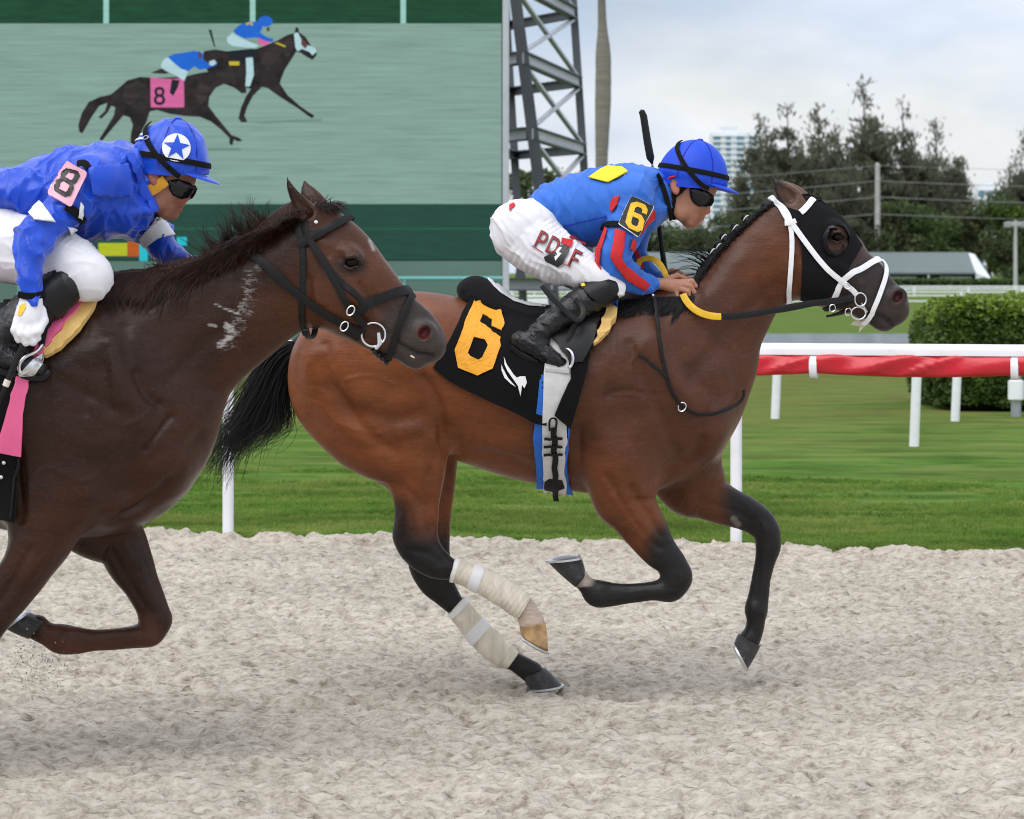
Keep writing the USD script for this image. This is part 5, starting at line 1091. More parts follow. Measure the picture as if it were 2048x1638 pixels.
# tail of horse 6: long black hair streaming back
q = np.random.default_rng(21); roots, outs, wds = [], [], []
root0 = W(606, 690, YA); n = 1050
guide = [(608, 690), (560, 712), (520, 770), (490, 830), (455, 880), (440, 930)]
G1 = [[(606, 688), (566, 700), (532, 740), (505, 800), (470, 850), (430, 905), (412, 950)], [(604, 694), (570, 715), (540, 760), (515, 815), (485, 860), (455, 910), (432, 975)], [(604, 700), (582, 730), (560, 790), (548, 830), (520, 856), (490, 880)], [(602, 704), (590, 760), (580, 810), (584, 842), (560, 862), (510, 884)], [(606, 686), (550, 690), (505, 740), (470, 800), (440, 850), (425, 880), (405, 925)]]
G1 = [smooth_line(np.array(g, float), 16) for g in G1]
for i in range(n):
    w = q.dirichlet(np.ones(len(G1)) * .28); g = sum(a * b for a, b in zip(w, G1)); u = np.linspace(0, 1, 16)
    fr = q.uniform(.55, 1.0) if q.random() < .7 else q.uniform(.9, 1.08)
    uu = u * min(fr, 1.0); gx, gy = np.interp(uu, u, g[:, 0]), np.interp(uu, u, g[:, 1])
    ph = q.uniform(0, 6.28, 2); amp = 3 + 16 * uu
    gx = gx + amp * uu * np.sin(uu * 7 + ph[0]) + q.normal(0, 15) * uu; gy = gy + amp * uu * np.sin(uu * 6 + ph[1]) + q.normal(0, 13) * uu
    dy = q.normal(0, .014) + (q.normal(0, .055)) * uu ** 1.0
    outs.append(W(gx, gy, YA + dy)); wds.append(q.uniform(.0015, .0034) * np.linspace(1.2, .30, 16))
curves('tail', outs, wds, 'black_hair', h6)
obj('tail_dock', tube(smooth_line([W(640, 672, YA), W(606, 690, YA), W(575, 712, YA), W(556, 745, YA)], 8), np.linspace(.05, .018, 8), 10), 'black_hair', h6, smooth=True)
# mane of horse 6: braids with white bands along the crest, loose hair before the withers
for bx_, by_ in ((1490, 436), (1469, 455), (1446, 474), (1436, 492), (1424, 502)):
    bx_ -= 3; by_ -= 3; c = W(bx_, by_, YA - .012); b = obj('braid', tube(smooth_line([c + [-.004, 0, .004], c, W(bx_ + 7, by_ + 8, YA - .016), W(bx_ + 14, by_ + 15, YA - .02)], 9), [.010, .0145, .0145, .0125, .014, .0155, .016, .014, .010], 10), 'black_hair', h6, smooth=True)
    obj('braid_band', ring(W(bx_ + 5, by_ + 4, YA - .014), .0125, .0026, (1, -.6, -.8)), 'white_tape', b, smooth=True)
crest = smooth_line([(1548, 400), (1515, 424), (1484, 453), (1455, 481), (1430, 506), (1408, 534), (1388, 572), (1372, 594)], 60)
rt, di, ln = [], [], []
for i in range(900):
    u = q.random(); j = min(int(u * 59), 58); c = crest[j] + q.normal(0, 2.0, 2); loose = sstep(c[0], 1448, 1395)
    pass
s_, w_ = [], []
for i in range(1500):      # the pulled mane lying along the crest
    j = q.integers(0, 60); c = crest[j]; loose = sstep(c[0], 1470, 1385); l = (7 + 46 * loose) * q.uniform(.4, 1.1)
    pth = np.array([c + [3, 3], c + [-.30 * l + q.normal(0, 3), .45 * l + 4], c + [-.55 * l + q.normal(0, 5), .95 * l + 4]])
    L = lying(F6, pth, YA - .3, YA + .03, q.uniform(.002, .010), 7)
    if L is not None: s_.append(L); w_.append(.0040 * np.linspace(1, .4, 7))
for i in range(700):
    x = 1240 + 150 * q.random(); y = 600 - 8 * (x - 1240) / 150; l = q.uniform(14, 40); L = lying(F6, np.array([[x, y + 2], [x - 4, y + l * .5], [x - 14 + q.normal(0, 6), y + l]]), YA - .3, YA + .03, q.uniform(.002, .010), 7)
    if L is not None: s_.append(L); w_.append(.0045 * np.linspace(1, .4, 7))
base = [np.array(g, float) for g in ([(1424, 506), (1400, 486), (1384, 462), (1380, 438)], [(1416, 520), (1384, 506), (1350, 504), (1322, 512)], [(1426, 502), (1414, 478), (1420, 452), (1427, 438)], [(1406, 540), (1372, 530), (1342, 536), (1314, 532)], [(1412, 526), (1390, 500), (1376, 486), (1350, 478)], [(1396, 556), (1366, 552), (1346, 556), (1330, 552)])]
for i in range(44):
    w = q.dirichlet(np.ones(6) * .20); g = sum(a_ * b_ for a_, b_ in zip(w, base)); L = smooth_line(g, 14); u = np.linspace(0, 1, 14)[:, None]; f = q.uniform(.6, 1.05)
    L = np.stack([np.interp(u[:, 0] * f, u[:, 0], L[:, k]) for k in (0, 1)], 1) + q.normal(0, 9, 2) * u ** 1.3 + q.normal(0, 3, 2) + 3 * np.sin(u * 6 + q.uniform(0, 6)) * u
    s_.append(W(L[:, 0], L[:, 1], YA - .015 + np.linspace(0, 1, 14) * q.normal(0, .05))); w_.append(q.uniform(.0016, .0028) * np.linspace(1.2, .35, 14))
curves('mane', s_, w_, 'black_hair', h6)

# ---- horse number 8: darker, nearer, cut by the left edge
def map68(secs):
    k = YA / YB
    return [(12 + (a - 1110) * k, HY + (b - HY) * k, 12 + (c - 1110) * k, HY + (d - HY) * k, *r) for a, b, c, d, *r in secs]
def hind8(secs):      # the second horse's hind legs reach less far forward
    back = lambda x, y: x - .30 * max(0.0, y - 760)
    return [(back(a, b), b, back(c, d), d, *r) for a, b, c, d, *r in map68(secs)]
T8 = [(a, b + 4, c, d + 10, *r) for a, b, c, d, *r in map68(TORSO6)]
NECK8 = [(95, 596, 330, 985, .215, 0, -.20), (160, 590, 392, 885, .185, 0, -.25), (222, 584, 432, 820, .155, 0, -.25), (300, 560, 476, 768, .125, 0, -.22), (380, 534, 520, 728, .105, 0, -.18), (458, 496, 560, 692, .095, 0, -.14), (540, 452, 590, 664, .088, 0, -.1), (590, 424, 618, 640, .080, 0, 0)]
HEAD8 = [(652, 412, 600, 560, .078, 0, .05), (705, 448, 616, 626, .095, 0, .12), (748, 498, 644, 656, .098, 0, .22), (780, 540, 690, 676, .080, 0, .15), (812, 582, 738, 700, .060, 0, .05), (846, 612, 784, 716, .052, 0, 0), (866, 636, 812, 722, .054, 0, -.05)]
FORE_F8 = [(255, 1000, 80, 1020, .10, .12), (275, 1050, 150, 1075, .09, .14), (288, 1062, 184, 1088, .075, .15), (304, 1110, 212, 1134, .060, .15), (318, 1160, 250, 1184, .045, .15), (334, 1204, 272, 1220, .041, .15), (342, 1236, 280, 1232, .041, .15)]
FORE_F8b = [(280, 1234, 341, 1254, .041, .15), (280, 1246, 316, 1288, .039, .15), (250, 1254, 262, 1297, .029, .15), (190, 1259, 195, 1302, .026, .15), (150, 1254, 158, 1308, .029, .15), (128, 1248, 124, 1309, .038, .15), (104, 1246, 82, 1288, .031, .15), (92, 1236, 56, 1274, .031, .15)]
FORE_N8 = [(205, 960, -10, 1000, .115, -.13), (150, 1085, 20, 1050, .10, -.14), (104, 1146, 8, 1118, .08, -.15), (64, 1198, -25, 1165, .062, -.15), (16, 1254, -56, 1228, .048, -.15), (-30, 1322, -92, 1300, .043, -.15), (-66, 1370, -122, 1350, .042, -.15), (-98, 1412, -146, 1396, .032, -.15), (-134, 1458, -180, 1442, .028, -.15), (-160, 1486, -212, 1470, .036, -.15), (-164, 1500, -200, 1496, .031, -.15), (-150, 1514, -196, 1512, .032, -.15)]
k8 = YA / YB
F8 = Field([W(-660, 0, YB)[0], YB - .40, -.02], [W(905, 0, YB)[0], YB + .40, W(0, 335, YB)[2]], .0068)
for secs, k in ((T8, .03), (NECK8, .09), (HEAD8, .05), (hind8(HIND_N6), .05), (hind8(HIND_N6b), .02), (hind8(HIND_F6), .05), (hind8(HIND_F6b), .02), (FORE_N8, .05), (FORE_F8, .05), (FORE_F8b, .018)): F8.loft(Loft(secs, YB), k)
head_detail(F8, YB, (704, 524), (849, 666), (648, 590), (866, 696), (826, 722), [(868, 710), (836, 706), (806, 690), (786, 676)], 1.17, [(700, 590), (760, 640)])
ear(F8, [(606, 446, 648, 438), (596, 432, 634, 420), (588, 416, 616, 400), (580, 398, 601, 387), (575, 381, 590, 375), (573, 366, 581, 363), (572.5, 352, 574.5, 352)], YB, -.045, -1); ear(F8, [(618, 424, 664, 420), (608, 404, 652, 408), (602, 390, 640, 398), (602, 380, 628, 384), (604, 371, 619, 373), (608, 360, 611, 360)], YB, .045, 1)
for sd in (-1, 1):
    bl(F8, YB, 12 + (700 - 1110) * k8, 720 * k8 - HY * (k8 - 1), sd * .16, (.17, .11, .15), .08)
    bl(F8, YB, 190, 850, sd * .155, (.125, .085, .24), .07, rot=rotm([0, 1, 0], 22)); bl(F8, YB, 120, 985, sd * .16, (.12, .075, .11), .06)
    bl(F8, YB, 325, 918, sd * .085, (.088, .095, .120), .05); bl(F8, YB, 235, 1010, sd * .08, (.10, .09, .07), .05)
bl(F8, YB, 170, 612, 0, (.13, .05, .05), .06)
v8, f8 = F8.mesh(); n8 = vnormals(v8, f8); p8 = PX(v8); rs8 = np.abs(n8[:, 1]); ns8 = np.clip(-n8[:, 1] * 1.6, 0, 1) * (v8[:, 1] < YB)
for line, dep, rad in (([(222, 690), (232, 740), (238, 800)], -.010, 16), ([(206, 700), (212, 770), (220, 820)], .006, 12), ([(160, 730), (170, 790), (172, 825)], .007, 10), ([(275, 745), (290, 785), (320, 810)], .011, 9), ([(343, 835), (310, 870), (290, 900)], .010, 7), ([(400, 865), (375, 905), (345, 960), (320, 990)], .010, 12),
        ([(330, 985), (260, 1022), (200, 1055), (150, 1092)], .011, 13), ([(245, 1030), (295, 1000), (335, 960)], .010, 8), ([(36, 900), (40, 980), (42, 1040)], .012, 9), ([(570, 660), (545, 620), (530, 560)], .007, 10), ([(632, 656), (620, 610), (618, 560)], .010, 9),
        ([(720, 570), (735, 600), (742, 626)], .006, 7), ([(705, 620), (735, 650), (780, 668)], .005, 8), ([(215, 1090), (250, 1150), (290, 1210)], .008, 7), ([(60, 1100), (20, 1170), (-20, 1230)], .009, 9), ([(130, 860), (190, 890), (240, 880)], -.006, 18),
        ([(640, 480), (680, 500), (700, 512)], -.005, 9)):
    v8 = groove(v8, n8, p8, line, dep, rad, rs8)
for line, dep, rad in (([(90, 860), (140, 940), (180, 1000)], -.012, 34), ([(196, 640), (240, 770), (300, 880)], -.011, 24), ([(250, 660), (292, 770), (340, 830)], .009, 15), ([(190, 700), (300, 640), (420, 560)], -.007, 26), ([(330, 770), (410, 690), (500, 600)], .009, 16), ([(30, 1080), (0, 1140), (-40, 1220)], -.006, 14),
        ([(250, 1090), (280, 1150), (305, 1210)], -.006, 10), ([(60, 700), (90, 780), (80, 860)], .009, 18), ([(640, 520), (650, 580), (640, 640)], .006, 11), ([(480, 720), (430, 790), (400, 850)], -.006, 16), ([(120, 760), (200, 800), (260, 830)], .007, 14)):
    v8 = groove(v8, n8, p8, line, dep, rad, rs8)
for ln in ([(700, 560), (716, 600), (722, 640)], [(740, 560), (770, 600), (800, 630)], [(660, 520), (668, 560), (690, 600)], [(60, 960), (110, 940), (160, 960), (200, 940)], [(250, 900), (290, 880), (320, 850)], [(90, 1110), (50, 1160), (20, 1210)], [(110, 1080), (70, 1150), (30, 1220)], [(270, 1090), (290, 1150), (310, 1200)], [(330, 760), (300, 820), (250, 850)], [(120, 800), (110, 860), (140, 920)]):
    v8 = groove(v8, n8, p8, ln, -.0030, 4.0, rs8)
v8 = v8 + n8 * ((0.007 * (meshkit.fbm(v8 * 14, 3, 4) - .5) + .016 * (meshkit.fbm(v8 * 6, 2, 14) - .5)) * np.clip(rs8, 0, 1))[:, None]
p8 = PX(v8)
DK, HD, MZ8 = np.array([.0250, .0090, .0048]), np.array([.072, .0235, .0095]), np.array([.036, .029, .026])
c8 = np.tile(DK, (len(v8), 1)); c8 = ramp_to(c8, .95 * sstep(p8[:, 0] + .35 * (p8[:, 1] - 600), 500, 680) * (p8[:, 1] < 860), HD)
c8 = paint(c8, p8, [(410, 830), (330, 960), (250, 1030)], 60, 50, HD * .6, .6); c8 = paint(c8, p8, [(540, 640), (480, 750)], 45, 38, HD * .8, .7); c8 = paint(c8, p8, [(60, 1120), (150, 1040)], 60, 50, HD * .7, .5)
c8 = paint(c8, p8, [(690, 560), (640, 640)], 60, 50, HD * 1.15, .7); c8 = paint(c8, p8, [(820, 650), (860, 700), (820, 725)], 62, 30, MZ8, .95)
c8 = paint(c8, p8, [(692, 528), (714, 526)], 20, 14, (.010, .006, .005), .9); c8 = paint(c8, p8, [(574, 351), (590, 395)], 12, 8, DK * .5, .6); c8 = paint(c8, p8, [(120, 1280), (280, 1270)], 42, 16, (.07, .026, .014), .8)
c8 = paint(c8, p8, [(739, 481), (747, 499)], 2.5, 3, (.36, .32, .30), .8); c8 = paint(c8, p8, [(847, 666)], 13, 7, (.075, .011, .011), 1); c8 = paint(c8, p8, [(866, 710), (836, 706), (806, 690), (788, 677)], 4, 2.5, (.006, .005, .005), .9)
k8m = np.zeros(len(v8)); foam = lambda line, a, r0, r1: np.maximum(k8m, a * (1 - sstep(segdist(p8, line), r0, r1)) * (v8[:, 1] < YB))
k8m = foam([(505, 550), (485, 630), (458, 685)], .56, 4, 58); k8m = foam([(452, 650), (470, 665), (440, 690)], .80, 2, 20); k8m = foam([(860, 640), (880, 665)], .22, 2, 18); k8m = foam([(838, 716), (862, 722)], .40, 2, 12)
k8m = foam([(430, 608), (474, 626)], .82, 1, 8); k8m = foam([(416, 650), (432, 652)], .9, 1, 8); k8m = foam([(520, 530), (505, 545)], .6, 4, 22)
sp = np.random.default_rng(44); ms = []
for i in range(520):
    px_, py_ = sp.normal(75, 50), 1325 + sp.normal(0, 30); g = trimesh.creation.icosphere(0); r_ = .0009 + .0024 * sp.random() ** 3; ms.append((g.vertices * r_ * sp.uniform(.7, 1.3, 3) + W(px_, py_ + .2 * abs(px_ - 70), YB + .15 + sp.normal(0, .08)), g.faces))
obj('sand_spray', cat(*ms), 'sand', smooth=True, label='spray of sand grains thrown up beneath the dark horse', kind='stuff', cat='sand')
h8 = thing('racehorse', 'dark brown racehorse running second, cut by the left edge, black bridle', 'horse', (W(0, 900, YB)[0], YB, 0))
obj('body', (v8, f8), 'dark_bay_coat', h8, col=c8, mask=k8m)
eyes(h8, YB, 704, 524, .082, (.021, .015, .018))
obj('teeth', ellipsoid(W(824, 712, YB - .038), (.016, .006, .006), 2, rotm([0, 1, 0], 32)), 'bandage', h8)
add_hoof(h8, (58, 1278), (92, 1238), (14, 1258), (60, 1224), YB + .15, 'dark_hoof', .056); add_hoof(h8, (-148, 1515), (-198, 1513), (-122, 1541), (-192, 1545), YB - .15, 'dark_hoof', .060)
m8 = lambda a: (12 + (a[0] - 1110) * k8, HY + (a[1] - HY) * k8)
mh8 = lambda a: (m8(a)[0] - .30 * (m8(a)[1] - 760), m8(a)[1])
add_hoof(h8, mh8((1091, 1244)), mh8((1037, 1253)), mh8((1096, 1303)), mh8((1042, 1272)), YB - .15, 'dark_hoof', .050); add_hoof(h8, mh8((1090, 1336)), mh8((1044, 1354)), mh8((1124, 1370)), mh8((1056, 1378)), YB + .15, 'dark_hoof', .060)
q = np.random.default_rng(31)
crest8 = smooth_line([(612, 424), (588, 432), (556, 450), (520, 470), (480, 492), (440, 516), (390, 540), (330, 556), (260, 566), (200, 580)], 80)
st, wd = [], []
def tuft_of(p0, d, l, m, spread, grav, curl, seed, wid):
    base, _ = strands_from([p0], [d], [l], 10, grav, curl, seed, wid)
    u = np.linspace(0, 1, 10); out = []
    for k in range(m):
        o = q.normal(0, 1, 3) * spread * [1.2, .8, .6]; e = q.normal(0, 1, 3) * l * .10; f = q.uniform(.65, 1.05)
        c = np.stack([np.interp(u * f, u, base[0][:, j]) for j in range(3)], 1)
        out.append(c + o * (1 - u[:, None]) ** .8 + e * u[:, None] ** 2)
    return out, [wid * q.uniform(.7, 1.25) * np.linspace(1, .3, 10) for _ in out]
for i in range(330):
    u = q.random(); j = min(int(u * 79), 78); c = crest8[j] + q.normal(0, 2.5, 2); x = c[0]
    fl = sstep(x, 575, 505); p0 = W(c[0], c[1] + 8, YB + q.normal(0, .016)); l = (.03 + .15 * fl) * q.uniform(.6, 1.15)
    d = np.array([-.75 + q.normal(0, .18), -.62, .10 + q.normal(0, .15)])
    s1, w1 = tuft_of(p0, d, l, 11, .010, 1.35, .22, i, .0034)
    for a_ in s1:
        a_[1:, 1] = np.minimum(a_[1:, 1], YB - .025 - .010 * np.arange(1, 10)); g = F8.at(a_); N_ = F8.normal(a_); a_ += N_ * np.maximum(0, .007 - g)[:, None] * 1.2
    st += s1; wd += w1
for i in range(120):      # wisps lifted by the wind
    u = q.random() ** .8; x = 545 - 215 * u; c = crest8[np.argmin(np.abs(crest8[:, 0] - x))]; l = q.uniform(.05, .155) * (1 if u < .55 else .75)
    d = np.array([-.50 + q.normal(0, .42), q.normal(0, .25), .75]) if u < .6 else np.array([-.75 + q.normal(0, .3), q.normal(0, .2), .45 + q.normal(0, .2)])
    s1, w1 = tuft_of(W(c[0], c[1] + 6, YB + q.normal(0, .012)), d, l, 9, .009, .1, .55, 500 + i, .0026); st += s1; wd += w1
for i in range(60):      # long ends over the withers
    x = q.uniform(200, 300); c = crest8[np.argmin(np.abs(crest8[:, 0] - x))]
    s1, w1 = tuft_of(W(c[0], c[1] + 4, YB - .03), np.array([-.9, -.35 + q.normal(0, .2), .12 + q.normal(0, .2)]), q.uniform(.08, .16), 8, .008, .6, .35, 800 + i, .0028); st += s1; wd += w1
half = np.array([q.random() < .5 for _ in st])
curves('mane', [s for s, h in zip(st, half) if h], [w for w, h in zip(wd, half) if h], 'brown_hair', h8); curves('mane_wisp', [s for s, h in zip(st, half) if not h], [w for w, h in zip(wd, half) if not h], 'red_brown_hair', h8)
rt = [W(q.uniform(628, 672), q.uniform(408, 420), YB + q.normal(0, .03)) for _ in range(260)]
s_, w_ = strands_from(rt, [np.array([.55 + q.normal(0, .3), -.3 + q.normal(0, .4), .25 + q.normal(0, .2)]) for _ in rt], q.uniform(.02, .06, len(rt)), 7, 1.0, .3, 9, .0026); curves('forelock', s_, w_, 'brown_hair', h8)
rt = [W(12 + (604 - 1110) * k8, HY + (690 - HY) * k8, YB + q.normal(0, .015)) for _ in range(240)]
s_, w_ = strands_from(rt, [np.array([-1 + q.normal(0, .2), q.normal(0, .2), -.1 + q.normal(0, .2)]) for _ in rt], q.uniform(.35, .7, len(rt)), 10, 1.2, .2, 10, .006); curves('tail', s_, w_, 'black_hair', h8)
# ------------------------------------------------------------------ the riders
SIX = (np.array([(.28, 0), (.78, 0), (1, .14), (1, .31), (.72, .31), (.72, .22), (.62, .17), (.40, .17), (.30, .24), (.30, .40), (.74, .40), (1, .54), (1, .86), (.76, 1), (.24, 1), (0, .86), (0, .14)]), [np.array([(.30, .56), (.62, .56), (.70, .62), (.70, .78), (.62, .84), (.38, .84), (.30, .78)])])
EIGHT = (np.array([(.25, 0), (.75, 0), (.97, .12), (.97, .38), (.86, .485), (1, .60), (1, .87), (.76, 1), (.24, 1), (0, .87), (0, .60), (.14, .485), (.03, .38), (.03, .12)]),
         [np.array([(.34, .15), (.66, .15), (.72, .20), (.72, .36), (.66, .41), (.34, .41), (.28, .36), (.28, .20)]), np.array([(.32, .56), (.68, .56), (.74, .62), (.74, .80), (.67, .85), (.33, .85), (.26, .80), (.26, .62)])])
def on_quad(shape, tl, tr, br, bl_):
    tl, tr, br, bl_ = map(np.array, (tl, tr, br, bl_))
    mp = lambda a: (1 - a[:, 1:]) * ((1 - a[:, :1]) * tl + a[:, :1] * tr) + a[:, 1:] * ((1 - a[:, :1]) * bl_ + a[:, :1] * br)
    return Polygon(mp(shape[0]), [mp(h) for h in shape[1]])
def rounded(pts, r): return Polygon(pts).buffer(-r).buffer(r, quad_segs=4)
def drape_text(text, o, R, U, field, Ya, Yb, off, thick=.0015, bold=True):
    m = meshkit.text_mesh(text, 1.0, 1.0, bold); v = np.array(m.vertices)
    p = np.array(o) + v[:, :1] * np.array(R) + v[:, 1:2] * np.array(U); Y = field.ray(p, Ya, Yb); Y[np.isnan(Y)] = np.nanmean(Y)
    P = W(p[:, 0], p[:, 1], Y); N = field.normal(P); N[:, 1] = np.minimum(N[:, 1], -.3); N /= np.linalg.norm(N, axis=1, keepdims=True)
    m = trimesh.Trimesh(P + N * (off - thick * (v[:, 2:3] < .5)), m.faces, process=False)
    if m.volume < 0: m.invert()
    return m
class Helmet:
    def __init__(s, px, py, Y0, r, tilt):
        s.c, s.r, s.R, s.Y0 = W(px, py, Y0), np.array(r), rotm([0, 1, 0], tilt), Y0
    def pt(s, th, ph, g=0.0):
        th, ph = np.broadcast_arrays(np.radians(np.asarray(th, float)), np.radians(np.asarray(ph, float)))
        loc = np.stack([np.sin(th) * np.cos(ph), -np.sin(th) * np.sin(ph), np.cos(th)], -1)    # ph: 0 = front, 90 = near side
        flat = np.where(th > np.pi / 2, .94, 1.0)[..., None]
        return s.c + ((loc * (s.r + g)) * np.where(np.arange(3) == 2, 1, flat)) @ s.R.T
    def nrm(s, th, ph):
        return (s.pt(th, ph, .01) - s.pt(th, ph, 0)) / .01
    def shell(s, rim=lambda ph: 98.0, gores=6, crumple=0.0, seed=0):
        ph = np.linspace(0, 360, 97)[:-1]; rows = 26
        vs = []
        for i in range(rows + 1):
            th = (i + .15) / (rows + .15) * np.array([rim(x) for x in ph])
            g = -.0022 * np.exp(-((((ph + 360 / gores / 2) % (360 / gores)) - 360 / gores / 2) / 2.5) ** 2) * min(1, i / 4)
            vs.append(s.pt(th, ph, 0) + s.nrm(th, ph) * g[:, None])
        inner = s.pt(np.array([rim(x) for x in ph]) - 1.0, ph, -.012); vs.append(inner)
        V = np.array(vs); k = V.shape[1]; V = V.reshape(-1, 3)
        if crumple: n = (V - s.c); n /= np.linalg.norm(n, axis=1, keepdims=True); V = folds(V, n, crumple, seed, [(1, .1), (.3, 1), (.8, .6)], 9, (50, 110), .45)
        i, j = np.meshgrid(np.arange(rows + 1), np.arange(k), indexing='ij'); q = np.stack([i * k + j, i * k + (j + 1) % k, (i + 1) * k + (j + 1) % k, (i + 1) * k + j], -1).reshape(-1, 4)
        f = np.vstack([q[:, [0, 1, 2]], q[:, [0, 2, 3]]]); top = len(V); V = np.vstack([V, s.pt(0, 0, 0)[None]]); jj = np.arange(k)
        f = np.vstack([f, np.stack([np.full(k, top), (jj + 1) % k, jj], 1)])
        return V, f[:, ::-1]
    def line(s, th, ph, w, t, g=.0025):
        th, ph = np.broadcast_arrays(np.asarray(th, float), np.asarray(ph, float)); n = 60; u = np.linspace(0, len(th) - 1, n)
        if len(th) > 3:
            th, ph = CubicSpline(np.arange(len(th)), th)(u), CubicSpline(np.arange(len(ph)), ph)(u)
        else: th, ph = np.interp(u, np.arange(len(th)), th), np.interp(u, np.arange(len(ph)), ph)
        return ribbon(s.pt(th, ph, g), s.nrm(th, ph), w, t)
    def brim(s, rim, half=66, out=.052, drop=.018, th0=95):
        ph = np.linspace(-half, half, 31); e = np.clip(np.cos(np.radians(ph) * 90 / half), 0, 1) ** .55
        a = s.pt(np.full(31, th0), ph, -.003); d = s.pt(np.full(31, 90.), ph, .02) - s.pt(np.full(31, 90.), ph, 0); d[:, 2] *= .2; d /= np.linalg.norm(d, axis=1, keepdims=True)
        dn = s.R @ np.array([0, 0, -1.0]); fr = s.R @ np.array([1.0, 0, 0]); rows = []
        for u in np.linspace(0, 1, 6): rows.append(a + (d * .35 + fr * .65) * (out * u * e)[:, None] + dn * (drop * u ** 1.4 * e)[:, None])
        T = np.array(rows); n = T.shape[1]; up = -dn
        f = []; i, j = np.meshgrid(np.arange(5), np.arange(n - 1), indexing='ij'); q = np.stack([i * n + j, i * n + j + 1, (i + 1) * n + j + 1, (i + 1) * n + j], -1).reshape(-1, 4)
        return shell(T.reshape(-1, 3) + up * .0022, T.reshape(-1, 3) - up * .0022, np.vstack([q[:, [0, 1, 2]], q[:, [0, 2, 3]]]))
def folds(v, n, amp, seed, dirs, count=7, freq=(45, 105), keep=.42):
    """Creases in cloth: warped, broken lines across the directions dirs (x, z), sharp on the crest."""
    r = np.random.default_rng(seed); out = np.zeros(len(v))
    for k in range(count):
        d = np.array(dirs[k % len(dirs)], float); a = r.normal(0, .30); d = np.array([d[0] * math.cos(a) - d[1] * math.sin(a), r.normal(0, .35), d[0] * math.sin(a) + d[1] * math.cos(a)]); f = r.uniform(*freq)
        w = meshkit.fbm(v * 5.5 + r.uniform(0, 50, 3), 3, seed + k); m = sstep(meshkit.fbm(v * r.uniform(5, 9) + r.uniform(0, 50, 3), 2, seed + 40 + k), keep, keep + .22)
        s = np.sin((v @ d) * f + 7.0 * w + r.uniform(0, 6)); out += m * ((1 - np.abs(s)) ** 2.2 - .18) * (60 / f) ** .7
    return v + n * (amp * out)[:, None]
def grid_for(px0, py0, px1, py1, Y0, dy, res): return [W(px0, 0, Y0)[0], Y0 - dy, W(0, py1, Y0)[2]], [W(px1, 0, Y0)[0], Y0 + dy, W(0, py0, Y0)[2]], res
def face(F, Y0, s, secs, nose, lips, chin, ear_, neck, jaw):
    L = Loft(secs, Y0); F.loft(L, .02); F.loft(Loft(neck, Y0), .02)
    F.chain([W(*p, Y0) for p in nose], [.0095, .0105, .0115], .010)
    for sd in (-1, 1):
        F.blob(W(nose[2][0] - 4 * s, nose[2][1] + 1.5 * s, Y0 + sd * .011), .0085, .006)
        F.blob(W(*jaw, Y0 + sd * .045), (.020, .014, .020), .02); F.blob(W(nose[1][0] - 20 * s, nose[1][1] + 2 * s, Y0 + sd * .046), (.020, .016, .015), .016)
        F.blob(W(*ear_, Y0 + sd * .078), (.017, .011, .031), .006, rot=rotm([0, 1, 0], -12)); F.blob(W(ear_[0] + 2 * s, ear_[1] - 1 * s, Y0 + sd * .090), (.010, .007, .020), .004, True, rot=rotm([0, 1, 0], -12))
        F.chain([W(lips[0][0] - 2 * s, lips[0][1], Y0 + sd * .018), W(lips[0][0], lips[0][1], Y0)], [.006, .0085], .005); F.chain([W(lips[1][0] - 2 * s, lips[1][1], Y0 + sd * .017), W(lips[1][0], lips[1][1], Y0)], [.006, .009], .005)
        m = ((lips[0][0] + lips[1][0]) / 2 + 6 * s, (lips[0][1] + lips[1][1]) / 2); F.chain([W(m[0] - 10 * s, m[1] + 1 * s, Y0 + sd * .024), W(*m, Y0)], .0022, .003, True)
    F.blob(W(*chin, Y0), (.017, .022, .015), .014)
def paint_face(v, p, s, nose, lips, ear_, skin, hair_line):
    c = np.tile(np.asarray(skin), (len(v), 1))
    c = paint(c, p, [lips[0], lips[1]], 9 * s, 4 * s, np.array(skin) * [.82, .52, .55], .8, (p[:, 0] > lips[1][0] - 12 * s) * 1.0); c = paint(c, p, [nose[2]], 10 * s, 7 * s, np.array(skin) * [1.12, .85, .85], .6)
    c = paint(c, p, [ear_], 18 * s, 8 * s, np.array(skin) * [1.05, .72, .7], .7); c = paint(c, p, hair_line, 15 * s, 4 * s, (.014, .011, .010), .95, 1 - np.exp(-(np.linalg.norm(p - np.array(ear_), axis=1) / (12 * s)) ** 6))
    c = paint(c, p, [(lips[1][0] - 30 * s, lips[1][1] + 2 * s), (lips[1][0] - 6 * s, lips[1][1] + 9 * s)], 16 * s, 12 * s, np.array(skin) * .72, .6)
    return c

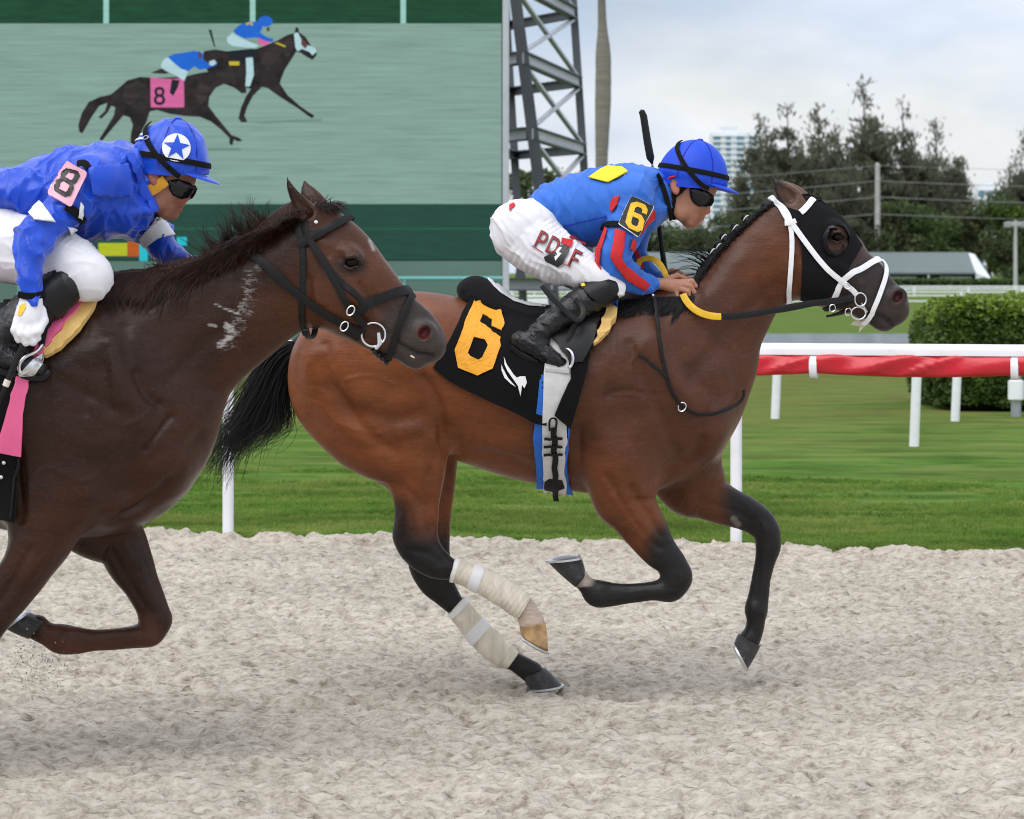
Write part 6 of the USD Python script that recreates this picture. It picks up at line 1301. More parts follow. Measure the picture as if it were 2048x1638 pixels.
# ---- rider of number 6
lo, hi, res = grid_for(975, 270, 1480, 752, YA, .42, .0046)
J6, B6, T6, S6 = (Field(lo, hi, res) for _ in range(4))        # jersey, breeches, boots, skin
J6.loft(Loft([(1100, 367, 1110, 462, .15, 0), (1140, 352, 1152, 482, .165, 0), (1188, 337, 1203, 490, .178, 0), (1238, 328, 1254, 484, .188, 0), (1284, 333, 1290, 458, .165, 0), (1308, 346, 1318, 432, .085, 0)], YA), .03)
for sd in (-1, 1):
    j = lambda a, b, c, d, w, dy: (a, b, c, d, w, sd * dy)
    if sd < 0: arm = [j(1232, 385, 1302, 400, .078, .14), j(1222, 430, 1296, 446, .074, .18), j(1202, 478, 1272, 494, .064, .22), j(1193, 514, 1262, 508, .058, .235), j(1199, 548, 1264, 516, .055, .23), j(1236, 575, 1280, 534, .052, .19), j(1276, 587, 1298, 547, .045, .14), j(1306, 581, 1313, 555, .036, .105)]
    else: arm = [j(1232, 385, 1302, 400, .078, .14), j(1240, 430, 1306, 446, .074, .18), j(1232, 478, 1296, 486, .064, .20), j(1232, 508, 1292, 494, .055, .20), j(1252, 540, 1292, 502, .050, .17), j(1285, 560, 1310, 530, .042, .12), j(1310, 566, 1322, 542, .034, .08)]
    J6.loft(Loft(arm, YA), .035)
    J6.blob(W(1262, 388, YA + sd * .15), (.060, .055, .055), .04)
    B6.loft(Loft([(1078, 408, 1018, 524, .10, sd * .095), (1130, 462, 1080, 560, .088, sd * .15), (1184, 505, 1146, 574, .070, sd * .20), (1226, 540, 1196, 588, .058, sd * .225), (1246, 562, 1216, 592, .048, sd * .225)], YA), .03)
    T6.loft(Loft([(1190, 562, 1233, 596, .060, sd * .228), (1150, 578, 1196, 622, .058, sd * .245), (1116, 603, 1156, 642, .055, sd * .27), (1086, 628, 1120, 662, .050, sd * .29), (1062, 650, 1096, 682, .046, sd * .30)], YA), .02)
    T6.loft(Loft([(1046, 664, 1030, 696, .040, sd * .300), (1074, 668, 1058, 712, .044, sd * .305), (1104, 694, 1092, 730, .043, sd * .31), (1126, 714, 1120, 736, .034, sd * .31)], YA), .02)
B6.loft(Loft([(1042, 404, 1022, 500, .15, 0), (1090, 395, 1090, 480, .15, 0)], YA), .04)
S6.f[:] = np.minimum(np.minimum(J6.f, B6.f), T6.f) + .013
NO6, LI6 = [(1409, 395), (1413, 410), (1415, 422.5)], [(1406, 431), (1403, 437.5)]
S6.blob(W(1382, 360, YA), (.098, .076, .105), .02)
face(S6, YA, 1.0, [(1418, 378, 1344, 366, .070, 0), (1417, 395, 1346, 388, .069, 0), (1412, 415, 1350, 408, .062, 0), (1408, 431, 1356, 422, .053, 0), (1396, 446, 1364, 436, .040, 0)], NO6, LI6, (1388, 446), (1350, 373), [(1345, 372, 1372, 436, .056, 0), (1318, 362, 1346, 436, .058, 0), (1290, 352, 1316, 438, .066, 0)], (1362, 428))
def hand6(sd, ox, oy):
    q_ = lambda a: [W(x + ox, y + oy, YA + sd * d) for x, y, d in a]
    S6.loft(Loft([(1300 + ox, 554 + oy, 1298 + ox, 580 + oy, .026, sd * .102), (1324 + ox, 556 + oy, 1321 + ox, 580 + oy, .024, sd * .104), (1348 + ox, 557 + oy, 1343 + ox, 586 + oy, .019, sd * .106), (1366 + ox, 561 + oy, 1360 + ox, 587 + oy, .015, sd * .108)], YA), .012)
    for pts, r in (([(1362, 563, .104), (1384, 562, .110), (1391, 572, .104), (1386, 581, .092)], [.0100, .0092, .0085, .0075]), ([(1360, 569, .112), (1381, 572, .126), (1388, 584, .120), (1381, 592, .104)], [.0102, .0095, .0088, .0078]),
                   ([(1357, 577, .115), (1375, 583, .130), (1380, 594, .123), (1372, 599, .108)], [.0098, .0090, .0084, .0075]), ([(1352, 581, .113), (1355, 595, .124), (1346, 607, .118)], [.0088, .0080, .0070]), ([(1332, 560, .090), (1354, 551, .076), (1370, 556, .066)], [.0115, .0100, .0085])):
        S6.chain(q_(pts), r, .004)
hand6(-1, 0, 0); hand6(1, -8, -10)
def member(field, parent, name, mat, smooth=2, fold=None, **k):
    v, f = field.mesh(smooth)
    if fold: v = folds(v, vnormals(v, f), *fold)
    return [obj(name, m_, mat, parent, smooth=True, **k) for m_ in pieces(v, f)][0]
r6 = thing('person', 'rider crouched over the leading horse in blue jersey, red-striped sleeves and white breeches', 'person', (W(1200, 600, YA)[0], YA, W(0, 600, YA)[2]))
v, f = S6.mesh(2); p = PX(v)
obj('body', (v, f), 'skin', r6, col=paint_face(v, p, 1.0, NO6, LI6, (1350, 373), (.40, .185, .115), [(1330, 362), (1344, 350), (1362, 362)]))
jersey = member(J6, r6, 'jersey', 'blue_jersey', fold=(.0042, 3, [(1, .25), (.8, .6), (1, -.2)], 7, (20, 55), .46))
breech = member(B6, r6, 'breeches', 'breeches', fold=(.0042, 5, [(.5, .86), (.35, .93), (.7, .7)], 7, (24, 60), .46))
boots = member(T6, r6, 'boot', 'shiny_leather', fold=(.0034, 8, [(.8, .6), (.6, .8)], 6, (70, 140)))
Yf, Yk = YA - .42, YA + .10
for poly in ([(1224, 421), (1222, 410), (1228, 396), (1241, 392), (1237, 410), (1227, 426)], [(1306, 420), (1308, 433), (1292, 449), (1276, 472), (1289, 446), (1300, 422)], [(1214, 456), (1203, 484), (1195, 503), (1195, 536), (1201, 546), (1228, 566), (1208, 544), (1202, 528), (1204, 502), (1217, 460)],
             [(1231, 459), (1250, 464), (1245, 502), (1241, 513), (1250, 531), (1296, 569), (1288, 581), (1250, 558), (1229, 529), (1221, 513), (1229, 475)], [(1263, 478), (1269, 483), (1265, 503), (1258, 497)]):
    obj('red_stripe', drape(Polygon(poly).buffer(2).buffer(-2), J6, Yf, Yk, .0105, .005, 4.0), 'red_jersey', jersey, smooth=True)
obj('yellow_diamond', drape([(1178, 358), (1202, 342), (1216, 336), (1245, 338), (1256, 347), (1234, 359), (1218, 367), (1211, 366)], J6, Yf, Yk, .0105, .005, 4.0, mirror=YA), 'yellow_jersey', jersey, smooth=True)
obj('red_stripe', drape([(1268, 505), (1276, 500), (1290, 536), (1282, 540)], J6, Yf, YA + .3, .006, .003, 4.0), 'red_jersey', jersey, smooth=True)
obj('side_seam', strap([(1094, 461), (1130, 452), (1170, 442), (1214, 432)], J6, Yf, Yk, .0035, .004, .002), 'seam_blue', jersey)
obj('collar', strap([(1312, 350), (1324, 374), (1334, 408), (1339, 436)], J6, Yf, Yk, .018, .009, .005), 'black_elastic', r6, smooth=40)
arm6 = obj('armband', drape(rounded([(1264, 394), (1300, 414), (1270, 475), (1238, 453)], 4), J6, Yf, Yk, .017, .006, 4.0, relax=30), 'black_print', r6, smooth=40, label='black armband with a gold 6')
obj('number', drape(on_quad(SIX, (1264, 404), (1290, 415), (1275, 467), (1248, 456)), J6, Yf, Yk, .0205, .003, 3.0, relax=30), 'gold_print', arm6, smooth=False)
rim_ = rounded([(1264, 394), (1300, 414), (1270, 475), (1238, 453)], 4); obj('edging', drape(rim_.difference(rim_.buffer(-1.6)), J6, Yf, Yk, .0185, .003, 3.0, relax=30), 'white_print', arm6, smooth=False)
obj('elastic', strap([(1206, 456), (1222, 450), (1242, 450)], J6, Yf, Yk, .022, .010, .004), 'black_elastic', arm6)
# writing on the breeches
U_, R_t = (13.5, -29), (23, 12)
for ch, o in (('P', (1066, 490)), ('D', (1088, 501)), ('F', (1133, 528))):
    obj('lettering', drape_text(ch, o, (R_t[0] * 1.05, R_t[1] * 1.05), U_, B6, Yf, Yk, .0078), 'black_print', breech, smooth=False)
    obj('lettering_fill', drape_text(ch, (o[0] + .6, o[1] - .6), R_t, (U_[0] * .95, U_[1] * .95), B6, Yf, Yk, .0086, bold=False), 'dark_red_print', breech, smooth=False)
obj('emblem', drape([(1123, 491), (1140, 499), (1126, 528), (1117, 534), (1092, 522), (1089, 514), (1102, 508), (1113, 511)], B6, Yf, Yk, .0080, .002, 3), 'black_print', breech, smooth=False, label='boot emblem on the breeches')
obj('emblem_top', drape([(1124, 479), (1146, 483), (1140, 497), (1121, 487)], B6, Yf, Yk, .0084, .002, 3), 'red_jersey', breech, smooth=False); obj('emblem_mark', drape([(1118, 497), (1124, 496), (1118, 506), (1124, 508), (1112, 522), (1110, 514), (1116, 510), (1112, 504)], B6, Yf, Yk, .0092, .002, 3), 'white_print', breech, smooth=False)
for a in ([(1065, 492), (1088, 506)], [(1124, 526), (1142, 534)]): obj('underline', strap([a[0], ((a[0][0] + a[1][0]) / 2, (a[0][1] + a[1][1]) / 2), a[1]], B6, Yf, Yk, .003, .0075, .0015), 'dark_red_print', breech)
obj('small_print', drape([(1138, 474), (1150, 476), (1172, 486), (1171, 490), (1150, 481), (1138, 478)], B6, Yf, Yk, .0078, .0015, 2.5), 'dark_red_print', breech, smooth=False)
obj('waist_mark', drape([(1020, 412), (1028, 408), (1032, 412), (1020, 424)], B6, Yf, Yk, .0078, .0015, 3), 'red_jersey', breech, smooth=False)
# boot top, flap strap and sole
obj('boot_top', drape([(1156, 566), (1196, 556), (1230, 566), (1238, 592), (1206, 612), (1178, 594)], T6, Yf, Yk, .009, .005, 5), 'black_leather', boots, smooth=True)
obj('sole', tube([W(1024, 693, YA - .30), W(1050, 710, YA - .305), W(1090, 731, YA - .31), W(1126, 740, YA - .31)], [.016, .018, .018, .014], 8), 'black_leather', boots)
lp = smooth_line([W(1084, 571, YA - .33), W(1110, 602, YA - .34), W(1140, 630, YA - .345), (W(1156, 640, YA - .345)), W(1166, 630, YA - .335), W(1163, 612, YA - .32), W(1150, 598, YA - .315)], 30)
obj('boot_strap', ribbon(lp, np.tile([0, -1.0, .25], (30, 1)), .018, .005), 'black_leather', boots)
obj('boot_badge', drape([(1163, 573), (1170, 570), (1172, 575), (1165, 577)], T6, Yf, Yk, .0108, .002, 3), 'gold_print', boots, smooth=False)
# cap, goggles, straps
H6 = Helmet(1384, 362, YA, (.128, .106, .148), 11)
rim6 = lambda ph: 98 - 6 * math.cos(math.radians(ph)) - 3 * math.cos(math.radians(2 * ph))
cap6 = obj('helmet', H6.shell(rim6), 'blue_cap', r6, smooth=60)
obj('peak', H6.brim(rim6, 64, .046, .016, 90), 'blue_cap', cap6, smooth=50)
obj('button', ellipsoid(H6.pt(0, 0), (.012, .012, .006)), 'blue_cap', cap6)
obj('cap_band', H6.line([77] * 5, [4, 60, 120, 175, 182], .017, .003), 'black_elastic', cap6); obj('cap_band', H6.line([77] * 5, [4, -60, -120, -175, -182], .017, .003), 'black_elastic', cap6)
obj('seam', H6.line([6, 30, 60, 90], [60] * 4, .003, .0015, .0005), 'seam_blue', cap6); obj('seam', H6.line([6, 30, 60, 90], [118] * 4, .003, .0015, .0005), 'seam_blue', cap6); obj('seam', H6.line([6, 30, 60, 90], [-60] * 4, .003, .0015, .0005), 'seam_blue', cap6)
gs6 = obj('goggle_strap', H6.line([30, 50, 70, 88, 97], [170, 138, 112, 88, 62], .016, .003, .006), 'black_elastic', r6); 
HF6 = Field(lo, hi, res); HF6.f[:] = S6.f
GL6 = [(1379, 377), (1391, 374), (1412, 381), (1424, 390), (1424, 402), (1418, 410), (1408, 414), (1395, 412), (1385, 404), (1380, 392)]
def goggles(poly, F, Y0, s):
    P_ = Polygon(poly).buffer(3 * s).buffer(-3 * s); b = P_.boundary
    return drape(P_, F, Y0 - .3, Y0 + .05, .010, .016, 2.6, relax=25, mirror=Y0, lift=lambda p: .010 * np.sqrt(np.clip(shapely.distance(shapely.points(p), b) / (10 * s), 0, 1)))
obj('goggles', goggles(GL6, HF6, YA, 1.0), 'goggle_lens', r6, smooth=50)
for L in ([(1323, 362), (1336, 380), (1347, 393)], [(1374, 372), (1362, 382), (1347, 394)], [(1347, 392), (1347, 408), (1344, 424), (1350, 436)]): obj('chin_strap', strap(L, HF6, YA - .2, YA + .05, .013, .005, .004, mirror=YA), 'black_elastic', r6)
obj('head_liner', strap([(1316, 352), (1336, 358), (1350, 357)], HF6, YA - .2, YA + .05, .014, .010, .004, mirror=YA), 'red_jersey', r6)
# the whip held upright in the far hand
wh = [W(*a, YA + .10) for a in ((1283, 222), (1287, 232), (1295, 284), (1301, 316), (1304, 326), (1306, 340), (1310, 390), (1316, 437), (1322, 480), (1328, 528), (1331, 546))]
t = thing('riding_whip', 'black riding whip standing upright behind the blue-jerseyed rider', 'whip', wh[-1])
obj('flap', tube(wh[:5], [.011, .0135, .0145, .0150, .005], 10), 'black_leather', t); obj('shaft', tube(wh[4:8], .0042, 8), 'strap_leather', t); obj('grip', tube(wh[7:], [.0085, .0095, .0105, .0115], 10), 'black_leather', t)
for k in (.25, .6): obj('white_ring', tube([wh[4] * (1 - k) + wh[5] * k, wh[4] * (.92 - k) + wh[5] * (k + .08)], .0052, 8), 'white_print', t)

# ---- rider of number 8
lo, hi, res = grid_for(-190, 225, 445, 765, YB, .48, .0048)
J8, B8, T8f, S8 = (Field(lo, hi, res) for _ in range(4))
J8.loft(Loft([(-90, 382, -70, 460, .15, 0), (20, 336, 40, 438, .165, 0), (90, 312, 110, 464, .178, 0), (152, 295, 166, 476, .188, 0), (206, 283, 226, 478, .186, 0), (246, 294, 280, 452, .15, 0), (266, 308, 306, 432, .082, 0)], YB), .03)
for sd in (-1, 1):
    j = lambda a, b, c, d, w, dy: (a, b, c, d, w, sd * dy)
    if sd < 0: arm = [j(158, 318, 216, 404, .082, .16), j(110, 378, 170, 438, .074, .21), j(68, 424, 130, 468, .063, .26), j(36, 458, 112, 486, .058, .30), j(31, 506, 94, 504, .052, .325), j(36, 552, 86, 550, .046, .345), j(43, 600, 84, 598, .036, .352)]
    else: arm = [j(300, 412, 240, 470, .07, .15), j(336, 450, 284, 492, .060, .19), j(352, 478, 304, 516, .056, .19), j(380, 506, 344, 540, .047, .15), j(398, 520, 372, 548, .038, .11)]
    J8.loft(Loft(arm, YB), .035); J8.blob(W(186 if sd < 0 else 225, 362, YB + sd * .15), (.065, .055, .06), .04)
    B8.loft(Loft([(20, 424, -34, 560, .10, sd * .10), (104, 444, 56, 574, .090, sd * .16), (168, 480, 112, 590, .075, sd * .21), (204, 512, 152, 596, .060, sd * .235)], YB), .03)
    T8f.loft(Loft([(104, 545, 158, 602, .062, sd * .24), (56, 574, 112, 640, .060, sd * .26), (10, 612, 60, 678, .056, sd * .285), (-26, 652, 16, 708, .050, sd * .30)], YB), .02)
    T8f.loft(Loft([(-40, 672, -60, 716, .042, sd * .305), (0, 684, -12, 734, .046, sd * .31), (46, 704, 38, 748, .044, sd * .315), (84, 724, 80, 752, .034, sd * .315)], YB), .02)
B8.loft(Loft([(-60, 430, -80, 540, .15, 0), (20, 405, 20, 500, .15, 0)], YB), .04)
S8.f[:] = np.minimum(np.minimum(J8.f, B8.f), T8f.f) + .014
NO8, LI8 = [(369, 376), (373, 387), (370.5, 397)], [(363, 410), (359, 418)]
S8.blob(W(330, 340, YB), (.098, .076, .105), .02)
face(S8, YB, 1.17, [(380, 362, 296, 348, .070, 0), (378, 380, 298, 368, .069, 0), (370, 400, 304, 388, .062, 0), (363, 416, 310, 404, .053, 0), (349, 432, 320, 418, .040, 0)], NO8, LI8, (344, 430), (306, 352), [(294, 350, 322, 424, .056, 0), (268, 336, 300, 424, .060, 0), (240, 320, 270, 430, .068, 0)], (316, 408))
GLV = Field(*grid_for(0, 570, 130, 710, YB - .36, .12, .0036))
GLV.loft(Loft([(44, 590, 83, 588, .028, -.356), (36, 612, 86, 612, .030, -.361), (28, 636, 86, 640, .032, -.366), (30, 656, 76, 662, .028, -.366)], YB), .01)
for pts, r in (([(34, 640, .376), (29, 660, .394), (38, 678, .386), (48, 676, .366)], .0115), ([(46, 646, .381), (42, 668, .401), (52, 684, .391), (60, 678, .368)], .0118), ([(60, 648, .381), (57, 670, .401), (66, 684, .391), (70, 676, .368)], .0112), ([(72, 644, .378), (72, 664, .394), (76, 676, .381)], .0102), ([(84, 620, .356), (88, 642, .366), (78, 662, .388)], .0125)):
    GLV.chain([W(x, y, YB - d) for x, y, d in pts], r, .005)
S8.loft(Loft([(44, 590, 83, 588, .020, -.356), (38, 620, 82, 620, .020, -.361), (40, 650, 72, 654, .018, -.366)], YB), .01)
S8.loft(Loft([(392, 516, 370, 548, .030, .11), (412, 520, 396, 552, .024, .09), (424, 530, 410, 556, .02, .08)], YB), .01)
for k in range(4): S8.chain([W(414 - 3 * k, 532 + 5 * k, YB + .085), W(430 - 4 * k, 534 + 6 * k, YB + .07), W(432 - 4 * k, 546 + 4 * k, YB + .055)], [.011, .010, .009], .004)
S8.chain([W(398, 522, YB + .07), W(414, 516, YB + .05), W(426, 520, YB + .04)], [.012, .0105, .009], .005)
r8 = thing('person', 'rider of the dark horse in shiny royal blue silks with a pink number 8 armband', 'person', (W(120, 600, YB)[0], YB, W(0, 600, YB)[2]))
v, f = S8.mesh(2); p = PX(v)
obj('body', (v, f), 'skin', r8, col=paint_face(v, p, 1.17, NO8, LI8, (306, 352), (.30, .130, .085), [(280, 338), (300, 330), (322, 342)]))
jersey8 = member(J8, r8, 'silks', 'blue_satin', fold=(.0064, 13, [(1, .2), (.6, .8), (-.5, .85), (.9, -.4)], 9, (18, 46), .45))
breech8 = member(B8, r8, 'breeches', 'breeches', fold=(.0042, 6, [(.5, .86), (.9, .4), (-.3, .95)], 7, (24, 60), .46))
boots8 = member(T8f, r8, 'boot', 'shiny_leather', fold=(.0034, 8, [(.8, .6), (.6, .8)], 6, (70, 140)))
glove8 = member(GLV, r8, 'glove', 'breeches', fold=(.0012, 9, [(.8, .6), (.1, 1)], 5, (120, 200)), label='pale glove gripping the whip')
obj('glove_logo', drape([(40, 612), (50, 606), (52, 616), (42, 632), (36, 630)], GLV, YB - .5, YB - .25, .003, .002, 3), 'gold_print', glove8, smooth=False)
Yf, Yk = YB - .48, YB + .10
for poly in ([(85, 408), (107, 446), (68, 445), (60, 433)], [(130, 451), (153, 453), (137, 467)], [(158, 404), (162, 410), (158, 436), (150, 432)], [(140, 336), (146, 340), (110, 388), (108, 380)]):
    obj('white_patch', drape(poly, J8, Yf, Yk, .017, .006, 4.5), 'white_satin', jersey8, smooth=True)
obj('white_patch', drape([(311, 431), (335, 436), (331, 449), (346, 471), (316, 477), (292, 495), (277, 476), (295, 455)], J8, YB - .1, YB + .40, .0095, .005, 4.5), 'white_satin', jersey8, smooth=True)
obj('shoulder_yoke', drape(rounded([(178, 338), (252, 331), (258, 390), (182, 388)], 3), J8, Yf, Yk, .017, .005, 5.0, ripple=.008), 'blue_satin', jersey8, smooth=True)
obj('cuff', strap([(40, 588), (60, 592), (84, 588)], J8, YB - .5, YB - .1, .020, .006, .004), 'black_elastic', jersey8)
obj('collar', strap([(258, 312), (272, 345), (288, 380), (304, 420)], J8, Yf, Yk, .030, .012, .006), 'blue_satin', jersey8)
card = rounded([(142, 330), (178, 348), (137, 417), (100, 398)], 5)
arm8 = obj('armband', drape(card, J8, Yf, Yk, .024, .006, 4.0, relax=120), 'pale_pink', r8, smooth=40, label='pink armband with a black 8')
obj('number', drape(on_quad(EIGHT, (140, 343), (166, 354), (135, 404), (110, 392)), J8, Yf, Yk, .0275, .003, 3.0, relax=120), 'black_print', arm8, smooth=False)
obj('elastic', strap([(130, 414), (146, 424), (160, 440)], J8, Yf, Yk, .026, .014, .005), 'black_elastic', arm8); obj('elastic', strap([(160, 334), (170, 332), (178, 340)], J8, Yf, Yk, .022, .018, .005), 'black_elastic', arm8)
obj('boot_top', drape([(86, 550), (110, 540), (148, 590), (146, 600), (116, 640), (84, 610)], T8f, Yf, Yk, .009, .005, 5), 'black_leather', boots8, smooth=True)
obj('sole', tube([W(-50, 720, YB - .31), W(0, 737, YB - .312), W(50, 750, YB - .315), W(86, 752, YB - .315), W(100, 744, YB - .315)], [.020, .022, .022, .020, .012], 8), 'black_leather', boots8)
H8 = Helmet(338, 336, YB, (.121, .105, .152), 10)
rim8 = lambda ph: 97 - 4 * math.cos(math.radians(ph)) - 3 * math.cos(math.radians(2 * ph))
cap8 = obj('helmet', H8.shell(rim8, 6, .0036, 41), 'blue_satin', r8, smooth=60)
obj('peak', H8.brim(rim8, 62, .052, .020, 92), 'blue_satin', cap8, smooth=50); obj('button', ellipsoid(H8.pt(0, 0), (.013, .013, .007)), 'blue_satin', cap8)
for sgn in (1, -1): obj('cap_band', H8.line([80] * 5, [4 * sgn, 60 * sgn, 120 * sgn, 175 * sgn, 182 * sgn], .017, .003, .005), 'black_elastic', cap8)
for ph in (42, 100, -60): obj('seam', H8.line([6, 30, 60, 90], [ph] * 4, .003, .0015, .002), 'seam_blue', cap8)
gs8 = obj('goggle_strap', H8.line([38, 52, 66, 84, 98], [172, 146, 124, 96, 66], .016, .003, .009), 'black_elastic', r8)
obj('strap_slide', ring(H8.pt(62, 130, .012), .010, .0016, H8.nrm(62, 130), 16, 6, 1.0, .7), 'steel', gs8)
th, ph = 66, 78
def on_cap(H, th0, ph0, pts, g, thick=.002, sub=.004):
    n = H.nrm(th0, ph0); n = n / np.linalg.norm(n); c = H.pt(th0, ph0); u = np.cross([0, 0, 1.0], n); u /= np.linalg.norm(u); w = np.cross(n, u)
    p, t = fill_poly(pts, sub); L = ((c + p[:, :1] * u + p[:, 1:] * w) - H.c) @ H.R; d = np.linalg.norm(L / H.r, axis=1); L = L / d[:, None]
    nn = (L / H.r) @ H.R.T; nn /= np.linalg.norm(nn, axis=1, keepdims=True); P = H.c + L @ H.R.T
    return shell(P + nn * g, P + nn * (g - thick), t)
circ = [(.0435 * math.cos(a), .0435 * math.sin(a)) for a in np.linspace(0, 2 * np.pi, 32, endpoint=False)]
obj('white_disc', on_cap(H8, th, ph, circ, .0065), 'white_satin', cap8, smooth=50); star = [((.040 if k % 2 == 0 else .0155) * math.sin(k * math.pi / 5 + .12), (.040 if k % 2 == 0 else .0155) * math.cos(k * math.pi / 5 + .12)) for k in range(10)]
obj('star', on_cap(H8, th, ph, star, .0085), 'blue_satin', cap8, smooth=50)
obj('cap_marking', on_cap(H8, 70, 148, [(-.03, .012), (.03, .018), (.03, .024), (-.03, .018)], .0065), 'white_satin', cap8); obj('cap_marking', on_cap(H8, 66, 150, [(-.012, .02), (.016, .022), (.014, .027), (-.01, .025)], .0065), 'white_satin', cap8)
HF8 = Field(lo, hi, res); HF8.f[:] = S8.f
obj('goggles', goggles([(336, 361), (356, 358), (376, 364), (384, 372), (380, 384), (372, 393), (360, 396), (346, 390), (338, 378)], HF8, YB, 1.17), 'goggle_lens', r8, smooth=50)
for L, w in (([(264, 322), (276, 352), (298, 380)], .020), ([(332, 360), (318, 370), (299, 382)], .034)): obj('fleece_strap', strap(L, HF8, YB - .2, YB + .05, w, .007, .006, mirror=YB), 'ochre_fleece', r8)
obj('chin_strap', strap([(298, 382), (299, 400), (304, 418), (312, 434)], HF8, YB - .2, YB + .05, .017, .008, .005, mirror=YB), 'black_elastic', r8)
wh = [W(*a, YB - .385) for a in ((62, 640), (54, 668), (44, 696), (30, 728), (16, 760), (6, 784), (-14, 830), (-30, 870))]
t = thing('riding_whip', 'black wrapped whip hanging from the gloved hand at the left edge', 'whip', wh[0])
obj('grip', tube(wh[:5], [.010, .0105, .0100, .0095, .009], 10), 'black_leather', t); obj('collar_ring', tube([wh[4], wh[4] * .5 + wh[5] * .5], .0098, 10), 'bandage', t); obj('shaft', tube(wh[4:], [.008, .007, .005, .004], 8), 'strap_leather', t)
for k in range(1, 9):
    u = k / 9 * 3.9; i = int(u); c = wh[i] + (wh[i + 1] - wh[i]) * (u - i); obj('grip_wrap', ring(c, .0106, .0016, wh[i + 1] - wh[i], 12, 5), 'strap_leather', t)
# ------------------------------------------------------------------ saddles, cloths, girths
def saddle_shape(secs, Y0):
    lo = [min(W(min(s_[0], s_[2]), 0, Y0)[0] for s_ in secs) - .15, Y0 - .33, W(0, max(s_[3] for s_ in secs), Y0)[2] - .12]; hi = [max(W(max(s_[0], s_[2]), 0, Y0)[0] for s_ in secs) + .15, Y0 + .33, W(0, min(s_[1] for s_ in secs), Y0)[2] + .1]
    F = Field(lo, hi, .006); F.loft(Loft(secs, Y0), .02); return F
SAD = [(934, 560, 932, 600, .085, 0, .25), (956, 552, 954, 620, .125, 0, .35), (985, 568, 978, 634, .155, 0, .40), (1020, 592, 1012, 648, .17, 0, .40), (1060, 606, 1054, 662, .18, 0, .40), (1110, 610, 1106, 670, .185, 0, .40), (1165, 598, 1166, 664, .18, 0, .38), (1200, 590, 1206, 650, .17, 0, .35)]
Yf, Yk = YA - .40, YA + .02
cl6 = thing('saddle_cloth', 'black saddle cloth with a big gold 6 on the leading horse', 'saddle cloth', W(1000, 720, YA - .3))
main6 = [(940, 604), (920, 640), (893, 690), (866, 735), (899, 761), (935, 779), (972, 796), (1010, 812), (1045, 828), (1070, 842), (1092, 846), (1110, 740), (1180, 690), (1190, 625), (1060, 640)]
FC6 = F6
obj('cloth', drape(main6, FC6, Yf, Yk, .020, .010, 6, relax=14, ripple=.008, seed=3, mirror=YA), 'black_cloth', cl6, smooth=50)
obj('front_flap', drape([(1206, 622), (1196, 664), (1178, 715), (1166, 755), (1152, 800), (1137, 848), (1122, 836), (1107, 823), (1120, 792), (1138, 756), (1148, 720), (1165, 670), (1180, 630)], FC6, Yf, Yk, .036, .008, 6, relax=10, ripple=.006, seed=4), 'black_cloth', cl6, smooth=50)
z5 = lambda pts: [(840 + a / 3.413, 530 + b / 3.413) for a, b in pts]
num = Polygon(z5([(360, 284), (372, 296), (408, 284), (528, 326), (580, 436), (560, 480), (482, 452), (484, 408), (424, 372), (408, 420), (545, 520), (558, 572), (500, 714), (398, 756), (264, 704), (232, 592), (322, 382)]), [z5([(364, 514), (328, 614), (348, 634), (404, 658), (428, 640), (462, 568), (445, 532)])])
obj('number', drape(num, FC6, Yf, Yk, .0255, .004, 3.4, relax=14, ripple=.010, seed=3), 'gold_cloth', cl6, smooth=40, label='gold cloth number 6')
for pg in ([(575, 645), (596, 690), (640, 748), (664, 770), (690, 762), (722, 762), (733, 800), (716, 836), (700, 816), (690, 885), (672, 820), (648, 790), (600, 730), (580, 690)], [(560, 688), (572, 716), (604, 770), (658, 826), (622, 806), (580, 770), (562, 728)]):
    obj('logo', drape(z5(pg), FC6, Yf, Yk, .0262, .003, 2.6, relax=14, ripple=.008, seed=3), 'white_print', cl6, smooth=False)
sd6 = thing('saddle', 'small black racing saddle with white seat line on the leading horse', 'saddle', W(1060, 620, YA))
SF6 = saddle_shape(SAD, YA)
v, f = SF6.mesh(2); obj('seat', folds((v), vnormals(v, f), .003, 2, np.array([12., 12, 12.])) if False else (v, f), 'black_cloth', sd6, smooth=True)
obj('seat_edge', drape([(974, 558), (988, 565), (1006, 579), (1032, 596), (1060, 606), (1092, 609), (1092, 615), (1058, 613), (1028, 604), (1002, 588), (986, 573)], SF6, YA - .33, YA + .05, .007, .005, 4, mirror=YA), 'white_strap', sd6, smooth=True)
obj('flap', drape([(1092, 640), (1206, 618), (1200, 650), (1184, 690), (1160, 728), (1138, 730), (1116, 700), (1098, 680)], FC6, Yf, Yk, .046, .010, 6, relax=20, mirror=YA), 'black_leather', sd6, smooth=50)
obj('rear_tab', strap([(1012, 655), (1040, 650), (1075, 650)], SF6, YA - .33, YA + .05, .020, .006, .004), 'black_leather', sd6)
obj('foam_pad', drape([(1221, 617), (1234, 633), (1231, 645), (1211, 676), (1186, 695), (1197, 668), (1210, 640)], FC6, Yf, Yk, .040, .034, 5, mirror=YA, lift=lambda p: .006 * np.sin(p[:, 1] * .3)), 'yellow_foam', sd6, smooth=40)
obj('blue_pad', drape([(1206, 612), (1238, 602), (1237, 632), (1230, 622), (1214, 626)], FC6, Yf, Yk, .046, .020, 5, mirror=YA), 'blue_pad', sd6, smooth=40)
gi6 = obj('girth', drape([(1104, 640), (1136, 640), (1138, 752), (1131, 850), (1132, 920), (1134, 972), (1128, 980), (1108, 980), (1090, 970), (1084, 900), (1084, 850), (1088, 744)], FC6, Yf, Yk, .028, .008, 5, mirror=YA), 'white_web', sd6, smooth=50)
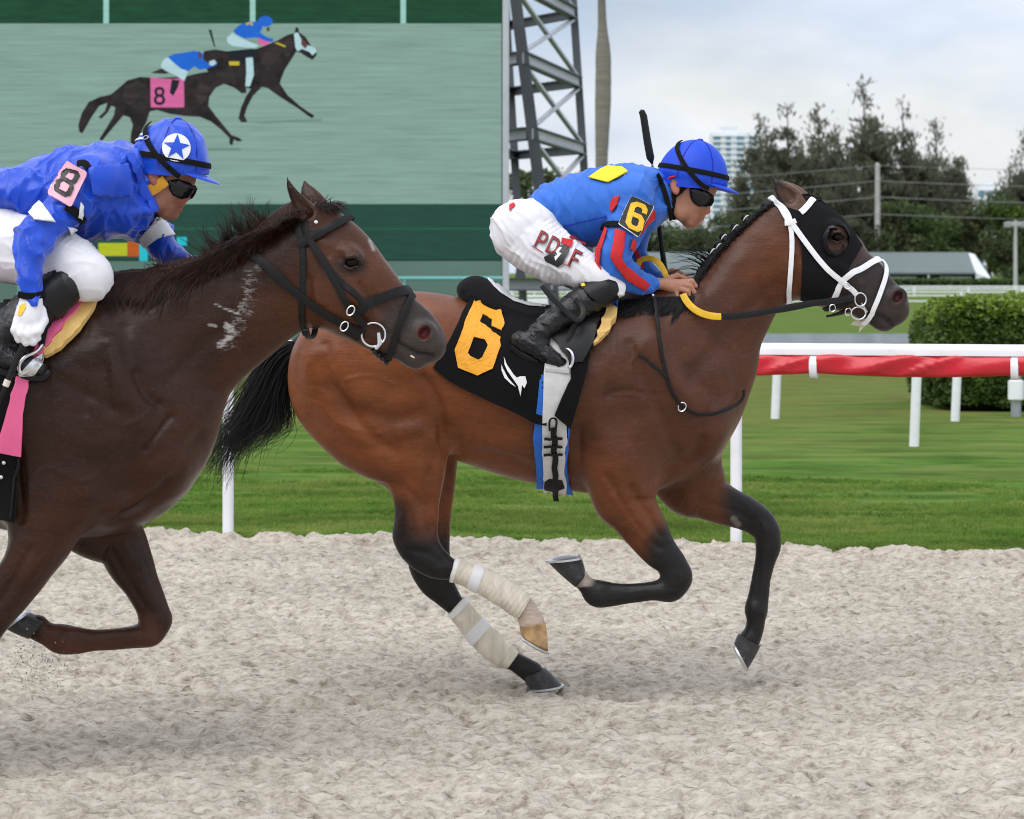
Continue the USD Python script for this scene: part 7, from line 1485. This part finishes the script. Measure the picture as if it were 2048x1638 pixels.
obj('girth_pad', drape([(1081, 750), (1090, 750), (1086, 860), (1088, 920), (1094, 974), (1076, 972), (1072, 920), (1066, 872), (1074, 810)], FC6, Yf, Yk, .022, .012, 5, mirror=YA), 'blue_pad', sd6, smooth=50); obj('girth_pad', drape([(1134, 848), (1138, 850), (1136, 910), (1138, 960), (1147, 983), (1136, 982), (1130, 960), (1130, 900)], FC6, Yf, Yk, .022, .012, 5, mirror=YA), 'blue_pad', sd6, smooth=50)
gs = obj('girth_strap', strap([(1106, 846), (1107, 880), (1110, 930), (1114, 974), (1116, 984)], FC6, Yf, Yk, .020, .034, .005), 'strap_leather', sd6); lp = [W(*a, YA) for a in ((1100, 858), (1099, 842), (1104, 835), (1111, 836), (1114, 846), (1112, 868))]
Yg = np.nanmean(FC6.ray(np.array([(1106., 850.)]), Yf, Yk)) - .04; lp = smooth_line([W(*a, Yg) for a in ((1100, 862), (1099, 844), (1104, 836), (1110, 837), (1113, 848), (1112, 870))], 16); obj('loop', ribbon(lp, np.tile([.0, -1, .05], (16, 1)), .007, .012), 'strap_leather', gs)
for y in (866, 881, 896): obj('buckle_bar', strap([(1087, y), (1105, y - 1), (1123, y - 1)], FC6, Yf, Yk, .010, .039, .005), 'strap_leather', gs)
obj('keeper', drape(rounded([(1089, 950), (1100, 945), (1126, 948), (1130, 962), (1112, 968), (1092, 964)], 3), FC6, Yf, Yk, .033, .004, 4), 'strap_leather', gs)
def stirrup(parent, Y0, arch, bar, lea, sgn=1):
    s_ = obj('stirrup', tube(smooth_line([W(x, y, Y0 + d) for x, y, d in arch], 26), .0058, 8), 'steel', parent, smooth=True)
    a, b = bar; obj('tread', beam(W(a[0], a[1], Y0 + a[2]), W(b[0], b[1], Y0 + b[2]), .045, .011, (0, 0, 1)), 'steel', s_, smooth=False)
    P_ = smooth_line([W(x, y, Y0 + d) for x, y, d in lea], 12); obj('stirrup_leather', ribbon(P_, np.tile([0, -1.0, .1], (12, 1)), .018, .005), 'strap_leather', parent)
for sd in (-1, 1): stirrup(sd6, YA, [(1137, 737, sd * .350), (1146, 718, sd * .350), (1141, 702, sd * .342), (1128, 697, sd * .322), (1113, 706, sd * .295), (1100, 725, sd * .270), (1094, 735, sd * .262)], [(1090, 739, sd * .32), (1138, 743, sd * .32)], [(1152, 640, sd * .285), (1142, 665, sd * .31), (1130, 698, sd * .325)])
# breast strap of horse 6
bs = thing('neck_strap', 'thin black leather strap hanging round the bay horse shoulder and breast', 'strap', W(1380, 800, YA - .2))
obj('strap', strap([(1308, 599), (1314, 664), (1324, 726), (1333, 763), (1351, 801), (1366, 815), (1390, 826), (1420, 828), (1450, 818), (1470, 804), (1479, 790), (1479, 778)], FC6, Yf, YA + .1, .0125, .020, .005), 'strap_leather', bs)
obj('loose_end', strap([(1274, 713), (1290, 720), (1303, 732), (1316, 742), (1328, 754)], FC6, Yf, Yk, .0125, .025, .004), 'strap_leather', bs)
pb = W(1364, 814, np.nanmean(FC6.ray(np.array([(1364., 814.)]), Yf, Yk)) - .027); obj('buckle', ring(pb, .013, .0022, (0, -1, .1), 16, 6, 1, 1.25, 25), 'steel', bs); obj('stud', ellipsoid(pb + W(1308, 596, YA) - W(1364, 814, YA) + [0, .02, 0], .005), 'steel', bs)

# hood with eye cups on horse 6
hd = thing('blinker_hood', 'black cloth blinker hood with eye cup over the bay horse head', 'hood', W(1650, 500, YA))
z4 = lambda pts: [(1300 + a / 3.793, 330 + b / 3.793) for a, b in pts]
hole = [(1674 + 22 * math.cos(t), 481 + 30 * math.sin(t)) for t in np.linspace(0, 2 * np.pi, 28, endpoint=False)]
hood = Polygon(z4([(1030, 318), (1120, 352), (1185, 372), (1215, 320), (1150, 225), (1200, 216), (1255, 238), (1352, 308), (1452, 408), (1542, 520), (1604, 612), (1560, 690), (1520, 750), (1492, 810), (1440, 850), (1400, 920), (1340, 1018), (1230, 1034), (1142, 1012), (1150, 900), (1156, 780), (1150, 640), (1120, 520), (1080, 410)]), [hole])
obj('hood', drape(hood, F6, YA - .25, YA + .01, .0065, .0045, 4.0, mirror=YA, ripple=.003), 'black_elastic', hd, smooth=50)
for sd in (-1, 1):
    ps, ns = [], []
    for t in np.linspace(math.radians(20), math.radians(285), 26):
        x, y = 1667 + 26 * math.cos(t), 483 + 33 * math.sin(t); ps.append((x, y))
    ps = np.array(ps); Yc = F6.ray(ps, YA - .25, YA + .02); Yc = np.where(np.isnan(Yc), np.nanmean(Yc), Yc); Pc = W(ps[:, 0], ps[:, 1], Yc); Nc = F6.normal(Pc); hgt = .034 * np.sin(np.linspace(.12, np.pi - .12, 26)) ** .7
    In = np.stack([1674 - ps[:, 0], 0 * ps[:, 0], -(481 - ps[:, 1])], 1); In /= np.linalg.norm(In, axis=1, keepdims=True)
    rows = [Pc + Nc * .004, Pc + Nc * (hgt * .6)[:, None] + In * .004, Pc + Nc * hgt[:, None] + In * .014, Pc + Nc * (hgt - .004)[:, None] + In * .015, Pc + Nc * (hgt * .5)[:, None] + In * .008, Pc + Nc * .002 + In * .006]
    V = np.array(rows).transpose(1, 0, 2); k = 6; n = 26; i, jn = np.meshgrid(np.arange(n - 1), np.arange(k), indexing='ij'); qd = np.stack([i * k + jn, i * k + (jn + 1) % k, (i + 1) * k + (jn + 1) % k, (i + 1) * k + jn], -1).reshape(-1, 4)
    m = trimesh.Trimesh(V.reshape(-1, 3), np.vstack([qd[:, [0, 1, 2]], qd[:, [0, 2, 3]]]), process=False)
    if sd > 0: w = np.array(m.vertices); w[:, 1] = 2 * YA - w[:, 1]; m = trimesh.Trimesh(w, m.faces[:, ::-1], process=False)
    if m.volume < 0: m.invert()
    obj('eye_cup', m, 'shiny_leather', hd, smooth=50)
# bridles
br = thing('bridle', 'white race bridle with steel bit rings on the bay horse', 'bridle', W(1660, 540, YA))
Yh0, Yh1 = YA - .26, YA + .02
def st6(name, line, w, off=.011, mat='white_strap', parent=None, th=.005): return obj(name, strap(line, F6, Yh0, Yh1, w, off, th, mirror=YA), mat, parent or br, smooth=40)
st6('crown_strap', [(1545, 398), (1552, 402), (1563, 418), (1573, 436), (1580, 448)], .019); st6('crown_strap', [(1556, 398), (1566, 414), (1578, 432), (1582, 446)], .012, .014)
st6('throat_strap', [(1579, 446), (1583, 468), (1584, 500), (1582, 541), (1579, 583), (1576, 600), (1568, 612)], .017)
st6('keeper', [(1570, 448), (1580, 447), (1591, 443)], .018, .016)
cheek6 = [(1582, 446), (1598, 468), (1616, 493), (1651, 536), (1682, 562), (1700, 577), (1711, 588)]
st6('cheek_strap', cheek6, .019, .014); st6('nose_band', [(1662, 604), (1672, 584), (1682, 563), (1692, 553), (1722, 537), (1742, 526), (1756, 521)], .021)
st6('drop_strap', [(1756, 523), (1767, 532), (1769, 546), (1764, 570), (1756, 596), (1747, 618), (1736, 638), (1728, 644)], .017, .012); st6('brow_band', [(1600, 427), (1608, 420), (1618, 408), (1625, 402)], .022, .012)
def surf(F, px, py, Ya, Yb, off): Y = F.ray(np.array([(float(px), float(py))]), Ya, Yb)[0]; Y = Yb - .06 if np.isnan(Y) else Y; P = W(px, py, Y); return P + F.normal(P[None])[0] * off
c = surf(F6, 1690, 570, Yh0, Yh1, .018); obj('buckle', ring(c, .012, .0022, (0, -1, 0), 16, 6, 1, .8, 40), 'steel', br)
for dx, dy_, R in ((1720, 597, .0205), (1716, 624, .026)):
    c = surf(F6, 1718, 600, Yh0, Yh1, .012) + W(dx, dy_, YA) - W(1718, 600, YA); obj('bit_ring', ring(c, R, .0030, (.1, -1, .1), 30, 8, 1, 1.15 if R < .022 else .85), 'steel', br, smooth=True)
obj('bit_bar', tube([surf(F6, 1722, 604, Yh0, Yh1, .010), surf(F6, 1734, 622, Yh0, Yh1, .010)], .004, 8), 'steel', br); obj('tongue_tie', drape([(1722, 640), (1732, 636), (1730, 652), (1718, 664), (1720, 652), (1700, 650), (1708, 642)], F6, Yh0, Yh1, .004, .003, 4), 'bandage', br, smooth=False)
def free(name, pts, dys, w, mat, parent, Y0, th=.005, nrm=(0, -1, .15), n=40):
    P_ = smooth_line([W(x, y, Y0 + d) for (x, y), d in zip(pts, dys)], n); return obj(name, ribbon(P_, np.tile(nrm, (n, 1)), w, th), mat, parent, smooth=40)
free('rein', [(1441, 633), (1500, 629), (1560, 618), (1630, 606), (1680, 600), (1706, 594)], [-.172, -.16, -.145, -.13, -.11, -.09], .022, 'strap_leather', br, YA)
free('rein_grip', [(1366, 588), (1376, 606), (1390, 619), (1408, 628), (1425, 632), (1442, 633)], [-.145, -.16, -.17, -.175, -.175, -.172], .024, 'yellow_rubber', br, YA, .007)
free('rein_loop', [(1276, 530), (1282, 520), (1296, 517), (1312, 521), (1324, 534), (1334, 556), (1346, 570)], [-.02, -.02, -.03, -.05, -.06, -.07, -.09], .020, 'yellow_rubber', br, YA, .007, (-.25, -.8, .5))
free('rein', [(1346, 560), (1420, 610), (1500, 624), (1600, 612), (1706, 594)], [.10, .16, .16, .13, .085], .022, 'strap_leather', br, YA)
for L, w in (([(1650, 612), (1672, 606), (1700, 596)], .026), ([(1654, 624), (1678, 620), (1698, 612)], .018)): obj('rein_billet', strap(L, F6, Yh0, Yh1, w, .016, .007), 'strap_leather', br)
for x, y in ((1664, 606), (1694, 614)): obj('billet_buckle', ring(surf(F6, x, y, Yh0, Yh1, .026), .013, .0022, (0, -1, 0), 16, 6, .8, 1, 15), 'steel', br)

b8 = thing('bridle', 'black leather bridle with loose-ring bit on the dark horse', 'bridle', W(700, 560, YB)); Yh0, Yh1 = YB - .26, YB + .02
def st8(name, line, w, off=.008, mat='strap_leather', th=.006): return obj(name, strap(line, F8, Yh0, Yh1, w, off, th, mirror=YB), mat, b8, smooth=40)
st8('crown_strap', [(590, 432), (594, 446), (600, 470), (603, 486)], .022); st8('crown_strap', [(604, 440), (612, 458), (622, 480)], .018)
st8('throat_strap', [(603, 478), (606, 525), (606, 570), (605, 613), (606, 645), (611, 665)], .019)
obj('throat_loop', ribbon(smooth_line([W(611, 660, YB - .11), W(616, 674, YB - .08), W(624, 676, YB - .03), W(630, 662, YB + .02), W(626, 650, YB + .09)], 16), np.tile([0, -.6, -.8], (16, 1)), .018, .005), 'strap_leather', b8)
st8('brow_band', [(598, 492), (606, 486), (633, 471), (677, 448), (699, 437)], .024, .012); st8('cheek_strap', [(612, 470), (626, 492), (640, 514), (668, 563), (696, 608), (712, 630), (731, 651)], .020, .013)
st8('cheek_strap', [(622, 484), (640, 512), (663, 544), (692, 574), (718, 598), (724, 606)], .019); st8('nose_band', [(720, 624), (726, 614), (738, 606), (774, 592), (800, 584), (816, 582)], .030, .010); st8('drop_strap', [(822, 592), (812, 616), (803, 638), (794, 662), (786, 690), (778, 714)], .021, .010)
st8('chin_strap', [(750, 694), (758, 704), (768, 712), (780, 718)], .022, .010)
for k in range(4): c = surf(F8, 752 + 8 * k, 697 + 6 * k, Yh0, Yh1, .016); obj('chin_stud', ellipsoid(c, .008, 2), 'shiny_leather', b8)
for x, y in ((699, 618), (688, 645)): obj('buckle', ring(surf(F8, x, y, Yh0, Yh1, .020), .014, .0022, (0, -1, 0), 16, 6, .75, 1.1, 30), 'steel', b8)
c = surf(F8, 747, 666, Yh0, Yh1, .014); obj('bit_ring', ring(c, .036, .0034, (.1, -1, .05), 34, 8), 'steel', b8, smooth=True); obj('bit_cheek', tube([c + W(757, 662, YB) - W(747, 666, YB), c + W(760, 684, YB) - W(747, 666, YB), c + W(752, 694, YB) - W(747, 666, YB)], [.006, .009, .006], 8), 'steel', b8)
obj('rein', strap([(452, 470), (469, 481), (500, 506), (531, 531), (570, 565), (604, 593), (642, 620), (677, 640), (706, 654), (731, 664)], F8, YB - .3, YB + .02, .026, .012, .006), 'strap_leather', b8, smooth=40)
obj('rein_billet', strap([(690, 650), (706, 660), (722, 668)], F8, Yh0, Yh1, .036, .016, .007), 'strap_leather', b8)
free('rein', [(410, 540), (425, 520), (445, 498), (468, 482)], [.05, -.03, -.08, -.11], .024, 'strap_leather', b8, YB, .006, (.2, -.8, .6)); obj('forelock_tie', ellipsoid(W(632, 444, YB - .112), (.006, .005, .005), 2), 'white_print', b8)
c8t = thing('saddle_cloth', 'bright pink saddle cloth edge with yellow pad on the dark horse', 'saddle cloth', W(60, 700, YB - .3)); Yf, Yk = YB - .42, YB + .02
FD = F8
obj('cloth', drape([m8(a) for a in main6], FD, Yf, Yk, .020, .010, 8, relax=14, ripple=.008, seed=3, mirror=YB), 'pink_cloth', c8t, smooth=50)
obj('number', drape(on_quad(EIGHT, m8((925, 615)), m8((1008, 650)), m8((975, 750)), m8((890, 715))), FD, Yf, Yk, .026, .004, 5, relax=14), 'black_print', c8t, smooth=40)
obj('front_edge', drape([(178, 576), (196, 576), (182, 606), (160, 634), (128, 668), (98, 704), (84, 722), (72, 712), (98, 678), (128, 644), (152, 610)], FD, Yf, Yk, .050, .012, 6, mirror=YB), 'pink_cloth', c8t, smooth=40)
obj('front_edge', drape([(36, 752), (64, 748), (54, 785), (46, 821), (42, 902), (20, 898), (-6, 893), (0, 862), (18, 806)], FD, Yf, Yk, .040, .010, 6, ripple=.006), 'pink_cloth', c8t, smooth=50)
obj('foam_pad', drape([(186, 580), (204, 586), (190, 624), (160, 668), (122, 704), (94, 719), (92, 712), (121, 678), (152, 640), (172, 608)], FD, Yf, Yk, .042, .030, 6, mirror=YB), 'yellow_foam', c8t, smooth=40)
s8 = thing('saddle', 'black racing saddle mostly hidden by the rider at the left edge', 'saddle', W(20, 640, YB))
SF8 = saddle_shape([(*m8(a[:2]), *m8(a[2:4]), *a[4:]) for a in SAD], YB); v, f = SF8.mesh(2); obj('seat', (v, f), 'black_cloth', s8, smooth=True)
obj('flap', drape([(-20, 640), (40, 600), (150, 580), (140, 620), (104, 660), (70, 706), (40, 740), (0, 750), (-30, 720)], FD, Yf, Yk, .040, .012, 8, relax=20, mirror=YB), 'black_leather', s8, smooth=50)
obj('girth', drape([(-40, 700), (30, 720), (42, 900), (42, 985), (39, 1042), (10, 1030), (-50, 1010), (-52, 860)], FD, Yf, Yk, .030, .010, 8, mirror=YB), 'black_cloth', s8, smooth=50)
for y in (915, 945): obj('girth_eyelet', ellipsoid(surf(FD, 6, y, Yf, Yk, .032), (.006, .003, .006), 2), 'steel', s8)
obj('girth_edge', strap([(36, 905), (38, 960), (36, 1030)], FD, Yf, Yk, .008, .035, .004), 'strap_leather', s8)
stirrup(s8, YB, [(42, 748, -.36), (40, 726, -.36), (58, 710, -.35), (76, 700, -.335), (84, 690, -.32), (86, 712, -.29), (74, 738, -.28)], [(40, 750, -.335), (80, 728, -.335)], [(96, 640, -.30), (88, 665, -.31), (83, 692, -.32)])
obj('stirrup_plate', drape([(40, 744), (66, 720), (86, 706), (84, 730), (66, 752), (44, 754)], T8f, YB - .46, YB, .006, .004, 4), 'aluminium_shoe', s8, smooth=40)
